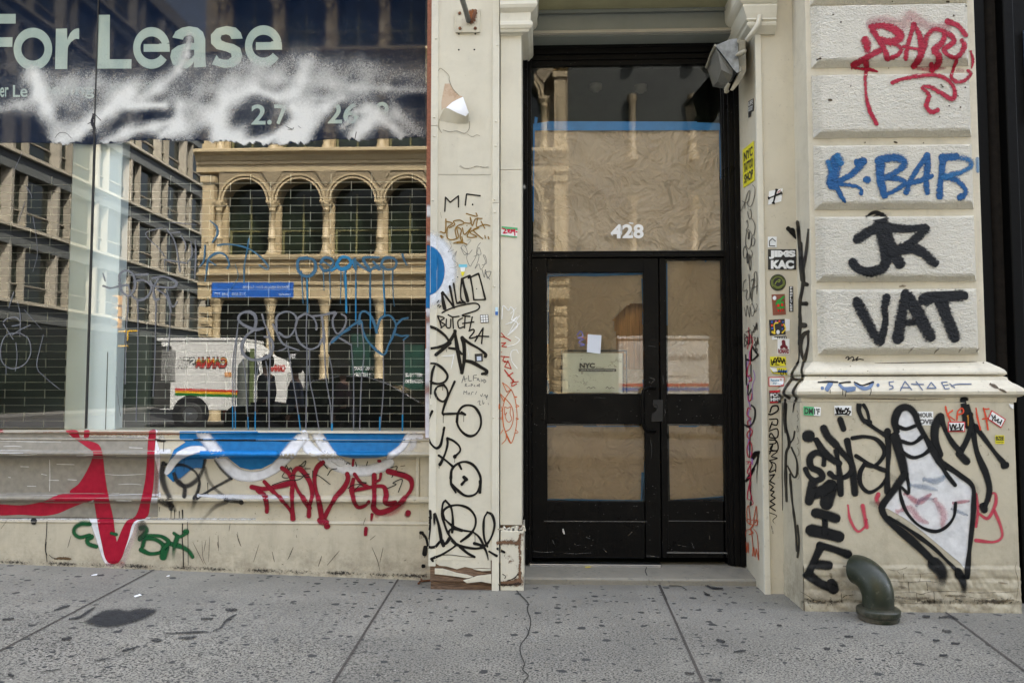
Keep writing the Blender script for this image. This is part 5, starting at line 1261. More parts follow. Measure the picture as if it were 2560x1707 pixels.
# signal light and yellow scaffold arm
sg = thing('traffic_signal', 'yellow traffic signal on a dark pole beside the pale column reflection', 'traffic light', (opp(292,800,27).x, 2*GLASS_Y-27, 0))
m_yel = plain('signal_yellow', (0.55,0.27,0.04), 0.5)
p = opp(294, 760, 27)
MB().tube([(p.x+0.06,p.y-0.1,0), (p.x+0.06,p.y-0.1,5.2)], 0.06, 10).build('pole', m_dark, sg)
for z in (4.28, 3.88, 3.48):
    o_ = MB(); o_.box(p.x-0.14, p.x+0.14, p.y-0.10, p.y+0.12, z-0.17, z+0.17); h_ = o_.build('signal_head', m_yel, sg, bevel=0.03)
    MB().tube([(p.x, p.y+0.10, z), (p.x, p.y+0.26, z+0.02)], 0.11, 14).build('visor', m_dark, h_)
b = MB(); q0, q1 = opp(297,829,27), opp(345,872,27)
b.tube([(q0.x,p.y,q0.z),(q1.x,p.y,q0.z+0.02)], 0.03, 8); b.tube([(q0.x,p.y,q1.z+0.1),(q0.x+0.35,p.y,q1.z+0.1)], 0.03, 8); b.tube([(q0.x+0.32,p.y,q0.z),(q0.x+0.32,p.y,q0.z-0.3)], 0.03, 8)
b.build('arm', plain('bright_yellow_steel', (0.70,0.40,0.02), 0.5), sg)
# bollard posts: a ribbed grey post with green stripe
ps = thing('street_post', 'grey utility post with a pale green strip, mirrored beside the walking people', 'post', (opp(612,900,16).x, 2*GLASS_Y-16, 0))
p = opp(612, 900, 16); MB().lathe((p.x, p.y, 0), [(0.17,0),(0.17,0.4),(0.14,0.45),(0.14,1.65),(0.12,1.75),(0.03,1.85)], 16).build('post', plain('post_grey', (0.10,0.11,0.10), 0.6), ps)
p = opp(630, 900, 15.8); MB().box(p.x-0.04, p.x+0.04, p.y-0.02, p.y+0.02, 0.0, 2.05).build('strip', plain('pale_green_strip', (0.13,0.17,0.07), 0.5), ps)

# passers-by on this pavement
def person(x, y, h, face, coat, legs, label, bag=None, stride=0.18, lean=0.0):
    root = thing('person', label, 'person', (x, y, 0), 'people walking past on the near pavement')
    s = h/1.75
    J = {'pel':(0,0,.95),'waist':(0,0,1.08),'chest':(0,0,1.32),'neck':(0,0,1.47),'chin':(0,.01,1.56),'head':(0,.015,1.66),'top':(0,0,1.735),
         'shl':(.17,0,1.41),'ell':(.23,-.02,1.14),'wrl':(.21,.08,.90),'hal':(.20,.10,.82),'shr':(-.17,0,1.41),'elr':(-.23,-.04,1.14),'wrr':(-.22,.03,.90),'har':(-.21,.05,.82),
         'hil':(.09,0,.92),'knl':(.10,stride*.6,.50),'anl':(.10,stride*.55,.09),'tol':(.11,stride*.55+.17,.035),'hir':(-.09,0,.92),'knr':(-.10,-stride*.2,.50),'anr':(-.10,-stride*1.2,.12),'tor':(-.11,-stride*1.2+.16,.035)}
    Rr = dict(pel=(.15,.11),waist=(.135,.10),chest=(.16,.115),neck=(.055,.06),chin=(.065,.075),head=(.078,.095),top=(.045,.055),shl=(.065,.065),ell=(.047,.047),wrl=(.03,.03),hal=(.034,.022),shr=(.065,.065),elr=(.047,.047),wrr=(.03,.03),har=(.034,.022),
              hil=(.09,.095),knl=(.06,.062),anl=(.04,.045),tol=(.04,.03),hir=(.09,.095),knr=(.06,.062),anr=(.04,.045),tor=(.04,.03))
    E = [('pel','waist'),('waist','chest'),('chest','neck'),('neck','chin'),('chin','head'),('head','top'),('chest','shl'),('shl','ell'),('ell','wrl'),('wrl','hal'),('chest','shr'),('shr','elr'),('elr','wrr'),('wrr','har'),
         ('pel','hil'),('hil','knl'),('knl','anl'),('anl','tol'),('pel','hir'),('hir','knr'),('knr','anr'),('anr','tor')]
    def body(name, keys, grow, mat):
        ks = [k for k in J if k in keys]; ix = {k: i for i, k in enumerate(ks)}; V = []
        for k in ks:
            p = J[k]; q = Matrix.Rotation(face, 3, 'Z') @ Vector((p[0]*s, p[1]*s+lean*p[2], p[2]*s)); V.append((x+q.x, y+q.y, q.z))
        me = bpy.data.meshes.new(name); me.from_pydata(V, [(ix[a], ix[c]) for a, c in E if a in ix and c in ix], []); me.materials.append(mat)
        o = link(bpy.data.objects.new(name, me)); put(o, root); o.modifiers.new('skin', 'SKIN').use_smooth_shade = True
        for k in ks:
            sv = me.skin_vertices[0].data[ix[k]]; sv.radius = (Rr[k][0]*s*grow, Rr[k][1]*s*grow); sv.use_root = (k == ks[0])
        sb = o.modifiers.new('sub', 'SUBSURF'); sb.levels = 1; sb.render_levels = 1; return o
    body('body', list(J), 1.0, skin_m)
    body('coat', ['pel','waist','chest','shl','ell','wrl','shr','elr','wrr'], 1.22, coat)
    body('trousers', ['pel','hil','knl','anl','hir','knr','anr'], 1.2, legs)
    hp_ = Matrix.Rotation(face, 3, 'Z') @ Vector((0, -0.015, 1.68*s)); c = Vector((x+hp_.x, y+hp_.y, hp_.z))
    b = MB(); b.lathe(c, [(0.085*s,-0.10*s),(0.098*s,-0.02*s),(0.092*s,0.04*s),(0.055*s,0.085*s),(0.01,0.095*s)], 16); b.build('hair', hair_m, root)
    if bag:
        q = Matrix.Rotation(face, 3, 'Z') @ Vector((-0.22*s, 0.05*s, 0.62*s)); c = (x+q.x, y+q.y, q.z)
        tb_ = MB(); tb_.poly([(c[0]-.14,c[1]-.04,c[2]-.22),(c[0]+.14,c[1]-.04,c[2]-.22),(c[0]+.12,c[1]-.04,c[2]+.14),(c[0]-.12,c[1]-.04,c[2]+.14)], (0,.08,0)); o = tb_.build('shopping_bag', bag, None, bevel=0.02)
        props(o, 'pale carrier bag held by the person in the navy jacket', 'bag', kind='thing')
skin_m = plain('skin', (0.35,0.20,0.14), 0.6); hair_m = plain('dark_hair', (0.02,0.015,0.012), 0.7)
dk1 = plain('charcoal_cloth', (0.035,0.035,0.045), 0.9); dk2 = plain('navy_cloth', (0.04,0.05,0.09), 0.9); dk3 = plain('plum_cloth', (0.06,0.035,0.045), 0.9)
p = opp(665, 1000, 12.6); person(p.x, p.y, 1.78, R_(90), dk1, dk1, 'person in a long charcoal coat walking past, mirrored beside the van nose')
p = opp(738, 1000, 12.0); person(p.x, p.y, 1.66, R_(80), dk2, dk3, 'person in a navy jacket carrying a bag, mirrored in front of the black car', bag=plain('pale_bag_plastic', (0.35,0.38,0.5), 0.5))
p = opp(858, 1000, 12.4); person(p.x, p.y, 1.62, R_(95), dk3, dk1, 'person in a plum coat walking, rightmost of the mirrored passers-by')
# ------------------------------------------------------------------ graffiti on the pier
BK = (0.004,0.0048,0.006)
k_st = paint_mat(BK, 0.35, 'stucco', 0.5, 0.15); k_pl = paint_mat(BK, 0.4, 'plinth', 0.45, 0.3); k_fl = paint_mat((0.0045,0.0042,0.0042), 0.35, 'flat', 0.4, 0.12)
r_st = paint_mat((0.50,0.012,0.045), 0.5, 'stucco', 0.5, 0.3); b_st = paint_mat((0.012,0.115,0.33), 0.4, 'stucco', 0.5, 0.2)
SP = S_PIER; wmul.update({k_st.name: 1.14, b_st.name: 1.1, k_pl.name: 1.14})
strokes('graffiti_tag', 'R5', SP, r_st, [(95,[(758,385),(770,430)]), (60,[(770,430),(785,500),(795,540)],'f'), (70,[(650,605),(720,570),(800,525),(890,478)]), (40,[(640,640),(700,640),(780,650),(870,672)],'t'), (60,[(765,590),(770,650)]),
    (40,[(765,660),(756,760),(768,920),(800,1040),(862,1160)]),
    (62,[(830,290),(890,390),(940,480),(962,545)]), (42,[(955,548),(1040,530),(1092,470),(1050,425),(950,400)]), (75,[(820,255),(930,245),(1040,290),(1085,350),(1000,395),(900,380)]),
    (55,[(1135,545),(1150,440),(1180,330),(1210,235)]), (62,[(1210,235),(1262,330),(1282,430),(1270,530),(1210,620)]), (40,[(1115,440),(1200,455),(1290,470)]),
    (60,[(1310,450),(1335,340),(1410,275),(1490,310),(1475,400),(1400,470),(1440,520),(1440,590),(1385,650)]), (52,[(1480,300),(1560,340),(1580,400),(1490,470),(1560,535),(1630,525),(1680,440),(1660,390)]),
    (62,[(1525,205),(1620,245),(1690,330)]), (38,[(1610,560),(1575,660),(1560,730),(1620,768),(1690,750),(1742,690),(1715,665)]), (34,[(1742,490),(1760,560),(1748,640)],'t'), (50,[(1375,600),(1380,660)]),
    (44,[(1010,775),(1100,742),(1250,715),(1400,705),(1510,740),(1580,820),(1590,900),(1550,925),(1450,865),(1350,812),(1285,822),(1350,890),(1325,990),(1375,1050),(1430,1032)])], pier, 'crimson spray-painted letters over a long tail')
strokes('spray_haze', 'R5', SP, paint_mat((0.55,0.03,0.08), 1.2, 'stucco', 0.5, 0.5, thin=0.75), [(150,[(830,230),(950,210),(1100,240),(1180,150),(1260,200),(1400,270),(1500,260)]), (60,[(1220,640),(1350,650),(1500,640)],'t'), (40,[(1620,660),(1660,665)])], pier)
strokes('graffiti_tag', 'R6', SP, b_st, [(100,[(480,225),(470,300),(455,400),(450,450)]), (46,[(480,460),(510,520),(540,575),(568,615)],'t'), (46,[(490,470),(530,560),(565,612)],'e'), (60,[(425,440),(470,470)]), (66,[(440,455),(560,400),(665,330),(735,240)]), (78,[(690,250),(735,240)]), (40,[(480,450),(600,460),(690,480),(722,515),(718,540)]),
    (70,[(771,412)]), (70,[(900,250),(895,350),(900,430),(935,555)]), (72,[(880,235),(1000,205),(1095,220),(1115,280),(1010,360),(930,395)]), (44,[(935,395),(1060,400),(1130,440),(1060,495),(945,555)]),
    (56,[(1140,525),(1180,420),(1250,300),(1335,185)]), (56,[(1335,185),(1335,300),(1325,420),(1335,525)]), (42,[(1140,445),(1270,420),(1375,375)]),
    (64,[(1480,220),(1470,330),(1455,450),(1452,560)]), (62,[(1470,205),(1600,195)]), (46,[(1490,385),(1600,410),(1685,490),(1690,540),(1648,578)]), (60,[(1640,575),(1660,565)])], pier, 'bold blue letters K BAR sprayed on the third stucco block')
strokes('graffiti_tag', 'R6', SP, paint_mat((0.02,0.17,0.42), 0.7, 'stucco', 0.5, 0.5), [(66,[(1590,200),(1720,225),(1740,285),(1650,340),(1490,385)]), (60,[(410,250),(430,300)]), (90,[(500,200),(520,240)])], pier)
strokes('spray_haze', 'R6', S_RIGHT, paint_mat((0.03,0.2,0.45), 0.8, 'flat', 0.5, 0.3, thin=0.6), [(46,[(1802,220),(1805,330)])], pier)
strokes('graffiti_tag', 'R6', SP, k_st, [(112,[(900,775),(915,860),(925,960),(950,1060),(958,1150)]), (90,[(958,1130),(920,1230),(800,1268),(690,1240),(640,1180)]), (76,[(680,965),(780,900),(900,850),(1000,860),(1150,868),(1310,858)]), (120,[(930,900),(1000,1040),(1075,1190)]), (82,[(1320,870),(1240,950),(1130,1030),(1000,1080)]), (90,[(1060,1065),(1180,1050),(1280,1080),(1400,1185)]), (90,[(1075,1190)])], pier, 'thick black letters J R sprayed on the fourth stucco block')
strokes('graffiti_tag', 'R6', S_RIGHT, k_fl, [(34,[(775,750),(820,722),(870,715),(925,738)],'t')], pier)
strokes('graffiti_tag', 'R7', SP, k_st, [(84,[(680,275),(760,430),(840,580),(890,645)]), (66,[(900,645),(935,520),(945,420),(935,330),(955,240)]), (90,[(1060,625),(1080,500),(1110,320),(1135,215)]), (100,[(1140,215),(1210,320),(1290,470),(1360,595)]), (74,[(1070,480),(1200,468)]), (92,[(1300,258),(1450,228),(1670,222)]), (100,[(1460,260),(1510,400),(1590,605)])], pier, 'thick black letters V A T on the lowest stucco block')
m_pit = paint_mat((0.10,0.075,0.045), 0.5, 'stucco', 0.9, 0.6, 120)
strokes('pit_mark', 'R5', SP, m_pit, [(16,[(528,210)]), (18,[(458,140)]), (20,[(1582,150)]), (18,[(1645,1005)]), (16,[(1540,990)]), (14,[(622,808)]), (22,[(420,935),(440,938)]), (20,[(1465,795),(1480,815)]), (14,[(1620,900)]), (12,[(1450,1090)]), (14,[(1010,15)]), (20,[(1520,16),(1535,18)]), (16,[(1700,60)]), (12,[(975,640)]), (14,[(755,1332)]), (18,[(1030,1328),(1050,1334)]), (14,[(1300,1336)]), (20,[(310,560),(340,548)]), (16,[(1690,820)])], pier, base=0.0015)
strokes('rust_streak', 'R7', SP, paint_mat((0.22,0.15,0.07), 0.9, 'stucco', 0.9, 0.7, 120, thin=0.7), [(20,[(1205,705),(1180,725),(1160,750)],'t'), (18,[(1440,715),(1415,735),(1400,755)],'t'), (18,[(1660,705),(1640,725),(1630,745)],'t'), (18,[(1815,715),(1795,740)],'t'), (26,[(1085,135),(1130,130)],'t'), (14,[(620,880)]), (10,[(780,925)]), (10,[(1112,912)]), (16,[(1950,1060),(2000,1090),(2060,1120)],'t')], pier, base=0.0015)
strokes('pit_mark', 'R7', SP, paint_mat((0.09,0.07,0.05), 0.5, 'flat', 0.9, 0.6, 120), [(8,[(850,852),(1800,838)],'t'), (14,[(1860,848)]), (9,[(160,1178),(700,1180),(1100,1184),(1200,1190),(1500,1180)],'t'), (7,[(130,962),(600,965),(1200,962),(1990,955)],'t'), (30,[(1930,1050),(1990,1080)],'t'), (22,[(2020,1095),(2070,1120)],'t')], pier, base=0.0012)
strokes('pen_tag', 'R7', SP, paint_mat((0.02,0.018,0.018), 0.15), [(9,[(575,805),(590,790),(605,795),(595,820),(620,800),(640,792),(650,810),(635,828),(665,815),(690,792),(672,826),(700,812),(740,818)])], pier)
strokes('graffiti_tag', 'R7', SP, paint_mat((0.10,0.15,0.25), 0.2, 'flat', 0.4, 0.1), [(34,[(358,1085)]), (28,[(875,1058)]), (40,[(435,1040),(400,1095)]), (30,[(520,1055),(560,1090),(660,1090),(590,1105)],''), (30,[(670,1045),(740,1088),(800,1075),(825,1035)])], pier, 'slate blue marker letters on the moulding')
strokes('graffiti_tag', 'R7', SP, k_fl, [(16,[(320,1030),(420,1026),(500,1030)]), (18,[(520,1040),(580,1030),(615,1030)]), (14,[(655,1030),(720,1060),(770,1050),(832,1030)]), (5,[(430,1100),(428,1130)]), (6,[(548,1090),(545,1140)]), (6,[(578,1110),(570,1155)]), (6,[(808,1075),(812,1110),(800,1145)])], pier)
strokes('graffiti_tag', 'R7', SP, paint_mat((0.10,0.13,0.20), 0.15, 'flat', 0.4, 0.2), [(10,[(1020,1025),(980,1028),(985,1060),(1012,1065),(1018,1085),(985,1095)],'s'), (10,[(1085,1105),(1128,1022),(1190,1100)],'s'), (9,[(1090,1080),(1170,1080)]), (10,[(1190,1048),(1300,1052)]), (10,[(1232,1025),(1290,1102)]), (10,[(1335,1085),(1372,1032),(1418,1085),(1335,1085)],'s'), (10,[(1520,1028),(1468,1032),(1500,1092),(1540,1088)],'s'), (8,[(1485,1060),(1530,1055)]), (9,[(1560,1065),(1620,1050),(1745,1048)]), (9,[(1545,1045),(1590,1082)])], pier, 'thin blue-grey marker lettering')
# plinth
strokes('graffiti_tag', 'R8', SP, paint_mat((0.50,0.03,0.07), 0.6, 'plinth', 0.5, 0.25, thin=0.75), [(20,[(485,765),(500,860),(550,938),(600,905),(610,860)],''), (40,[(585,770),(600,850),(610,905)]), (34,[(690,690),(680,730),(720,790)],'f'), (26,[(1440,730),(1455,685),(1482,690),(1480,760),(1430,850),(1370,820)]), (26,[(1475,800),(1515,900),(1525,975),(1470,1010),(1350,1000)]), (26,[(1350,690),(1362,800),(1350,905)])], pier, 'faded pink letters on the plinth')
hand = smoothpoly([(812,200),(840,125),(885,112),(930,150),(948,225),(985,290),(1040,380),(1090,460),(1130,500),(1240,570),(1325,645),(1322,800),(1308,950),(1290,1185),(1230,1140),(1120,1050),(1000,950),(880,860),(760,790),(728,770),(790,660),(860,560),(850,450),(830,300)], 12)
field('graffiti_glove', 'R8', SP, paint_mat((0.60,0.61,0.62), 0.5, 'plinth', 0.5, 0.25), polycov(hand, 10), (700,90,1345,1210), 8, pier, 'white painted gloved finger pointing up')
strokes('graffiti_smear', 'R8', SP, paint_mat((0.42,0.03,0.07), 0.9, 'plinth', 0.5, 0.7, 160, thin=0.55), [(60,[(830,800),(900,780),(960,850),(1020,880)],'t'), (70,[(1080,740),(1130,820),(1120,900)],'t'), (50,[(880,690),(960,740),(1040,690)],'t'), (30,[(1200,745),(1300,735)],'t')], pier, base=0.0040)
strokes('graffiti_smear', 'R8', SP, paint_mat((0.10,0.17,0.27), 0.9, 'plinth', 0.5, 0.7, 160, thin=0.5), [(50,[(920,630),(1000,640),(1080,660)],'t'), (55,[(1010,590),(1080,600),(1150,560)],'t'), (34,[(950,760),(980,720),(1060,720)],'t'), (30,[(1190,790),(1290,830)],'t')], pier, base=0.0042)
strokes('graffiti_outline', 'R8', SP, k_pl, [(58,[(800,300),(830,400),(855,490),(868,555)]), (42,[(812,260),(800,190),(830,118),(885,102),(935,145),(962,220),(1010,310),(1095,455),(1130,495)]), (22,[(822,232),(875,248),(935,228)]), (26,[(840,330),(920,345),(995,292)]), (26,[(850,405),(920,440),(985,425),(1040,385)]),
    (32,[(1130,485),(1240,560),(1325,635),(1332,760),(1322,900),(1300,1100),(1288,1240)]), (26,[(1075,430),(1140,540),(1205,625)]), (44,[(866,555),(800,650),(722,755),(715,800),(760,870),(890,980),(1000,1080),(1085,1170)]), (70,[(1060,1150),(1120,1220),(1115,1330)],'f'), (24,[(760,845),(900,930),(1050,1040),(1150,1135),(1225,1210)]), (44,[(1225,1210),(1265,1290),(1262,1390)],'f'),
    (20,[(880,555),(895,640),(888,682),(842,640),(838,690),(870,790),(930,870),(1000,920),(1080,938),(1150,905),(1198,840),(1210,750)]), (34,[(1130,495),(1180,520)])], pier, 'black outline of the gloved finger', base=0.0052)
strokes('spray_haze', 'R8', SP, paint_mat(BK, 1.4, 'plinth', 0.5, 0.6, 200, thin=0.5), [(90,[(1320,620),(1350,660)]), (70,[(1090,1200),(1110,1350)],'f'), (70,[(1000,280),(1030,300)]), (60,[(790,580),(760,560)]), (50,[(700,760),(650,750)]), (70,[(830,880),(960,1000)],'t')], pier)
strokes('graffiti_tag', 'R8', SP, k_pl, [(80,[(218,297)]), (40,[(272,325),(320,400),(380,455),(425,480)]), (50,[(322,245),(350,300),(405,355)]), (36,[(390,340),(440,400),(500,470),(515,520),(470,570),(400,575),(362,548)]), (38,[(405,400),(425,520),(435,685)]), (34,[(432,182),(455,248)]),
    (44,[(480,330),(500,430),(520,540),(532,680)]), (26,[(515,310),(600,300),(680,320),(728,380),(720,440),(660,500),(590,490)]), (26,[(600,480),(565,550),(575,630),(630,675),(700,640),(750,580)]), (26,[(540,430),(640,490),(740,530)]), (34,[(560,85),(560,130),(590,190),(630,205)]), (20,[(590,85),(615,130),(630,200)]), (28,[(600,195),(660,240),(745,295)]), (36,[(752,260),(758,400),(752,560),(750,670)]),
    (38,[(322,485),(320,430),(270,408),(228,445),(238,505),(295,535),(312,575),(265,595),(220,565),(198,520)]), (60,[(250,610),(222,735)]), (62,[(240,690),(300,670),(360,640)]), (78,[(368,630),(340,750)]), (66,[(270,815),(340,830),(400,850)]), (52,[(330,840),(330,950)]), (66,[(232,930),(330,950),(425,975)]), (58,[(300,1035),(390,1060),(482,1092)]), (56,[(300,1045),(260,1130),(215,1230)]), (54,[(268,1160),(350,1168)]), (68,[(220,1235),(300,1290),(380,1325)]), (60,[(375,1290),(388,1325)])], pier, 'black spray letters SHIE running down the plinth corner')
strokes('graffiti_tag', 'R8', SP, k_pl, [(50,[(1110,165),(1075,230),(1072,330),(1100,420)]), (34,[(1115,165),(1140,250),(1190,340),(1245,405)]), (34,[(1240,410),(1285,330),(1310,250),(1315,150)]), (60,[(1272,62),(1285,130),(1300,210)]), (38,[(1325,220),(1355,400),(1420,560),(1440,670),(1405,790)]), (34,[(1345,230),(1420,330),(1480,410),(1530,470)]), (60,[(1548,492)]), (44,[(1235,415),(1285,465)]), (60,[(1400,775),(1405,790)])], pier, 'black spray arrows at the right of the plinth')
mc = paint_mat((0.10,0.08,0.055), 0.8, 'plinth', 0.95, 1.1, 70, thin=0.8); wmul[mc.name] = 0.6
strokes('mortar_crack', 'G3', SP, mc, [(9,[(1430,140),(1500,146),(1600,146),(1700,143),(1760,150)],'t'), (10,[(1475,222),(1600,220),(1650,230),(1740,212),(1900,214),(2050,222),(2290,212)],'t'), (6,[(1530,90),(1600,92),(1740,88)],'t'), (8,[(1527,92),(1530,142)]), (7,[(1645,90),(1638,142)]), (9,[(1560,150),(1564,215)]), (9,[(1685,150),(1690,206)]), (8,[(1615,225),(1622,285)]), (7,[(1735,215),(1738,280)]), (6,[(1500,290),(1600,296),(1680,292)],'t'),
    (8,[(830,215),(870,240),(905,262),(960,280)],'t'), (7,[(1100,225),(1106,290)]), (9,[(1110,255),(1130,240),(1180,236)]), (6,[(1425,62),(1470,70),(1520,58),(1560,45)],'t'), (5,[(1480,70),(1500,90)]), (5,[(1740,70),(1790,60)]), (6,[(2300,10),(2290,60),(2310,140),(2300,260)]), (7,[(1980,250),(2060,262),(2150,250)],'t')], pier, base=0.0018)
field('base_grime', 'S', SP, paint_mat((0.05,0.04,0.03), 0.9, 'plinth', 0.95, 1.1, 50), lambda x, y: 0.85*np.exp(-((y-1503)/7)**2)*(0.7+0.3*np.sin(x*0.06)*np.sin(x*0.017)), (2004,1470,2545,1515), 4, pier, base=0.0012)
strokes('chipped_paint', 'G3', SP, paint_mat((0.19,0.155,0.105), 0.7, 'plinth', 0.95, 0.9, 60, thin=0.6), [(22,[(1028,95),(1034,110)]), (26,[(860,262),(920,280),(990,290)],'t'), (24,[(1480,250),(1600,262),(1700,255)],'t'), (20,[(1820,240),(1950,246)],'t'), (26,[(2020,272),(2150,280),(2280,270)],'t'), (16,[(1120,40),(1190,36)],'t'), (18,[(1500,180),(1540,184)],'t'), (12,[(2180,150),(2240,160)],'t')], pier, base=0.0014)
# side face and jamb
strokes('graffiti_tag', 'R1', S_RIGHT, k_fl, [(56,[(592,1068),(630,1100)]), (70,[(625,1090),(660,1160)],'e'), (34,[(685,1000),(700,1150),(712,1350),(730,1568)]), (30,[(790,1080),(775,1250),(745,1470)],'t')], jamb, 'black spray tag running down the jamb')
strokes('graffiti_tag', 'R2', S_RIGHT, k_fl, [(46,[(845,250),(860,420),(880,600),(885,720),(865,880),(842,1000),(838,1150),(840,1320),(825,1568)]), (50,[(880,780),(930,790)]), (54,[(850,1040),(925,1040)]), (70,[(850,1320),(905,1325)]), (44,[(945,1400),(880,1440),(850,1568)])], jamb)
strokes('graffiti_tag', 'R3', S_RIGHT, k_fl, [(42,[(950,255),(885,310),(852,420),(868,560),(900,640)]), (34,[(945,270),(945,420),(905,620)]), (30,[(820,200),(828,400),(822,600),(795,680)]), (34,[(800,680),(745,780),(730,850),(770,880),(870,885)]), (40,[(730,880),(660,980),(628,1060),(700,1120)]), (30,[(650,1140),(635,1250),(640,1400),(655,1568)]), (28,[(885,650),(862,760),(870,860),(800,950),(752,1050),(800,1130)]), (26,[(790,1130),(765,1200),(750,1310)],'e')], jamb)
strokes('graffiti_tag', 'R4', S_RIGHT, k_fl, [(22,[(455,30),(452,180),(478,300),(480,360),(458,420),(455,600),(462,790)]), (13,[(525,245),(515,300),(485,345)]), (15,[(500,370),(540,470),(545,570),(520,602),(470,515)]), (17,[(488,580),(505,780),(530,980),(545,1180)]), (14,[(548,980),(560,1120),(548,1230)]), (5,[(428,20),(428,400),(428,860)])], pier, 'black spray line tag down the side of the plinth')
pn = paint_mat((0.025,0.022,0.02), 0.12, grain=0.05)
strokes('pen_drawing', 'E1', S_RIGHT, pn, [(5,[(215,175),(240,210),(235,300),(210,380),(185,400),(165,370),(180,310),(190,250),(180,235),(160,280),(140,350),(95,450)]), (5,[(105,340),(150,360),(180,330)]), (5,[(135,360),(140,420)]),
    (5,[(165,450),(175,500),(190,530)]), (5,[(180,430),(195,430),(205,480),(200,530)]), (5,[(210,520),(240,580),(240,650),(220,700),(190,650),(170,640),(150,700),(145,780),(175,835),(200,800),(210,700)]), (14,[(180,665),(175,730)]), (5,[(150,560),(160,540),(170,600),(150,640),(165,660)]), (5,[(215,715),(240,740),(225,805),(205,790),(212,730)]),
    (6,[(140,805),(120,850),(125,920),(148,930),(160,860),(140,810)]), (7,[(165,880),(160,980),(175,960),(180,890)]), (5,[(200,850),(215,880),(205,930)]), (6,[(190,900),(200,960),(195,1055),(180,1000),(185,920)]),
    (5,[(150,1150),(125,1180),(120,1270),(160,1260),(150,1330),(170,1365),(190,1300),(180,1100)]), (5,[(200,1170),(230,1150),(200,1300),(205,1360)]), (5,[(240,1170),(235,1090),(260,1085),(262,1300)]), (6,[(215,1245),(270,1215)]), (5,[(205,1150),(235,1180),(215,1300),(210,1380)]),
    (4,[(130,1440),(150,1530),(160,1420),(185,1540),(190,1430),(210,1530),(235,1480),(215,1400),(195,1420)]), (4,[(255,1400),(265,1430),(235,1490),(262,1470)])], jamb, 'pen drawing of an eye creature')
strokes('pen_tag', 'E2', S_RIGHT, pn, [(7,[(130,225),(135,360)]), (7,[(130,225),(155,250),(138,280),(158,320),(138,355)]), (7,[(165,250),(165,330),(185,320),(185,240)]), (7,[(150,205),(195,185)]), (7,[(180,190),(190,330)]), (7,[(210,200),(205,320)]), (7,[(225,140),(238,160),(222,210),(240,200)]), (7,[(245,190),(258,110),(265,185)]), (7,[(230,260),(245,265),(238,290),(250,310),(235,345)]), (7,[(258,340),(270,260),(275,330)]), (7,[(248,340),(250,410),(265,400),(262,375),(250,385)])], jamb, 'black marker scrawl BUTCH 24')
strokes('graffiti_tag', 'E2', S_RIGHT, paint_mat((0.42,0.22,0.52), 0.3, thin=0.8), [(14,[(185,410),(180,480),(160,540),(160,640),(190,700),(165,760),(172,900),(190,980),(170,1060),(195,1150),(190,1250),(170,1380),(205,1480),(215,1568)]), (8,[(225,600),(240,680),(215,760),(215,900)])], jamb)
strokes('graffiti_tag', 'E2', S_RIGHT, k_fl, [(14,[(210,350),(205,410),(202,500)],''), (16,[(210,345),(240,400),(275,440)]), (20,[(160,490),(210,500),(270,450)]), (12,[(145,440),(150,600),(153,750)]), (9,[(200,540),(200,670)]), (10,[(175,750),(168,850),(185,840),(205,790)],''), (16,[(205,960),(240,1000),(240,1080),(215,1150),(175,1180),(140,1165)]), (8,[(190,1180),(190,1380),(185,1500)]), (24,[(215,1500),(240,1450),(285,1440)]), (12,[(280,1450),(270,1568)])], jamb, 'black and pink loops down the jamb edge')
strokes('graffiti_tag', 'E2', S_RIGHT, paint_mat((0.50,0.02,0.05), 0.25), [(9,[(175,160),(180,260),(165,380)]), (9,[(150,265),(215,265)]), (8,[(170,200),(215,300),(190,420),(195,540)]), (8,[(195,500),(165,590),(160,660)]), (10,[(165,665),(195,655),(205,700),(180,710)]), (8,[(165,760),(175,910),(200,900),(210,840)]), (9,[(200,1000),(170,990),(160,1060),(200,1100),(165,1130),(175,1180)]), (9,[(175,1190),(215,1230),(180,1300),(160,1260),(200,1200)]), (9,[(190,1330),(160,1400),(170,1490),(205,1480),(210,1380),(190,1330)]), (6,[(150,1540),(180,1550),(160,1568)])], jamb)
strokes('graffiti_tag', 'R4', S_RIGHT, paint_mat((0.50,0.02,0.06), 0.25), [(7,[(155,480),(185,490),(155,560),(185,590),(160,610)]), (6,[(178,500),(180,600),(155,760),(190,770),(175,700),(185,640)]), (6,[(185,770),(200,810),(165,830)])], jamb)
strokes('graffiti_tag', 'R4', S_RIGHT, k_fl, [(20,[(145,632),(170,600),(205,540)],''), (26,[(195,455),(240,412)]), (14,[(242,415),(225,490),(170,590),(145,632)]), (9,[(242,440),(230,560),(230,650)],'e'), (5,[(180,500),(182,650),(182,800)]), (14,[(181,800),(182,820)])], jamb)
strokes('pen_drawing', 'R4', S_RIGHT, paint_mat((0.52,0.09,0.03), 0.15), [(5,[(152,935),(150,860),(165,830),(180,930),(205,930),(225,830),(230,930),(215,960)]), (6,[(150,940),(170,930),(180,960),(160,960),(150,940)]), (6,[(210,940),(235,940),(230,980),(205,970),(210,940)]), (8,[(170,970),(200,980),(180,1010),(200,1040),(172,1050)]), (5,[(185,1010),(150,1020),(140,1080),(135,1195)]), (5,[(185,1030),(195,1100),(200,1220)]), (5,[(205,1010),(230,1050),(240,1150),(244,1250)]), (5,[(135,1195),(145,1110),(150,1195),(160,1110),(165,1195)],'s'), (5,[(195,1220),(205,1150),(215,1230),(225,1160),(243,1250)],'s')], jamb, 'orange pen creature with long claws')
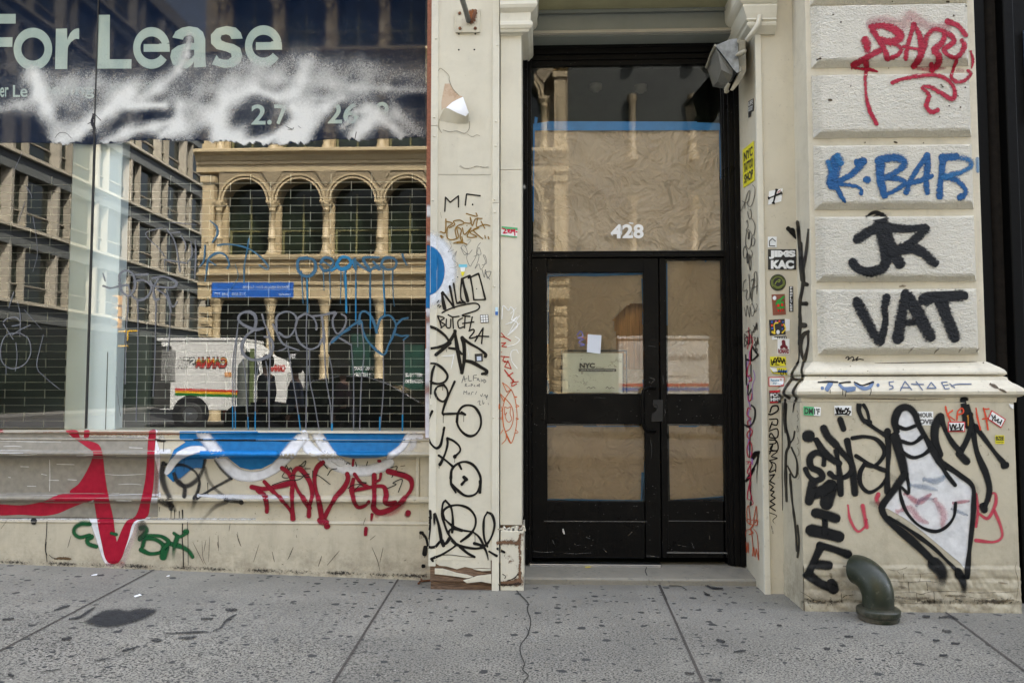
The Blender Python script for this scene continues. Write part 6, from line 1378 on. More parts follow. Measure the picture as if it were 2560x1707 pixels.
strokes('graffiti_tag', 'R4', S_RIGHT, paint_mat((0.004,0.004,0.0045), 0.15), [(11,[(328,95),(345,50),(385,45),(390,80),(345,110),(318,110)]), (9,[(325,150),(385,150),(380,195),(340,190),(325,230),(345,170)]), (9,[(322,240),(385,225),(385,290),(325,290),(340,260),(375,330),(325,345)]), (9,[(325,310),(380,320),(388,390),(330,385),(350,350),(325,420)]), (8,[(322,400),(385,400),(340,440),(385,455),(325,475),(370,500),(372,560)]), (9,[(325,470),(345,510),(325,560),(372,545)]), (9,[(328,590),(365,580),(325,635),(365,655)],'s'), (9,[(325,655),(355,680),(330,705),(362,715),(335,745),(370,765),(328,790),(368,815),(325,835),(370,865)],'s'), (6,[(325,880),(380,905),(350,940),(372,975)],'f'), (4,[(340,985),(345,1010)]), (4,[(350,1020),(352,1045)])], jamb, 'black zigzag marker script down the jamb panel')
strokes('pen_tag', 'R4', S_RIGHT, paint_mat((0.08,0.08,0.07), 0.3, thin=0.6), [(4,[(545,80),(555,110),(545,120),(556,150),(545,165)]), (4,[(548,200),(558,240),(545,245),(548,200)]), (4,[(548,290),(560,330),(546,345)]), (4,[(550,370),(562,410),(550,440)]), (4,[(552,560),(562,600),(552,620)])], pier)
# orange letters on plinth
strokes('graffiti_tag', 'R7', SP, paint_mat((0.60,0.07,0.03), 0.4, 'plinth', 0.6, 0.7, 180), [(16,[(1505,1255),(1520,1320),(1550,1390)]), (14,[(1570,1290),(1530,1330),(1590,1380)]), (14,[(1610,1380),(1620,1300),(1660,1270),(1670,1310),(1625,1330)]), (16,[(1790,1270),(1800,1350),(1830,1470)]), (16,[(1860,1270),(1880,1350),(1900,1470)]), (14,[(1860,1280),(1910,1275)]), (12,[(1850,1370),(1910,1360)])], pier, 'orange felt letters at the top of the plinth')
strokes('graffiti_tag', 'R7', SP, paint_mat((0.62,0.28,0.03), 0.4, 'plinth', 0.6, 0.8, 180), [(14,[(1715,1330),(1720,1430)]), (14,[(1745,1320),(1750,1430)]), (12,[(1710,1340),(1740,1400),(1760,1330)])], pier)

# ------------------------------------------------------------------ graffiti on the left pillar
SL = S_LEFT
mk = paint_mat((0.0045,0.0042,0.0042), 0.12, grain=0.06)
strokes('marker_writing', 'M2', SL, mk, [(11,[(190,470),(196,340),(240,388),(315,328),(315,432)],'s'), (11,[(376,415),(388,312),(513,328)],'s'), (14,[(443,408)])], pil, 'black marker letters M T')
strokes('marker_tag', 'M2', SL, paint_mat((0.22,0.12,0.015), 0.15, grain=0.1), [(10,[(150,655),(195,660),(200,540)]), (9,[(200,560),(260,580),(215,620),(220,720),(310,710),(300,620),(340,640),(330,700),(350,760)]), (9,[(230,620),(280,590),(270,560),(330,550),(365,580),(310,600),(285,640),(300,720)]), (9,[(370,575),(430,575),(420,520),(440,600),(470,540),(530,535)]), (9,[(385,490),(480,515),(475,485)]), (9,[(490,530),(480,610),(550,590),(600,600)]), (9,[(520,560),(555,625)]), (9,[(350,620),(370,680),(430,620),(395,700),(480,700),(420,660),(500,620),(450,640),(510,700),(535,720)]), (9,[(270,760),(330,745),(390,770)]), (9,[(345,700),(350,750),(300,760)]), (9,[(150,690),(165,715)]), (9,[(160,690),(175,705)]), (9,[(555,690),(560,715)]), (9,[(585,700),(592,722)]), (10,[(392,600)])], pil, 'brown marker tag')
gm = paint_mat((0.12,0.12,0.12), 0.2, grain=0.3, thin=0.75)
strokes('pen_tag', 'M2', SL, gm, [(4,[(335,800),(370,865),(395,840),(370,780),(340,800),(400,860),(440,820)]), (4,[(400,850),(390,900),(420,970),(440,940),(470,890),(500,800),(520,860),(480,850),(490,790),(515,755)]), (4,[(455,880),(500,870),(490,930),(465,990),(500,950),(520,1000),(560,930),(540,870),(560,880),(570,940),(530,960)]), (5,[(530,1000),(550,1070),(560,1000),(580,1080),(610,1020),(560,1030),(600,1090)]), (3,[(280,880),(300,830),(260,900),(310,950),(280,980),(240,980)]), (3,[(230,740),(250,790),(220,840),(270,820)]), (3,[(390,735),(430,730),(380,790)])], pil)
strokes('marker_writing', 'M2', SL, mk, [(26,[(165,1215),(175,1290),(190,1355)]), (20,[(170,1205),(220,1270),(275,1345)]), (18,[(235,1150),(255,1250),(275,1345)]), (14,[(270,1125),(285,1220),(300,1300),(330,1290)]), (15,[(300,1305),(375,1300)],''), (14,[(345,1080),(335,1190),(340,1270),(375,1302)]), (26,[(350,1090),(370,1170),(400,1285)]), (14,[(345,1085),(420,1050),(400,1080),(498,1035),(530,1150),(560,1272),(455,1275)],'s'), (14,[(420,1055),(440,1160),(455,1275)]), (10,[(480,1175)]), (12,[(165,1392),(240,1355),(340,1325),(460,1305),(505,1330),(480,1370),(350,1415),(420,1425)]),
    (8,[(120,1300),(135,1280)]), (8,[(125,1330),(140,1320)]), (8,[(140,1345),(155,1328)]), (10,[(308,1068)]), (8,[(262,1095)])], pil, 'black marker letters NUTO')
strokes('marker_writing', 'M2', SL, mk, [(12,[(125,1420),(145,1475),(160,1530)]), (11,[(125,1420),(185,1440),(150,1470),(190,1500),(155,1530)]), (11,[(205,1450),(205,1520),(240,1525),(245,1450)]), (11,[(220,1410),(260,1430),(320,1425)]), (11,[(262,1430),(268,1535)]), (11,[(350,1440),(310,1470),(320,1530),(360,1520)]), (11,[(375,1420),(370,1530)]), (11,[(350,1490),(455,1475)]), (11,[(440,1430),(415,1550)])], pil, 'black marker word BUTCH')
strokes('marker_writing', 'M3', SL, mk, [(12,[(410,100),(450,85),(455,110),(415,165),(490,150)]), (12,[(465,195),(540,70),(525,215)],'s'), (12,[(480,145),(590,150)])], pil)
strokes('graffiti_tag', 'M3', SL, k_fl, [(26,[(30,55),(110,80),(190,140),(235,200)]), (30,[(40,262),(140,245),(215,215),(275,130),(285,100)]), (34,[(110,315),(180,260),(240,210)]), (22,[(230,255),(300,268),(345,310)]), (32,[(280,100),(300,230),(320,350),(345,480)]), (34,[(348,160),(365,230),(368,350),(355,440),(345,480)]), (28,[(345,160),(420,215),(500,260),(560,310),(560,330)]), (30,[(370,370),(440,385),(520,430),(575,465),(560,490)]), (26,[(530,490),(575,480)]), (4,[(207,270),(207,290)]), (4,[(575,490),(575,512)])], pil, 'thick black spray tag of a crossing star')
strokes('graffiti_figure', 'M3', SL, k_fl, [(22,[(35,395),(110,400),(180,450),(215,510),(190,560),(120,580),(35,558)]), (22,[(95,420),(75,480),(65,580),(62,670)]), (22,[(280,560),(240,650),(200,740),(170,840),(180,862)]), (20,[(180,855),(260,852),(330,850),(370,858)]), (20,[(180,590),(120,610),(100,660),(130,720),(180,740),(215,690),(210,630),(180,590)]),
    (22,[(300,930),(310,850),(350,790),(410,775),(470,800),(515,880),(515,970),(470,1040),(410,1055),(350,1020),(310,960),(300,900)]), (26,[(345,840),(375,860)]), (4,[(60,680),(60,712)]), (4,[(170,600),(170,640)]), (4,[(176,870),(176,935)]), (4,[(362,870),(362,925)]),
    (24,[(75,830),(45,900),(30,980)],''), (22,[(30,1040),(60,1120),(110,1165),(150,1140),(170,1060),(185,980)]), (24,[(185,980),(180,1000)]), (24,[(212,1080),(215,1130),(195,1210),(160,1290),(145,1315)]), (30,[(145,1312)]), (22,[(212,1075),(270,1100),(320,1145),(330,1190),(290,1235)]), (34,[(280,1242)]), (22,[(135,1232),(190,1270),(260,1330)]), (4,[(280,1255),(280,1295)]), (4,[(138,1325),(138,1350)]),
    (24,[(245,1440),(255,1360),(310,1305),(380,1290),(450,1320),(500,1390),(518,1460),(510,1568)]), (24,[(245,1430),(250,1500),(290,1568)]), (20,[(318,1310),(340,1355)]), (34,[(365,1430),(385,1450)]), (26,[(385,1450),(345,1495)])], pil, 'black spray drawing of a cyclist')
strokes('graffiti_figure', 'M4', SL, k_fl, [(24,[(345,420),(400,480),(470,535),(530,545),(590,520),(625,450),(628,400)])], pil)
strokes('graffiti_tag', 'M4', SL, k_fl, [(24,[(290,590),(265,620),(255,720),(280,820),(320,920),(390,1010)]), (24,[(300,600),(345,660),(362,780),(355,900)],''), (24,[(275,770),(265,700),(320,650),(420,635),(520,670),(580,750),(580,840),(530,920),(440,990)]), (22,[(280,770),(360,840),(460,880),(560,900),(620,950),(660,1020)]), (22,[(320,920),(330,880),(370,870),(450,885)]), (28,[(355,985),(400,1020),(480,1045),(580,1060),(650,1050)]), (26,[(430,1040),(500,1100),(575,1142)]), (22,[(150,1160),(250,1120),(350,1060),(400,1020)]),
    (22,[(700,705),(670,760),(662,860),(670,960),(700,1040)],''), (24,[(700,705),(745,730),(770,820),(750,920),(700,1010),(640,1050)]), (28,[(570,1008),(640,1030),(680,1070),(705,1150),(708,1240)],'f'), (26,[(720,1090),(790,1130)]), (26,[(800,1060),(865,1095)]),
    (44,[(135,700),(140,760)]), (28,[(140,760),(130,880),(120,1000),(120,1050)]), (32,[(185,725),(215,800),(235,890),(250,990)]), (30,[(180,730),(180,850)],'f'), (36,[(60,900),(50,910)]), (30,[(55,905),(100,960),(120,1040),(190,1040),(240,990),(290,1010),(330,960)]), (44,[(90,1060),(85,1110)]), (40,[(255,985),(270,1030)]), (44,[(75,1232)]), (26,[(150,1160),(165,1180)]), (6,[(180,1135),(320,1120),(450,1135),(560,1145)]), (4,[(85,1120),(85,1155)]), (5,[(578,920),(580,990)]), (5,[(40,930),(40,960)]), (5,[(60,930),(60,955)])], pil, 'tangled black spray tag at the foot of the pillar')
strokes('graffiti_tag', 'M4', S_BULK, k_fl, [(40,[(50,905),(62,905)]), (28,[(60,905),(100,960),(115,1030)]), (44,[(92,1050),(85,1110)]), (46,[(75,1232)]), (4,[(85,1110),(85,1150)]), (5,[(40,920),(40,965)]), (5,[(58,920),(58,960)]), (5,[(74,915),(74,950)])], bulk)
strokes('pen_writing', 'M3', SL, gm, [(6,[(345,570),(365,505),(375,560)],'s'), (5,[(350,545),(395,530)]), (6,[(405,505),(410,555),(435,552)],'s'), (6,[(450,550),(450,505),(480,500)],'s'), (6,[(450,525),(480,525)]), (6,[(485,550),(490,530),(500,535),(495,545),(510,555)]), (6,[(520,540),(535,550),(520,560)]), (6,[(545,540),(548,570),(565,555),(548,540)]),
    (5,[(375,605),(378,580),(390,585),(380,595),(395,605)]), (5,[(405,600),(420,595)]), (5,[(430,605),(432,580),(445,590),(432,595)]), (5,[(465,590),(455,600),(468,605)]), (5,[(480,600),(490,590),(492,605),(505,580),(505,608)]),
    (5,[(362,675),(365,645),(378,660),(390,645),(392,675)],'s'), (5,[(405,670),(415,660),(410,680)]), (5,[(430,680),(435,660),(450,655)]), (5,[(470,675),(480,650)]), (5,[(515,680),(525,695),(535,670)]), (5,[(545,690),(560,680),(565,705),(580,680),(570,720)]), (5,[(490,745),(510,735),(505,770),(520,770)]), (5,[(535,730),(538,765),(550,750)]), (4,[(585,755),(588,770)])], pil, 'small faint pen writing')
strokes('marker_writing', 'M3', SL, paint_mat((0.42,0.035,0.02), 0.2, grain=0.2), [(8,[(700,150),(740,160),(790,188)]), (8,[(705,118),(745,165)]), (8,[(705,210),(748,205),(708,240),(752,245)],'s'), (9,[(707,293)]), (8,[(700,330),(775,338)]), (8,[(735,330),(720,370),(745,375)]), (8,[(730,385),(765,375),(735,425),(795,445),(765,370)],'s'), (11,[(735,455),(770,500),(820,560)]), (9,[(765,510),(810,480)]), (8,[(790,570),(860,560)]), (8,[(815,540),(800,600),(845,580)])], pila, 'red marker writing up the pilaster')
strokes('pen_drawing', 'M3', SL, paint_mat((0.55,0.12,0.03), 0.2, grain=0.2), [(6,[(795,630),(740,720),(715,840),(730,980),(790,1120),(835,1000),(848,860),(830,720),(795,630)]), (8,[(715,840),(730,980),(790,1120)]), (6,[(740,710),(800,790),(815,890),(790,980),(745,1015)]), (5,[(735,790),(765,800),(790,790),(785,850),(800,900),(770,930),(740,880),(755,840),(735,860),(735,790)]), (6,[(715,570),(755,655),(790,635),(760,600),(715,570)],'s'), (6,[(690,665),(725,740),(735,710),(690,665)],'s'), (5,[(685,765),(685,810),(712,828),(708,790)]), (5,[(680,895),(715,885)]), (5,[(690,905),(718,895)]), (9,[(845,700),(830,700)]), (5,[(835,790),(865,785),(845,770)]), (5,[(838,890),(862,900),(840,905)]), (5,[(830,1030),(858,1022),(838,1000)]), (6,[(690,1045),(720,1000)]), (6,[(750,1050),(745,1090),(710,1128)])], pila, 'orange pen drawing of a fringed eye')
strokes('chalk_scribble', 'M2', SL, paint_mat((0.78,0.79,0.78), 0.3, grain=0.4), [(8,[(710,1450),(720,1330),(770,1370),(790,1340),(820,1380),(800,1460),(850,1430),(790,1490)]), (6,[(780,1568),(830,1480),(870,1420)]), (5,[(840,1350),(790,1400)])], pila)
strokes('chalk_scribble', 'M3', SL, paint_mat((0.78,0.79,0.78), 0.3, grain=0.4), [(7,[(745,40),(830,10),(850,60),(760,140),(800,100),(870,30)]), (7,[(760,240),(830,220),(870,180),(830,150)]), (6,[(860,300),(840,270),(795,290),(800,370),(850,440)]), (5,[(160,325),(220,330),(280,320)],'t'), (7,[(275,300),(260,380),(245,450)],'t')], pila)
strokes('chalk_scribble', 'M3', SL, paint_mat((0.74,0.75,0.74), 0.3, grain=0.5), [(7,[(275,310),(262,380),(245,450)],'t'), (5,[(180,325),(280,318)],'t'), (5,[(390,230),(415,360)],'t')], pil)
# blue and white spray of the large piece running onto the pillar and frame
BL = (0.001,0.135,0.36)
field('mural_white', 'M2', SL, paint_mat((0.68,0.72,0.78), 0.7, 'flat', 0.5, 0.5, 300), lambda x, y: np.clip(1.25*np.exp(-np.clip(np.hypot((x-20)/1.0, (y-1000)*0.82)-205, 0, 1e9)**2/85**2), 0, 1)*0.8, (30,640,420,1400), 7, pil, 'soft white spray around the blue disc', base=0.0010)
field('mural_blue', 'M2', SL, paint_mat(BL, 0.35, 'flat', 0.4, 0.15), lambda x, y: np.clip((1-np.hypot((x-25)/160.0, (y-1008)/222.0))*5+0.5, 0, 1), (30,760,200,1250), 6, pil, 'blue edge of the large mural', base=0.0026)
SF = Surf([wframe])
field('mural_blue', 'L4', SF, paint_mat(BL, 0.4, 'flat', 0.4, 0.15), lambda x, y: np.clip((y-935)/60, 0, 1)*np.clip((1560-y)/60, 0, 1), (2020,880,2110,1568), 8, win, base=0.002)
field('mural_white', 'L4', SF, paint_mat((0.66,0.67,0.70), 0.6, 'flat', 0.5, 0.4), lambda x, y: np.exp(-((y-650)/60)**2)+0.5*np.exp(-((y-900)/55)**2)+np.clip((y-1510)/60, 0, 1), (2020,560,2110,1568), 8, win, base=0.0012)
field('mural_white', 'L6', SF, paint_mat((0.60,0.60,0.66), 0.6, 'flat', 0.5, 0.4), lambda x, y: np.clip((y-180)/60, 0, 1)*(1-0.65*np.exp(-((y-360)/60)**2)-0.6*np.exp(-((y-1000)/90)**2)), (2010,150,2110,1480), 9, win, base=0.0012)

# ------------------------------------------------------------------ the large piece on the bulkhead
SB = S_BULK
def blob(name, P, col, soft=8, box=None, step=6, base=0.001, lab=None, sft=0.3, gr=0.12, smooth=True, cr='L7', thin=1.0, kind='board'):
    Q = smoothpoly(P, 18) if smooth else P
    xs_ = [p[0] for p in P]; ys_ = [p[1] for p in P]
    bx = (max(-40, min(xs_)-40), min(ys_)-40, max(xs_)+40, max(ys_)+40)
    return field(name, cr, SB, paint_mat(col, sft, kind, 0.42, gr, thin=thin), polycov(Q, soft), bx, step, bulk, lab, base=base)
blob('weathered_varnish', [(-40,92),(600,92),(640,150),(930,150),(1330,160),(1400,300),(1450,500),(1440,880),(900,890),(-40,895)], (0.27,0.25,0.21), 10, gr=0.35, sft=0.5, smooth=False, lab='grey weathered boards', step=9, base=0.0006, thin=0.9)
field('bare_strip', 'L7', SB, paint_mat((0.62,0.60,0.58), 0.5, 'board', 0.6, 0.8, 60), lambda x, y: 0.75*np.exp(-((y-155)/16)**2)*(x < 1500)+0.5*np.exp(-((y-190)/10)**2)*(x < 700), (-40,110,1500,230), 9, bulk, base=0.0008)
field('rose_band', 'L7', SB, paint_mat((0.30,0.14,0.09), 0.5, 'board', 0.6, 0.5, 80), lambda x, y: 0.8*((x > 630) & (x < 1640))*np.exp(-((y-118)/20)**2)+0.55*(x < 630)*(x > 20)*np.exp(-((y-112)/12)**2), (0,95,1660,160), 9, bulk, base=0.0008)
m_wl = (0.60,0.61,0.62)
field('white_ledges', 'L7', SB, paint_mat(m_wl, 0.8, 'board', 0.45, 0.45, 55), lambda x, y: np.clip(1.4*np.exp(-((y-284)/22)**4), 0, 1)*(x < 1560)+np.clip(1.4*np.exp(-((y-678)/25)**4), 0, 1)*(x < 1470)+0.8*np.exp(-((y-900)/14)**2)*(x < 2400), (-40,245,2330,935), 7, bulk, base=0.0011)
strokes('scratches', 'L7', SB, paint_mat((0.70,0.70,0.68), 0.3, 'board', 0.5, 0.5), [(5,[(0,190),(150,192),(300,196),(560,198)],'t'), (5,[(90,310),(240,314),(340,306)],'t'), (4,[(190,422),(265,424)]), (4,[(520,400),(680,404)]), (4,[(455,360),(458,500),(455,645)]), (4,[(960,490),(1100,500),(1320,490)],'t'), (4,[(1080,585),(1200,580),(1300,588)],'t'), (4,[(380,490),(430,500)]), (4,[(450,545),(540,548)]), (4,[(250,600),(330,602)]), (5,[(700,320),(850,316)]), (4,[(620,540),(700,545)]), (4,[(30,240),(130,236),(200,242)],'t'), (4,[(1180,250),(1300,255)]), (4,[(1060,730),(1200,732)],'t'), (4,[(80,520),(100,522)])], bulk)
RED = (0.33,0.003,0.024)
wo = (0.66,0.67,0.70)
blob('mural_white', [(800,690),(830,700),(850,740),(890,860),(1000,1200),(1040,1290),(960,1300),(900,1150),(850,1000),(790,860),(720,840),(640,850),(480,860),(600,800),(720,740)], wo, 22, gr=0.3, sft=0.5, lab='white outline of the mural')
blob('mural_white', [(1060,1290),(1110,1240),(1200,1050),(1250,930),(1380,880),(1440,700),(1460,500),(1455,280),(1420,150),(1440,100),(1380,100),(1360,300),(1350,600),(1300,800),(1200,950),(1140,1100)], wo, 18, gr=0.2, sft=0.4)
blob('mural_red', [(600,97),(700,97),(740,170),(850,200),(905,230),(930,290),(945,380),(960,520),(990,700),(1030,880),(1055,1060),(1085,1180),(1105,1250),(1060,1300),(1000,1300),(960,1250),(930,1120),(900,980),(870,800),(850,700),(790,690),(700,720),(640,650),(720,580),(790,470),(840,360),(850,290),(800,250),(730,200),(660,150)], RED, 12, lab='crimson letter of the mural')
blob('mural_red', [(-40,765),(200,775),(380,745),(520,690),(680,660),(860,680),(860,720),(740,760),(640,800),(520,850),(380,870),(200,860),(-40,858)], RED, 12)
blob('mural_red', [(1365,100),(1420,100),(1410,300),(1408,450),(1395,620),(1370,760),(1340,880),(1220,930),(1170,1080),(1110,1250),(1060,1300),(1040,1200),(1080,1080),(1150,930),(1240,870),(1290,720),(1330,520),(1345,300),(1355,160)], RED, 10)
blob('mural_red', [(770,97),(815,97),(810,150),(770,170)], RED, 10)
blob('mural_red', [(-40,92),(25,92),(20,130),(-40,130)], RED, 10); blob('mural_red', [(-40,330),(10,335),(8,540),(-40,545)], RED, 8)
strokes('spray_haze', 'L7', SB, paint_mat((0.6,0.45,0.5), 1.3, 'board', 0.45, 0.6, 160, thin=0.6), [(110,[(900,1000),(960,1180),(1000,1300)]), (110,[(1230,980),(1170,1150),(1110,1300)])], bulk, base=0.0008)
strokes('spray_haze', 'L7', SB, paint_mat((0.33,0.003,0.024), 1.3, 'board', 0.45, 0.6, 160, thin=0.6), [(60,[(1000,1300),(1120,1300)]), (40,[(1440,300),(1420,700)],'t')], bulk, base=0.0032)
# blue and white, left curl
blob('mural_blue', [(1640,105),(2350,105),(2350,330),(2100,330),(2060,300),(1980,345),(1850,350),(1780,400),(1640,520),(1580,560),(1500,480),(1540,380),(1590,270),(1700,200),(1640,170)], BL, 16, lab='blue letter of the mural', smooth=False)
blob('mural_white', [(1500,480),(1530,400),(1600,310),(1700,250),(1800,235),(1880,250),(1880,290),(1800,300),(1700,330),(1620,390),(1560,470),(1520,500)], wo, 26, gr=0.2, sft=0.6, base=0.003)
blob('mural_blue', [(1600,400),(1700,350),(1860,350),(1850,440),(1760,450),(1640,540),(1590,520)], (0.02,0.13,0.33), 40, sft=0.9, gr=0.3)
C8 = 'L8'
blob('mural_blue', [(60,115),(920,115),(880,180),(830,250),(720,330),(660,390),(560,440),(460,450),(370,430),(280,360),(200,280),(120,190)], BL, 10, cr=C8, smooth=False)
blob('mural_blue', [(1095,120),(1900,125),(1850,210),(1780,270),(1700,325),(1600,340),(1400,342),(1260,320),(1190,270),(1130,190)], BL, 10, cr=C8, smooth=False)
strokes('mural_white', C8, SB, paint_mat(wo, 0.6, 'board', 0.45, 0.2), [(110,[(20,110),(80,200),(160,300),(230,390),(330,480),(440,510),(560,500),(680,440),(780,340),(870,230),(940,150)]), (110,[(1060,110),(1110,200),(1190,310),(1280,380)]), (120,[(960,170),(1000,260),(1080,300)],'t'), (110,[(1120,330),(1240,400),(1380,450),(1510,460),(1640,430),(1720,390)]), (70,[(1900,150),(1840,250),(1730,330)]), (60,[(1930,150),(2010,150)]), (60,[(260,450),(360,520),(460,520)],'t')], bulk, base=0.0034)
strokes('mural_white', C8, SB, paint_mat(wo, 0.9, 'board', 0.45, 0.4, thin=0.8), [(80,[(1950,150),(1930,250),(1780,330)],'f'), (60,[(0,690),(400,700),(800,705)],'t')], bulk, base=0.003)
field('blue_lower_lip', C8, SB, paint_mat((0.003,0.17,0.50), 0.3, 'board', 0.35, 0.1), lambda x, y: np.clip(1.4*np.exp(-((y-305)/20)**4), 0, 1)*(((x > -100) & (x < 700))*1.0), (0,280,700,335), 8, bulk, base=0.0038)
strokes('dark_crack', C8, SB, paint_mat((0.02,0.018,0.016), 0.3, 'board', 0.8, 0.5, 90), [(7,[(0,180),(60,182),(300,182),(520,190),(700,188),(830,195)]), (12,[(700,190),(800,192)],'t'), (4,[(830,196),(1200,198),(1700,200),(2010,203)])], bulk)
strokes('dark_crack', 'L7', SB, paint_mat((0.02,0.018,0.016), 0.3, 'board', 0.8, 0.5, 90), [(6,[(1400,172),(1500,182),(1780,183),(2330,180)]), (18,[(1440,190),(1510,192)],'t'), (14,[(1770,180),(1850,178)],'t'), (5,[(1495,190),(1492,290)]), (6,[(430,925),(425,1050),(415,1150),(432,1285)]), (9,[(425,1110),(416,1180),(432,1230)],'t'), (9,[(1665,940),(1664,1080),(1672,1200),(1674,1335)]), (5,[(1710,930),(1716,1100),(1718,1320)]), (4,[(450,1225),(480,1250),(520,1262)]), (5,[(0,895),(600,885),(1000,893),(1700,900)],'t')], bulk)
strokes('bare_spot', 'L7', SB, paint_mat((0.11,0.07,0.035), 0.4, 'board', 0.9, 0.7, 60), [(26,[(510,1260),(570,1255),(650,1262)],'t')], bulk)
# dark translucent tag
strokes('graffiti_tag', 'L7', SB, paint_mat((0.02,0.02,0.022), 0.7, 'board', 0.45, 0.25, thin=0.85), [(46,[(1870,370),(1850,450),(1800,540),(1700,600),(1620,560),(1590,490)]), (32,[(1490,400),(1580,410),(1680,410),(1780,470),(1820,560),(1800,660),(1770,710)]), (60,[(1490,400),(1480,500),(1500,600),(1550,720),(1560,800)],''), (50,[(1680,690),(1685,620),(1640,560)]), (36,[(1970,370),(2030,450),(2110,530)]), (30,[(2110,530),(1980,600),(1880,660),(1800,710)]), (60,[(1470,740),(1560,780)]), (40,[(2060,725),(2200,740)]), (44,[(2200,750)])], bulk, 'smoky black tag in front of the blue curl')
strokes('graffiti_tag', 'L7', SB, paint_mat((0.05,0.045,0.04), 0.8, 'board', 0.45, 0.3, thin=0.6), [(44,[(1870,440),(1900,540),(1960,620),(2060,710)]), (52,[(2060,740),(1950,800),(1850,910),(1790,1010)],'f'), (60,[(1780,720),(1740,860)],'f'), (60,[(1530,740),(1600,820)],'t'), (90,[(1300,960),(1270,1080),(1260,1180)],'f')], bulk)
strokes('paint_drip', 'L7', SB, k_fl, [(8,[(1562,800),(1560,895)],'d'), (8,[(1592,820),(1594,895)],'d'), (9,[(1636,830),(1636,892)],'d'), (14,[(1664,820),(1668,895)],'d'), (5,[(1456,790),(1456,830)],'d'), (5,[(1680,320),(1680,465)],'d'), (7,[(1895,570),(1898,690)],'d')], bulk)
MR = (0.22,0.003,0.018)
strokes('graffiti_tag', C8, SB, paint_mat(MR, 0.45, 'board', 0.42, 0.15), [(48,[(475,608),(580,625),(700,605),(830,570)]), (44,[(530,640),(590,690),(612,780),(612,830)]), (38,[(590,560),(680,660),(760,740),(830,830),(850,910)]), (44,[(750,435),(810,480),(845,560),(840,680),(845,800),(850,900)]), (44,[(850,580),(860,470),(905,440),(960,490),(1010,580),(1025,680),(1000,780),(995,870)]), (42,[(860,560),(900,650),(960,740),(1000,800)],''), (48,[(1120,385),(1070,430),(1045,520),(1060,640),(1090,760),(1110,880)]), (60,[(1150,930),(1100,915)],''), (46,[(1120,920),(1180,800),(1240,700),(1310,620),(1350,540),(1345,490)]), (60,[(1160,965)]),
    (34,[(1400,360),(1395,410)]), (40,[(1400,540),(1385,620),(1400,720),(1440,790),(1500,780),(1540,740)]), (44,[(1380,640),(1500,620),(1620,600),(1680,610),(1700,680),(1690,740),(1720,760),(1780,750)]), (34,[(1410,490),(1470,570),(1540,605)]), (50,[(1590,500),(1590,600),(1590,720),(1585,800),(1640,840),(1740,810),(1840,740),(1920,640),(1930,560),(1880,510),(1720,465)]), (34,[(1650,490),(1640,540),(1600,560)]), (36,[(1570,860),(1560,940)],'f'), (36,[(1515,985),(1510,1040)]), (50,[(1900,840),(1885,890)],'f'), (30,[(1630,370),(1640,372)])], bulk, 'dark red looping tag', base=0.0046)
strokes('graffiti_tag', C8, SB, paint_mat((0.40,0.02,0.05), 1.0, 'board', 0.42, 0.5, thin=0.5), [(110,[(1640,850),(1760,820),(1860,740)],'t'), (60,[(1890,860)])], bulk, base=0.003)
strokes('marker_tag', C8, SB, mk, [(7,[(770,480),(752,515),(800,525),(840,500),(880,505),(1000,520)]), (7,[(780,440),(790,410),(810,450),(830,430),(845,465)]), (7,[(890,440),(965,370),(950,420),(905,410)]), (7,[(960,440),(1008,440)]), (7,[(660,590),(780,550),(900,540),(960,500),(1000,490)]), (7,[(1030,460),(1030,520)]), (7,[(1060,505),(1085,505),(1190,583)]), (9,[(1130,400),(1165,440)]), (8,[(1165,500),(1200,450),(1250,440)]), (7,[(1335,400),(1350,385),(1370,400)]), (7,[(1420,380),(1430,420)]), (7,[(1520,410),(1530,375)]), (7,[(1350,620),(1400,590),(1520,570),(1440,560)]), (7,[(1740,430),(1800,425),(1750,520),(1790,470),(1870,480)]), (7,[(1710,620),(1790,585),(1760,570),(1845,540),(1810,655)]), (5,[(1830,420),(1870,412)]), (7,[(1410,640),(1460,590),(1490,600)]), (7,[(930,480),(960,520)])], bulk, 'thin black pen strokes', base=0.0052)
GR = (0.005,0.08,0.025); wmul[paint_mat(GR, 0.6, 'board', 0.45, 0.3).name] = 1.3
strokes('graffiti_tag', 'L7', SB, paint_mat(GR, 0.6, 'board', 0.45, 0.3), [(34,[(820,945),(740,945),(685,980),(680,1030),(730,1065),(820,1045)]), (34,[(840,1060),(800,1085),(810,1125),(880,1150)]), (30,[(1020,1030),(1060,1040)]), (44,[(1290,980),(1320,975),(1335,1010),(1280,1080)]), (32,[(1280,1065),(1380,1050),(1480,1060),(1540,1110),(1500,1160)]), (34,[(1300,1150),(1330,1080),(1430,1090),(1500,1150),(1470,1200),(1370,1215),(1290,1180)]), (56,[(1510,1150),(1490,1240)]), (36,[(1540,1120),(1650,1150),(1720,1190),(1755,1240)]), (30,[(1590,1030),(1640,1060),(1700,1030)]), (48,[(1698,1015)]), (34,[(1620,1060),(1590,1160),(1580,1300)],'f')], bulk, 'green spray tag on the base board')
strokes('spray_spot', 'L7', SB, k_fl, [(50,[(310,915),(312,960)],'f')], bulk)
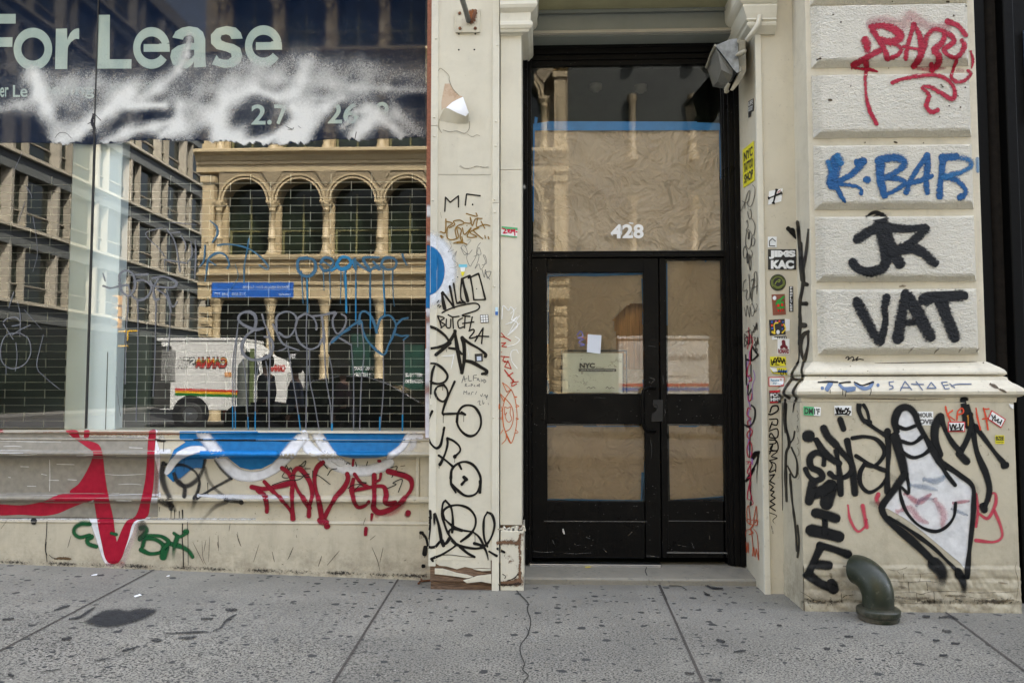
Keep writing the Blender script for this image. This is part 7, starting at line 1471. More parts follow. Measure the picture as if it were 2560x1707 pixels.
strokes('scuff_mark', C8, SB, paint_mat((0.12,0.10,0.08), 0.6, 'board', 0.7, 0.7, 120, thin=0.7), [(8,[(345,1020),(350,1080),(370,1140)],'t'), (6,[(20,1100),(30,1250),(60,1320)],'t'), (7,[(160,1110),(168,1160)],'t'), (7,[(660,1200),(680,1290)],'t'), (9,[(850,1160),(820,1230),(800,1270)],'t'), (8,[(1110,1240),(1080,1330)],'t'), (7,[(1270,1190),(1160,1320)],'t'), (7,[(1570,1160),(1620,1280),(1640,1370)],'t'), (6,[(1670,1160),(1640,1300)],'t'), (5,[(880,1045),(885,1070)],'t'), (7,[(1510,890),(1490,950)],'t'), (6,[(1600,1050),(1550,1090)],'t'), (5,[(1880,1270),(1860,1280)],'t'), (6,[(90,1060),(80,1290)],'t'), (6,[(540,1130),(490,1290)],'t'), (6,[(750,1310),(760,1315)])], bulk)
strokes('scuff_mark', 'L7', SB, paint_mat((0.12,0.10,0.08), 0.6, 'board', 0.7, 0.7, 120, thin=0.7), [(7,[(2160,1040),(2200,1150)],'t'), (6,[(1760,1110),(1860,1310)],'t'), (7,[(1990,1050),(1995,1190)],'t'), (6,[(2100,940),(2090,1010)],'t'), (6,[(650,1050),(620,1160)],'t'), (5,[(60,920),(10,990)],'t'), (6,[(1880,1090),(1860,1200)],'t')], bulk)
field('base_grime', 'S', SB, paint_mat((0.05,0.045,0.04), 0.8, 'board', 0.9, 1.0, 60), lambda x, y: 0.9*np.exp(-((y-(1403+0.034*x))/5.5)**2)*(0.6+0.4*np.sin(x*0.05)*np.sin(x*0.013)), (0,1380,1066,1450), 3.5, bulk)

# ------------------------------------------------------------------ paint on the shop glass
FG = Flat(5.419); FGS = Flat(5.4145)
SPR = [('L1', 95, 1.0, [(320,690),(360,850),(420,1000),(480,1150),(560,1260)]), ('L1', 85, 1.0, [(560,1255),(700,1200),(850,1130),(1000,1000),(1090,900)]), ('L1', 110, 1.0, [(1180,850),(1130,920)]), ('L1', 52, 1.0, [(1180,965),(1500,960)]),
    ('L1', 80, 0.75, [(1280,900),(1450,800),(1620,650)]), ('L1', 45, 0.6, [(1620,640),(1700,500),(1730,330)]), ('L1', 170, 0.33, [(620,920),(800,900)]), ('L1', 120, 0.34, [(330,720),(620,760),(900,760),(1300,780)]),
    ('L1', 62, 0.85, [(950,1310),(1150,1210),(1400,1160),(1600,1100)]), ('L1', 90, 0.9, [(1480,1230),(1620,1150),(1640,960)]), ('L2', 120, 1.0, [(230,930),(150,1080),(180,1230),(330,1260)]), ('L2', 62, 0.85, [(240,890),(500,815),(700,890),(850,850)]),
    ('L2', 60, 1.0, [(330,1300),(600,1290),(760,1200),(900,1120)]), ('L2', 125, 1.0, [(850,980),(960,1080),(900,1230),(760,1290)]), ('L2', 75, 0.6, [(950,600),(930,720),(900,850)]), ('L2', 65, 0.75, [(1010,1010),(1150,980),(1290,890)]),
    ('L2', 85, 1.0, [(1420,1240),(1500,1150),(1600,1060)]), ('L2', 55, 0.75, [(1420,1020),(1520,1000),(1600,1030)]), ('L2', 62, 0.7, [(1650,1090),(1760,1160),(1840,1250)]), ('L2', 130, 0.5, [(0,830),(300,760),(700,720),(1200,760),(1500,830)]), ('L2', 110, 0.6, [(0,1000),(-120,1180)]), ('L2', 70, 0.6, [(1040,900),(1150,900)]), ('L2', 50, 0.6, [(1300,1160),(1380,1080)]),
    ('L1', 60, 0.5, [(0,1000),(180,960),(300,900)]), ('L2', 45, 0.5, [(1380,800),(1700,810),(2040,830)]), ('L2', 90, 0.5, [(1750,900),(1800,1050),(1980,1200)]), ('L2', 120, 0.30, [(0,560),(500,600),(1000,560),(1500,640),(2000,700)])]
segs = []
for cr, r, s_, pts in SPR:
    pp = [c2s(cr, p) for p in pts]
    for a, c in zip(pp[:-1], pp[1:]): segs.append((a, c, r/3.647, s_))
rag2 = sorted(rag)
def spray_cov(Xg, Yg):
    keep = np.ones(Xg.shape)
    wob = 1+0.16*np.sin(Xg*0.043+1.3*np.sin(Yg*0.06))+0.10*np.sin(Xg*0.11+Yg*0.07)
    for a, c, r, s_ in segs: keep *= 1-0.99*s_*np.exp(-(segdist(Xg, Yg, a, c)/(r*0.86*wob))**1.7)
    base_ = 0.20*np.exp(-((Yg-235)/105)**2)
    cv = 1-keep*(1-base_)
    edge = np.interp(Xg, [p[0] for p in rag2], [p[1] for p in rag2])+3*np.sin(Xg*0.19+2*np.sin(Xg*0.05))+2.5*np.sin(Xg*0.083+1)+2*np.sin(Xg*0.47)*np.sin(Xg*0.031)+2
    dark = 1-0.85*np.exp(-(((Xg-(1060))/90)**2+((Yg-250)/16)**2))-0.8*np.exp(-(((Xg-45)/95)**2+((Yg-320)/30)**2))-0.75*np.exp(-(((Xg-375)/48)**2+((Yg-288)/13)**2))
    return cv*np.clip((edge-Yg)/3, 0, 1)*np.clip(dark, 0, 1)
tsp = NT('white_spray_mist'); t = tsp
cov = t.n('Attribute', dict(attribute_name='cov')).outputs['Fac']
g1 = t.noise(210, 2, 0.9); g2 = t.noise(60, 3, 0.7)
amp = t.math('MULTIPLY', t.math('SUBTRACT', 1.25, cov), 1.25); cv = t.math('ADD', cov, t.math('MULTIPLY', t.math('SUBTRACT', g1, 0.5), amp)); cv = t.math('ADD', cv, t.math('MULTIPLY', t.math('SUBTRACT', g2, 0.5), 0.35))
al = t.math('POWER', t.rng(cv, 0.14, 0.98), 1.25); mx = t.n('MixShader'); t.t.links.new(al, mx.inputs[0]); t.t.links.new(t.n('BsdfTransparent').outputs[0], mx.inputs[1]); t.t.links.new(t.bsdf((0.70,0.71,0.69), 0.6), mx.inputs[2]); tsp = t.done(mx.outputs[0])
field('white_spray', 'S', FGS, tsp, spray_cov, (-10,0,1068,372), 3.2, ban, 'white spray mist over the banner', base=0.001)
strokes('scratch', 'L1', FGS, paint_mat((0.02,0.02,0.03), 0.2, grain=0.6, gsc=120), [(30,[(850,1050),(840,1120),(860,1170),(850,1215)],'t'), (6,[(800,1130),(850,1110)]), (6,[(870,1050),(920,1100)]), (5,[(820,1190),(870,1180)]), (4,[(500,1260),(540,1215),(600,1215),(650,1260)]), (5,[(1135,1130),(1130,1170)])], win, base=0.003)
strokes('scratch', 'L2', FGS, paint_mat((0.02,0.02,0.03), 0.2, grain=0.6, gsc=120), [(6,[(1425,1205),(1410,1280)]), (4,[(780,1150),(840,1180),(855,1165)]), (3,[(840,1185),(800,1182)]), (3,[(895,1150),(920,1170)])], win, base=0.003)
DRG = (0.17,0.18,0.205); m_gg = paint_mat(DRG, 0.25, 'flat', 0.35, 0.5, 140, thin=0.9); m_bg = paint_mat((0.035,0.13,0.23), 0.25, 'flat', 0.35, 0.4, 140, thin=0.95); m_bb = paint_mat((0.012,0.19,0.40), 0.25, 'flat', 0.35, 0.3, 140)
m_thin = paint_mat((0.22,0.24,0.26), 0.3, 'flat', 0.35, 0.6, 140, thin=0.6)
strokes('glass_tag', 'L4', FG, m_bg, [(26,[(975,1075),(900,1090),(890,1170),(930,1230),(1000,1240),(1050,1180),(1040,1100),(975,1075)]), (22,[(1100,1120),(1130,1075),(1190,1080),(1215,1120),(1180,1180),(1130,1190),(1098,1150)]), (14,[(1120,1105),(1190,1150)]), (24,[(1410,1085),(1420,1180)]), (22,[(1410,1100),(1480,1160),(1550,1190),(1490,1080),(1630,1070)]), (22,[(1560,1180),(1600,1160),(1640,1180),(1580,1110)]), (22,[(1650,1140),(1680,1080),(1750,1075),(1790,1110),(1770,1170),(1700,1180),(1655,1150)]), (16,[(1845,1040),(1860,1090),(1885,1140)]),
    (14,[(925,1200),(930,1300),(940,1490)],'d'), (14,[(970,1240),(978,1400),(980,1568)],''), (12,[(1125,1190),(1130,1370)],'d'), (12,[(1180,1190),(1190,1450)],'d'), (8,[(1285,1190),(1280,1500)],'d'), (12,[(1555,1190),(1548,1400),(1552,1568)]), (12,[(1670,1180),(1680,1400),(1688,1568)]), (12,[(1755,1180),(1760,1400),(1772,1515)],'d'), (8,[(1310,1200),(1315,1330)],'d'), (10,[(1420,1180),(1422,1400),(1420,1568)])], win, 'blue-grey round letters with long drips')
strokes('glass_tag', 'L4', FG, m_bb, [(30,[(1245,1130),(1290,1070),(1350,1075),(1375,1120),(1340,1165),(1280,1175),(1245,1140)]), (22,[(1240,1160),(1200,1190)]), (16,[(1325,1175),(1330,1400),(1334,1568)]), (18,[(1390,1100),(1415,1180)])], win, base=0.003)
strokes('glass_tag', 'L4', FG, m_bg, [(18,[(95,740),(150,790),(155,860),(110,940)],'t'), (14,[(160,960),(250,950),(400,975),(520,1040),(615,1140),(610,1180),(540,1140)]), (18,[(60,1180),(80,1080),(160,1030),(230,1050),(265,1130),(250,1170)]), (12,[(445,900),(430,1000),(405,1140),(400,1300)]), (14,[(80,1100),(140,1140)]), (12,[(45,960),(35,1100),(0,1150)]), (10,[(60,1180),(45,1290)]), (5,[(320,1130),(345,1250),(270,1370)])], win)
strokes('glass_tag', 'L3', FG, m_gg, [(8,[(1480,800),(1340,840),(1345,890),(1440,980),(1500,1060)]), (7,[(1530,760),(1600,755),(1800,775)],'t'), (12,[(1520,810),(1580,900),(1610,1000),(1640,1200)]), (10,[(1550,850),(1640,840)]), (14,[(1650,870),(1690,950),(1690,1010)],'t'), (14,[(1740,930),(1750,1050),(1700,1130)],'t'), (16,[(1780,920),(1785,1050),(1775,1270)],'t'), (10,[(1870,1000),(1850,1110),(1810,1160)]), (12,[(1495,1090),(1560,1100),(1690,1120)]), (7,[(1500,1100),(1500,1190)],'d')], win, 'thin grey loops on the glass')
strokes('glass_tag', 'L3', FG, m_gg, [(20,[(1090,1290),(1095,1220),(1150,1190),(1210,1220),(1230,1290),(1220,1370),(1170,1420),(1110,1380),(1090,1310)]), (18,[(940,1330),(1010,1350),(1100,1330),(1160,1320)]), (16,[(940,1220),(960,1290)],'t'), (18,[(1220,1290),(1310,1280),(1380,1340),(1340,1430),(1260,1460),(1200,1420)]), (18,[(1210,1230),(1350,1225)]), (20,[(1390,1260),(1500,1245),(1600,1290),(1600,1330),(1540,1345),(1400,1330),(1370,1290)]), (18,[(1440,1270),(1400,1350),(1410,1450),(1450,1450)]), (16,[(1430,1360),(1520,1430),(1560,1568)]), (10,[(1165,1420),(1168,1568)]), (10,[(1250,1460),(1258,1568)]), (8,[(1420,1450),(1425,1568)]), (12,[(1170,1320),(1185,1380),(1175,1420)]), (6,[(235,420),(280,490),(290,530)]), (5,[(300,700),(325,850),(340,1040),(300,1200)]), (5,[(230,560),(160,760)],'t'), (4,[(200,120),(160,210),(120,300)],'t')], win, 'grey looping tag with drips beside the pale column')
strokes('glass_tag', 'L5', FG, m_gg, [(8,[(1168,150),(1150,500),(1140,950)]), (8,[(1258,180),(1255,700),(1240,1290)]), (9,[(1420,210),(1412,700),(1395,1060)]), (16,[(1520,100),(1570,240),(1620,190)],'t'), (7,[(1550,280),(1545,500),(1530,650)]), (10,[(30,380),(70,350),(150,340),(185,400),(110,420)],''), (8,[(30,400),(120,540)]), (8,[(275,410),(190,450),(110,500)]), (9,[(180,480),(60,500),(10,600),(10,720),(60,790),(140,805),(230,760),(280,660),(260,540),(180,480)]), (7,[(145,570),(155,700),(140,830)]), (6,[(55,800),(55,860)]), (7,[(395,500),(350,680),(335,770),(350,830)]), (6,[(350,830),(450,920),(550,1000)]), (5,[(220,270),(300,360),(380,450)]), (9,[(125,110),(80,250)],''), (9,[(160,200),(185,330),(180,520)],'t'), (4,[(1060,880),(1080,1100),(1100,1240)])], win)
strokes('glass_tag', 'L6', FG, m_gg, [(26,[(570,440),(500,450),(400,410),(350,360),(370,310),(430,290),(490,310),(510,370),(490,450),(420,510),(380,600),(400,680),(470,725),(560,720),(640,680),(665,600),(640,530),(590,515)]), (16,[(565,310),(590,400),(625,480),(635,600),(640,700)]), (18,[(665,405),(700,480),(740,560),(790,600),(900,640)],''), (18,[(700,470),(700,340),(770,290),(840,300),(880,350),(870,430),(830,500),(780,520),(720,480)]), (18,[(900,340),(960,310),(1030,340),(1060,400),(1060,450)]), (18,[(900,340),(870,420),(890,540),(940,600),(1010,630),(1080,600),(1110,540)]), (20,[(1020,330),(1110,320),(1230,295)]), (22,[(1110,330),(1125,450),(1130,580)]), (18,[(1240,300),(1210,360),(1220,440),(1260,490),(1320,420),(1330,340),(1290,310)]), (16,[(1180,590),(1240,520),(1380,590)],''), (14,[(790,560),(780,620),(700,650)],'t')], win, 'large grey bubble letters with drips')
strokes('glass_tag', 'L6', FG, m_bg, [(20,[(1200,570),(1290,490),(1380,420),(1460,370)]), (22,[(1450,400),(1460,310),(1500,285),(1550,320),(1590,400),(1610,480)]), (20,[(1470,380),(1490,480),(1550,580),(1670,680),(1720,590),(1770,480),(1785,400),(1740,330),(1690,325),(1640,360),(1610,460)]), (18,[(1790,410),(1840,360),(1895,345)]), (16,[(1785,495),(1840,510),(1900,505),(1855,545)]), (9,[(1240,520),(1370,450)])], win)
strokes('glass_tag', 'L6', FG, m_gg, [(8,[(350,380),(325,550),(300,750),(297,1100),(300,1360)]), (8,[(345,420),(318,800),(322,1360)]), (8,[(390,720),(415,900),(440,1360)]), (9,[(505,480),(506,900),(503,1360)]), (8,[(600,740),(620,900),(632,1360)]), (9,[(640,700),(632,1000),(630,1360)]), (9,[(800,600),(830,800),(870,1050),(915,1360)]), (10,[(978,200),(968,500),(975,700),(965,1360)]), (9,[(1000,630),(1000,900),(1040,1100),(1085,1360)]), (10,[(1130,560),(1150,900),(1190,1150),(1200,1380)]), (9,[(1180,700),(1210,900),(1205,1360)]), (9,[(1380,600),(1400,900),(1400,1380)]), (10,[(1470,400),(1495,650),(1470,950),(1455,1380)]), (9,[(1670,680),(1672,1000),(1640,1380)]), (10,[(1858,550),(1860,800),(1850,1100),(1845,1380)]), (7,[(545,720),(510,900)]), (8,[(1437,400),(1438,610)])], win, 'thin drips running down the glass')
strokes('glass_tag', 'L6', FG, m_bb, [(8,[(297,1150),(298,1350)]), (8,[(322,1200),(322,1350)]), (8,[(437,1250),(440,1360)]), (9,[(503,1200),(503,1370)]), (8,[(900,1230),(915,1370)]), (16,[(1203,1310),(1203,1380)]), (12,[(1640,1250),(1638,1385)]), (12,[(1847,1230),(1845,1385)]), (8,[(1400,1280),(1400,1385)]), (10,[(978,0),(978,180)]), (10,[(1333,0),(1335,300)]), (10,[(1420,0),(1420,370)]), (10,[(1552,0),(1553,440)]), (9,[(1670,0),(1685,320)])], win, base=0.003)
# ------------------------------------------------------------------ stickers
def col_(name, c): return bpy.data.materials.get(name) or plain(name, c, 0.4, var=0.04, bump=0.05)
s_y = col_('yellow_vinyl', (0.72,0.66,0.02)); s_w = col_('white_vinyl', (0.76,0.78,0.78)); s_k = col_('black_vinyl', (0.015,0.015,0.016)); s_r = col_('red_vinyl', (0.55,0.02,0.03)); s_g = col_('green_vinyl', (0.07,0.38,0.16)); s_b = col_('blue_vinyl', (0.03,0.13,0.42)); s_o = col_('olive_vinyl', (0.12,0.15,0.03))
ink = paint_mat((0.005,0.005,0.0055), 0.12, grain=0.05)
def sticker(label, cr, quad, mat, surf, off=0.0035):
    cxy = (sum(p[0] for p in quad)/4, sum(p[1] for p in quad)/4)
    c = surf.hit(*c2s(cr, cxy), off) or Vector((0,0,0))
    root = thing('sticker', label, 'sticker', c, 'stickers on the doorway walls')
    patch('sheet', cr, quad, surf, mat, root, off, 3); return root
def sub(q, u0, v0, u1, v1):
    def P(u, v): return (((q[0][0]*(1-u)+q[1][0]*u)*(1-v)+(q[3][0]*(1-u)+q[2][0]*u)*v), ((q[0][1]*(1-u)+q[1][1]*u)*(1-v)+(q[3][1]*(1-u)+q[2][1]*u)*v))
    return [P(u0,v0), P(u1,v0), P(u1,v1), P(u0,v1)]
SJ = S_RIGHT; SPr = S_PIER
q = [(148,295),(258,205),(266,592),(154,668)]; r = sticker('yellow sticker reading NYC TATTOO SHOP on the jamb side', 'R1', q, s_y, SJ)
for k, s_ in enumerate(('NYC','TATTOO','SHOP')): lettering(s_, 'R1', sub(q, 0.12, 0.10+k*0.29, 0.90, 0.34+k*0.29), SJ, s_k, r, 0.0055, 0.04)
q = [(2252,905),(2300,878),(2300,990),(2252,1010)]; r = sticker('small black and white LIFE sticker on the jamb under the wall lamp', 'D1', q, s_k, SJ)
lettering('LIFE', 'D1', sub(q, .1,.08,.9,.42), SJ, s_w, r, 0.0055, 0.03); lettering('IS BY', 'D1', sub(q, .1,.52,.9,.9), SJ, s_w, r, 0.0055, 0.03)
q = [(2252,1008),(2278,998),(2278,1040),(2254,1052)]; patch('torn_scrap', 'D1', q, SJ, s_k, r, 0.0035, 1)
q = [(380,745),(480,675),(540,720),(440,835)]; r = sticker('white cut-out sticker with crossed black bones on the jamb panel', 'R1', [(400,700),(535,672),(520,800),(392,832)], s_w, SJ)
strokes('printed_bones', 'R1', SJ, ink, [(15,[(472,690),(455,760),(442,815)]), (15,[(395,770),(460,745),(520,718)]), (14,[(465,685),(480,688)]), (14,[(432,815),(450,820)]), (14,[(392,760),(398,778)]), (14,[(516,708),(525,728)])], r, base=0.0058)
strokes('printed_marks', 'R1', SJ, paint_mat((0.45,0.05,0.06), 0.2), [(6,[(485,715),(512,690)])], r, base=0.0058)
r = sticker('small white sticker with a black house outline above the black JIMS KAC one', 'R1', rectq(388,1145,475,1250), s_w, SJ)
strokes('printed_house', 'R1', SJ, ink, [(7,[(462,1190),(432,1162),(402,1190),(404,1236),(455,1236)],'s')], r, base=0.0058)
q = rectq(390,1268,666,1468); r = sticker('black square sticker with bold white letters JIMS KAC', 'R1', q, s_k, SJ)
lettering('JIMS', 'R1', sub(q, .03,.05,.97,.47), SJ, s_w, r, 0.0055, 0.07); lettering('KAC', 'R1', sub(q, .10,.53,.92,.96), SJ, s_w, r, 0.0055, 0.07)
# round sticker
c = SJ.hit(*c2s('R2', (545,765)), 0.004); r = thing('sticker', 'round olive green and black seal sticker on the jamb panel', 'sticker', c, 'stickers on the doorway walls')
def disc(nm, cr, cx, cy, rx, ry, mat, off, n=28):
    P = [SJ.hit(*c2s(cr, (cx+rx*math.cos(a), cy+ry*math.sin(a))), off) for a in [k*2*math.pi/n for k in range(n)]]
    P2 = [p+Vector((0,0.0005,0)) for p in P]; b = MB(); b.add(P+P2, [tuple(range(n))]+[(i,(i+1)%n,n+(i+1)%n,n+i) for i in range(n)]); return b.build(nm, mat, r)
disc('disc', 'R2', 545, 765, 106, 108, s_k, 0.004); disc('ring', 'R2', 545, 765, 94, 96, s_o, 0.0047); disc('core', 'R2', 545, 765, 62, 64, s_k, 0.0054)
strokes('printed_emblem', 'R2', SJ, paint_mat((0.20,0.25,0.05), 0.2), [(13,[(505,790),(530,750),(560,760),(570,730),(545,735)]), (10,[(500,805),(545,825),(600,800)])], r, base=0.0066)
strokes('printed_ring_marks', 'R2', SJ, ink, [(6,[(470,720),(500,690),(545,678),(590,690),(620,725)]), (6,[(480,820),(515,850),(545,855),(590,845),(615,810)])], r, base=0.0066)
q = [(462,922),(634,915),(650,1182),(480,1192)]; r = sticker('red and brown sticker with a green head of red eyes on the jamb panel', 'R2', q, col_('rust_red_vinyl', (0.22,0.06,0.03)), SJ)
strokes('printed_head', 'R2', SJ, paint_mat((0.04,0.28,0.05), 0.3), [(60,[(540,1040),(600,1030)]), (26,[(540,1010),(580,985),(620,950)]), (40,[(550,1090),(610,1090)])], r, base=0.0058)
strokes('printed_eyes', 'R2', SJ, paint_mat((0.65,0.03,0.02), 0.3), [(32,[(548,1060),(548,1070)]), (32,[(595,1050),(597,1065)]), (16,[(545,1120),(548,1140)]), (16,[(575,1115),(578,1140)]), (16,[(605,1110),(608,1135)])], r, base=0.0072)
strokes('printed_eyes', 'R2', SJ, paint_mat((0.75,0.76,0.78), 0.2), [(46,[(497,968)])], r, base=0.006)
q = rectq(690,815,745,1147); r = sticker('narrow upright black and white lettered strip sticker beside the red one', 'R2', q, s_k, SJ)
for k, s_ in enumerate('FEMPLVLES'): lettering(s_, 'R2', sub(q, .22, .02+k*0.108, .78, .10+k*0.108), SJ, s_w, r, 0.0055, 0.05)
q = [(428,1252),(632,1240),(645,1440),(440,1457)]; r = sticker('multicoloured checkered sticker with yellow arch on a black ground', 'R2', q, s_k, SJ)
pal = dict(r=(0.62,0.06,0.03), b=(0.04,0.10,0.42), y=(0.75,0.55,0.05), p=(0.55,0.15,0.35))
for cc, sh in (('b',[(25,[(465,1280)]),(22,[(610,1280)]),(26,[(470,1365)]),(18,[(600,1370)])]), ('r',[(28,[(465,1325)]),(24,[(600,1320)]),(26,[(560,1270)])]), ('p',[(24,[(515,1275)])]), ('y',[(16,[(500,1400),(495,1310),(540,1290)]),(16,[(620,1310),(640,1370),(600,1420)]),(24,[(470,1410),(500,1425)])])):
    strokes('printed_blocks', 'R2', SJ, paint_mat(pal[cc], 0.15), sh, r, base=0.0058+0.0003*len(cc))
strokes('printed_blocks', 'R2', SJ, paint_mat((0.75,0.77,0.78), 0.15), [(34,[(545,1400),(545,1420)])], r, base=0.0062)
r = sticker('plain white strip sticker tucked behind the checkered one', 'R2', [(640,1238),(702,1245),(700,1395),(644,1400)], s_w, SJ, 0.003)
r = sticker('white scrap with black stripes under the checkered sticker', 'R2', [(465,1470),(660,1455),(655,1500),(470,1512)], s_w, SJ, 0.003)
strokes('printed_stripes', 'R2', SJ, ink, [(9,[(500,1475),(650,1465)])]+[(9,[(540+k*22,1470),(542+k*22,1495)]) for k in range(6)], r, base=0.0055)
q = rectq(540,348,696,548); r = sticker('white sticker with a dark red bust over the word ROMAND', 'R3', q, s_w, SJ)
strokes('printed_bust', 'R3', SJ, paint_mat((0.16,0.02,0.03), 0.25), [(46,[(615,385),(620,420)]), (40,[(590,460),(620,440),(655,465)])], r, base=0.0058)
lettering('ROMAND', 'R3', rectq(548,480,690,542), SJ, col_('dark_red_vinyl', (0.20,0.02,0.03)), r, 0.0055, 0.06)
q = rectq(442,582,650,706); r = sticker('yellow sticker filled with a black scribbled tag', 'R3', q, s_y, SJ)
strokes('printed_tag', 'R3', SJ, ink, [(11,[(455,620),(470,690),(500,600),(480,660),(520,640),(510,600)]), (11,[(520,670),(540,600),(560,660),(580,600),(600,670),(620,610),(640,680)]), (9,[(460,650),(550,640),(640,640)]), (9,[(510,685),(560,690)]), (8,[(540,590),(570,600)])], r, base=0.0058)
q = [(440,730),(655,725),(668,822),(470,800)]; r = sticker('torn yellow and blue sticker with black scribbles under the yellow one', 'R3', q, s_y, SJ)
patch('blue_strip', 'R3', [(540,760),(665,758),(666,790),(545,790)], SJ, s_b, r, 0.005, 2); patch('torn_white_corner', 'R3', [(436,722),(530,735),(535,785),(480,782)], SJ, s_w, r, 0.0048, 2)
strokes('printed_tag', 'R3', SJ, ink, [(10,[(475,790),(560,785),(640,790)]), (9,[(560,740),(555,790)]), (9,[(590,745),(580,810),(600,820)]), (9,[(620,750),(612,815)]), (9,[(640,770),(650,820)])], r, base=0.0066)
q = [(422,848),(630,845),(632,970),(425,970)]; r = sticker('white sticker with red border and small blue writing', 'R3', q, s_r, SJ)
patch('white_field', 'R3', sub(q, .05,.08,.95,.92), SJ, s_w, r, 0.005, 2); m_c = col_('cyan_ink', (0.03,0.25,0.45))
lettering('Resume', 'R3', rectq(450,872,560,905), SJ, m_c, r, 0.0065, 0.02); lettering('Joy', 'R3', rectq(475,915,530,945), SJ, m_c, r, 0.0065, 0.02)
strokes('printed_rings', 'R3', SJ, paint_mat((0.5,0.04,0.05), 0.15), [(5,[(580,870),(570,880),(580,892),(590,880),(580,870)]), (5,[(555,912),(546,922),(556,934),(566,922),(555,912)]), (5,[(595,912),(586,922),(596,934),(606,922),(595,912)])], r, base=0.0066)
q = [(432,1025),(585,1018),(592,1188),(438,1193)]; r = sticker('black and red sticker with white letters FCK HMS', 'R3', q, s_k, SJ)
patch('red_bar', 'R3', sub(q, .03,.02,.97,.16), SJ, s_r, r, 0.005, 2); patch('red_bar', 'R3', sub(q, .03,.86,.97,.97), SJ, s_r, r, 0.005, 2)
lettering('FCK', 'R3', sub(q, .08,.22,.92,.50), SJ, s_w, r, 0.0058, 0.05); lettering('HMS', 'R3', sub(q, .08,.55,.92,.83), SJ, s_w, r, 0.0058, 0.05)
q = [(178,1250),(342,1262),(338,1342),(180,1332)]; r = sticker('half green half white sticker reading DM1F at the plinth corner', 'R7', q, s_w, SPr)
patch('green_half', 'R7', sub(q, 0,0,.6,1), SPr, s_g, r, 0.0048, 2); lettering('DM1\'F', 'R7', sub(q, .06,.14,.94,.86), SPr, s_k, r, 0.0062, 0.03)
q = rectq(468,1246,628,1338); r = sticker('white sticker with bold black graffiti lettering near the top of the plinth', 'R7', q, s_w, SPr)
strokes('printed_tag', 'R7', SPr, ink, [(12,[(480,1270),(495,1320),(500,1265),(520,1310)]), (12,[(530,1270),(525,1300),(550,1290),(535,1320)]), (12,[(560,1300),(575,1270),(590,1300),(570,1320)]), (12,[(600,1270),(590,1290),(615,1300),(605,1320)]), (12,[(475,1328),(540,1322),(600,1330)])], r, base=0.0058)
q = rectq(1222,1300,1392,1428); r = sticker('white sticker with grey shadowed letters right of the white painted finger', 'R7', q, s_w, SPr, 0.0012)
mg_ = col_('grey_vinyl', (0.12,0.12,0.12)); lettering('AMOUR', 'R7', rectq(1215,1312,1385,1355), SPr, mg_, r, 0.003, 0.05); lettering('LOVE', 'R7', rectq(1230,1372,1385,1418), SPr, mg_, r, 0.003, 0.05)
q = rectq(1525,1394,1686,1490); r = sticker('red framed sticker with black scrawl below the orange letters', 'R7', q, s_r, SPr, 0.0045)
patch('white_field', 'R7', sub(q, .06,.1,.94,.9), SPr, s_w, r, 0.006, 2); strokes('printed_tag', 'R7', SPr, ink, [(11,[(1540,1420),(1555,1470),(1570,1420),(1590,1465)]), (11,[(1600,1420),(1590,1460),(1620,1450)]), (11,[(1630,1415),(1640,1465),(1665,1420)]), (9,[(1545,1478),(1660,1474)])], r, base=0.0075)
q = [(1932,1286),(2066,1372),(2022,1455),(1897,1372)]; r = sticker('tilted red framed white sticker at the plinth upper right', 'R7', q, s_r, SPr, 0.0045)
patch('white_field', 'R7', sub(q, .06,.1,.94,.9), SPr, s_w, r, 0.006, 2); strokes('printed_tag', 'R7', SPr, ink, [(9,[(1930,1330),(1945,1360),(1965,1335)]), (9,[(1945,1360),(1935,1385)]), (9,[(1965,1350),(1960,1385),(1985,1375)]), (9,[(1995,1370),(1985,1400),(2010,1400)]), (9,[(2025,1380),(2010,1420)])], r, base=0.0075)
q = rectq(1480,291,1540,348); r = sticker('small yellow sticker reading BZEE at the right of the plinth', 'R8', q, s_y, SPr)
lettering('BZEE', 'R8', sub(q, .06,.1,.94,.6), SPr, s_k, r, 0.0055, 0.04); lettering('POSITION', 'R8', sub(q, .1,.72,.9,.9), SPr, s_k, r, 0.0055, 0.02)
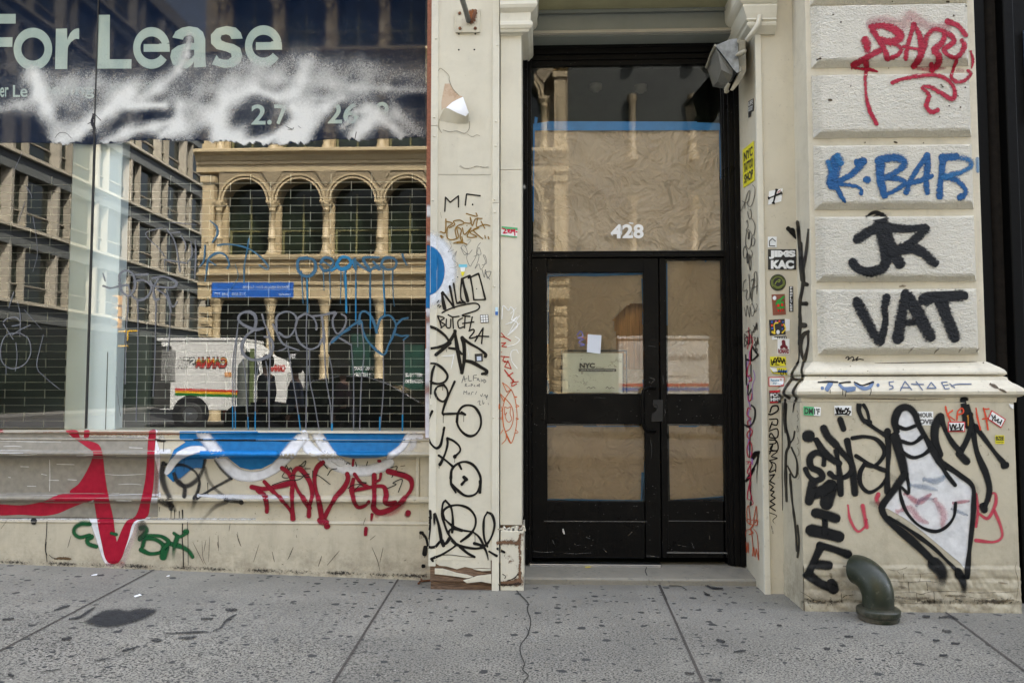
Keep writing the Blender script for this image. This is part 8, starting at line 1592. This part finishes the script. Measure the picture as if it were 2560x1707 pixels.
q = [(708,606),(854,620),(848,708),(700,692)]; r = sticker('white and green sticker with red scribble on the narrow pilaster', 'M2', q, s_w, SL)
patch('green_bar', 'M2', sub(q, 0,0,1,.27), SL, s_g, r, 0.0048, 2); patch('green_bar', 'M2', sub(q, 0,.9,1,1), SL, s_g, r, 0.0048, 2)
strokes('printed_tag', 'M2', SL, paint_mat((0.50,0.01,0.05), 0.15), [(10,[(715,625),(745,640),(725,668),(755,665)]), (10,[(760,640),(785,640),(765,655),(790,665)]), (10,[(795,665),(800,635),(812,655),(825,635),(828,690)]), (10,[(840,655),(848,660)])], r, base=0.006)
q = [(512,1412),(585,1408),(592,1480),(516,1486)]; r = sticker('white sticker with a black grid of pictures on the pillar', 'M2', q, s_k, SL)
for a in range(3):
    for c in range(3): patch('grid_cell', 'M2', sub(q, .06+a*.31,.06+c*.31,.31+a*.31,.31+c*.31), SL, s_w, r, 0.0048, 1)
q = [(462,308),(534,304),(538,376),(466,380)]; r = sticker('black square sticker with pale centre on the black spray star', 'M3', q, s_k, SL); patch('centre', 'M3', sub(q, .25,.35,.8,.9), SL, col_('pale_blue_vinyl', (0.5,0.55,0.65)), r, 0.005, 1)
r = sticker('small cyan and yellow sticker above the black marker letters', 'M2', rectq(318,952,393,978), col_('cyan_vinyl', (0.15,0.50,0.65)), SL)
patch('white_patch', 'M2', [(330,978),(378,978),(370,1018),(338,1018)], SL, s_w, r, 0.0036, 1); patch('yellow_tip', 'M2', [(336,1018),(372,1018),(358,1058),(346,1058)], SL, s_y, r, 0.0036, 1)
q = rectq(650,1342,675,1414); r = sticker('tiny pale blue sticker on the pillar right edge', 'M2', q, col_('pale_sky_vinyl', (0.5,0.68,0.8)), SL); patch('dark_half', 'M2', sub(q, 0,.55,1,1), SL, s_b, r, 0.005, 1)
# torn white strip and paper scrap
r = sticker('white torn scrap at the top right corner of the plinth', 'R7', [(2095,1228),(2140,1235),(2138,1278),(2112,1262)], s_w, SPr)
# scuffs on the neighbour
SN = Surf([nbp, bpy.data.objects['wall.001'] if 'wall.001' in bpy.data.objects else nbp])
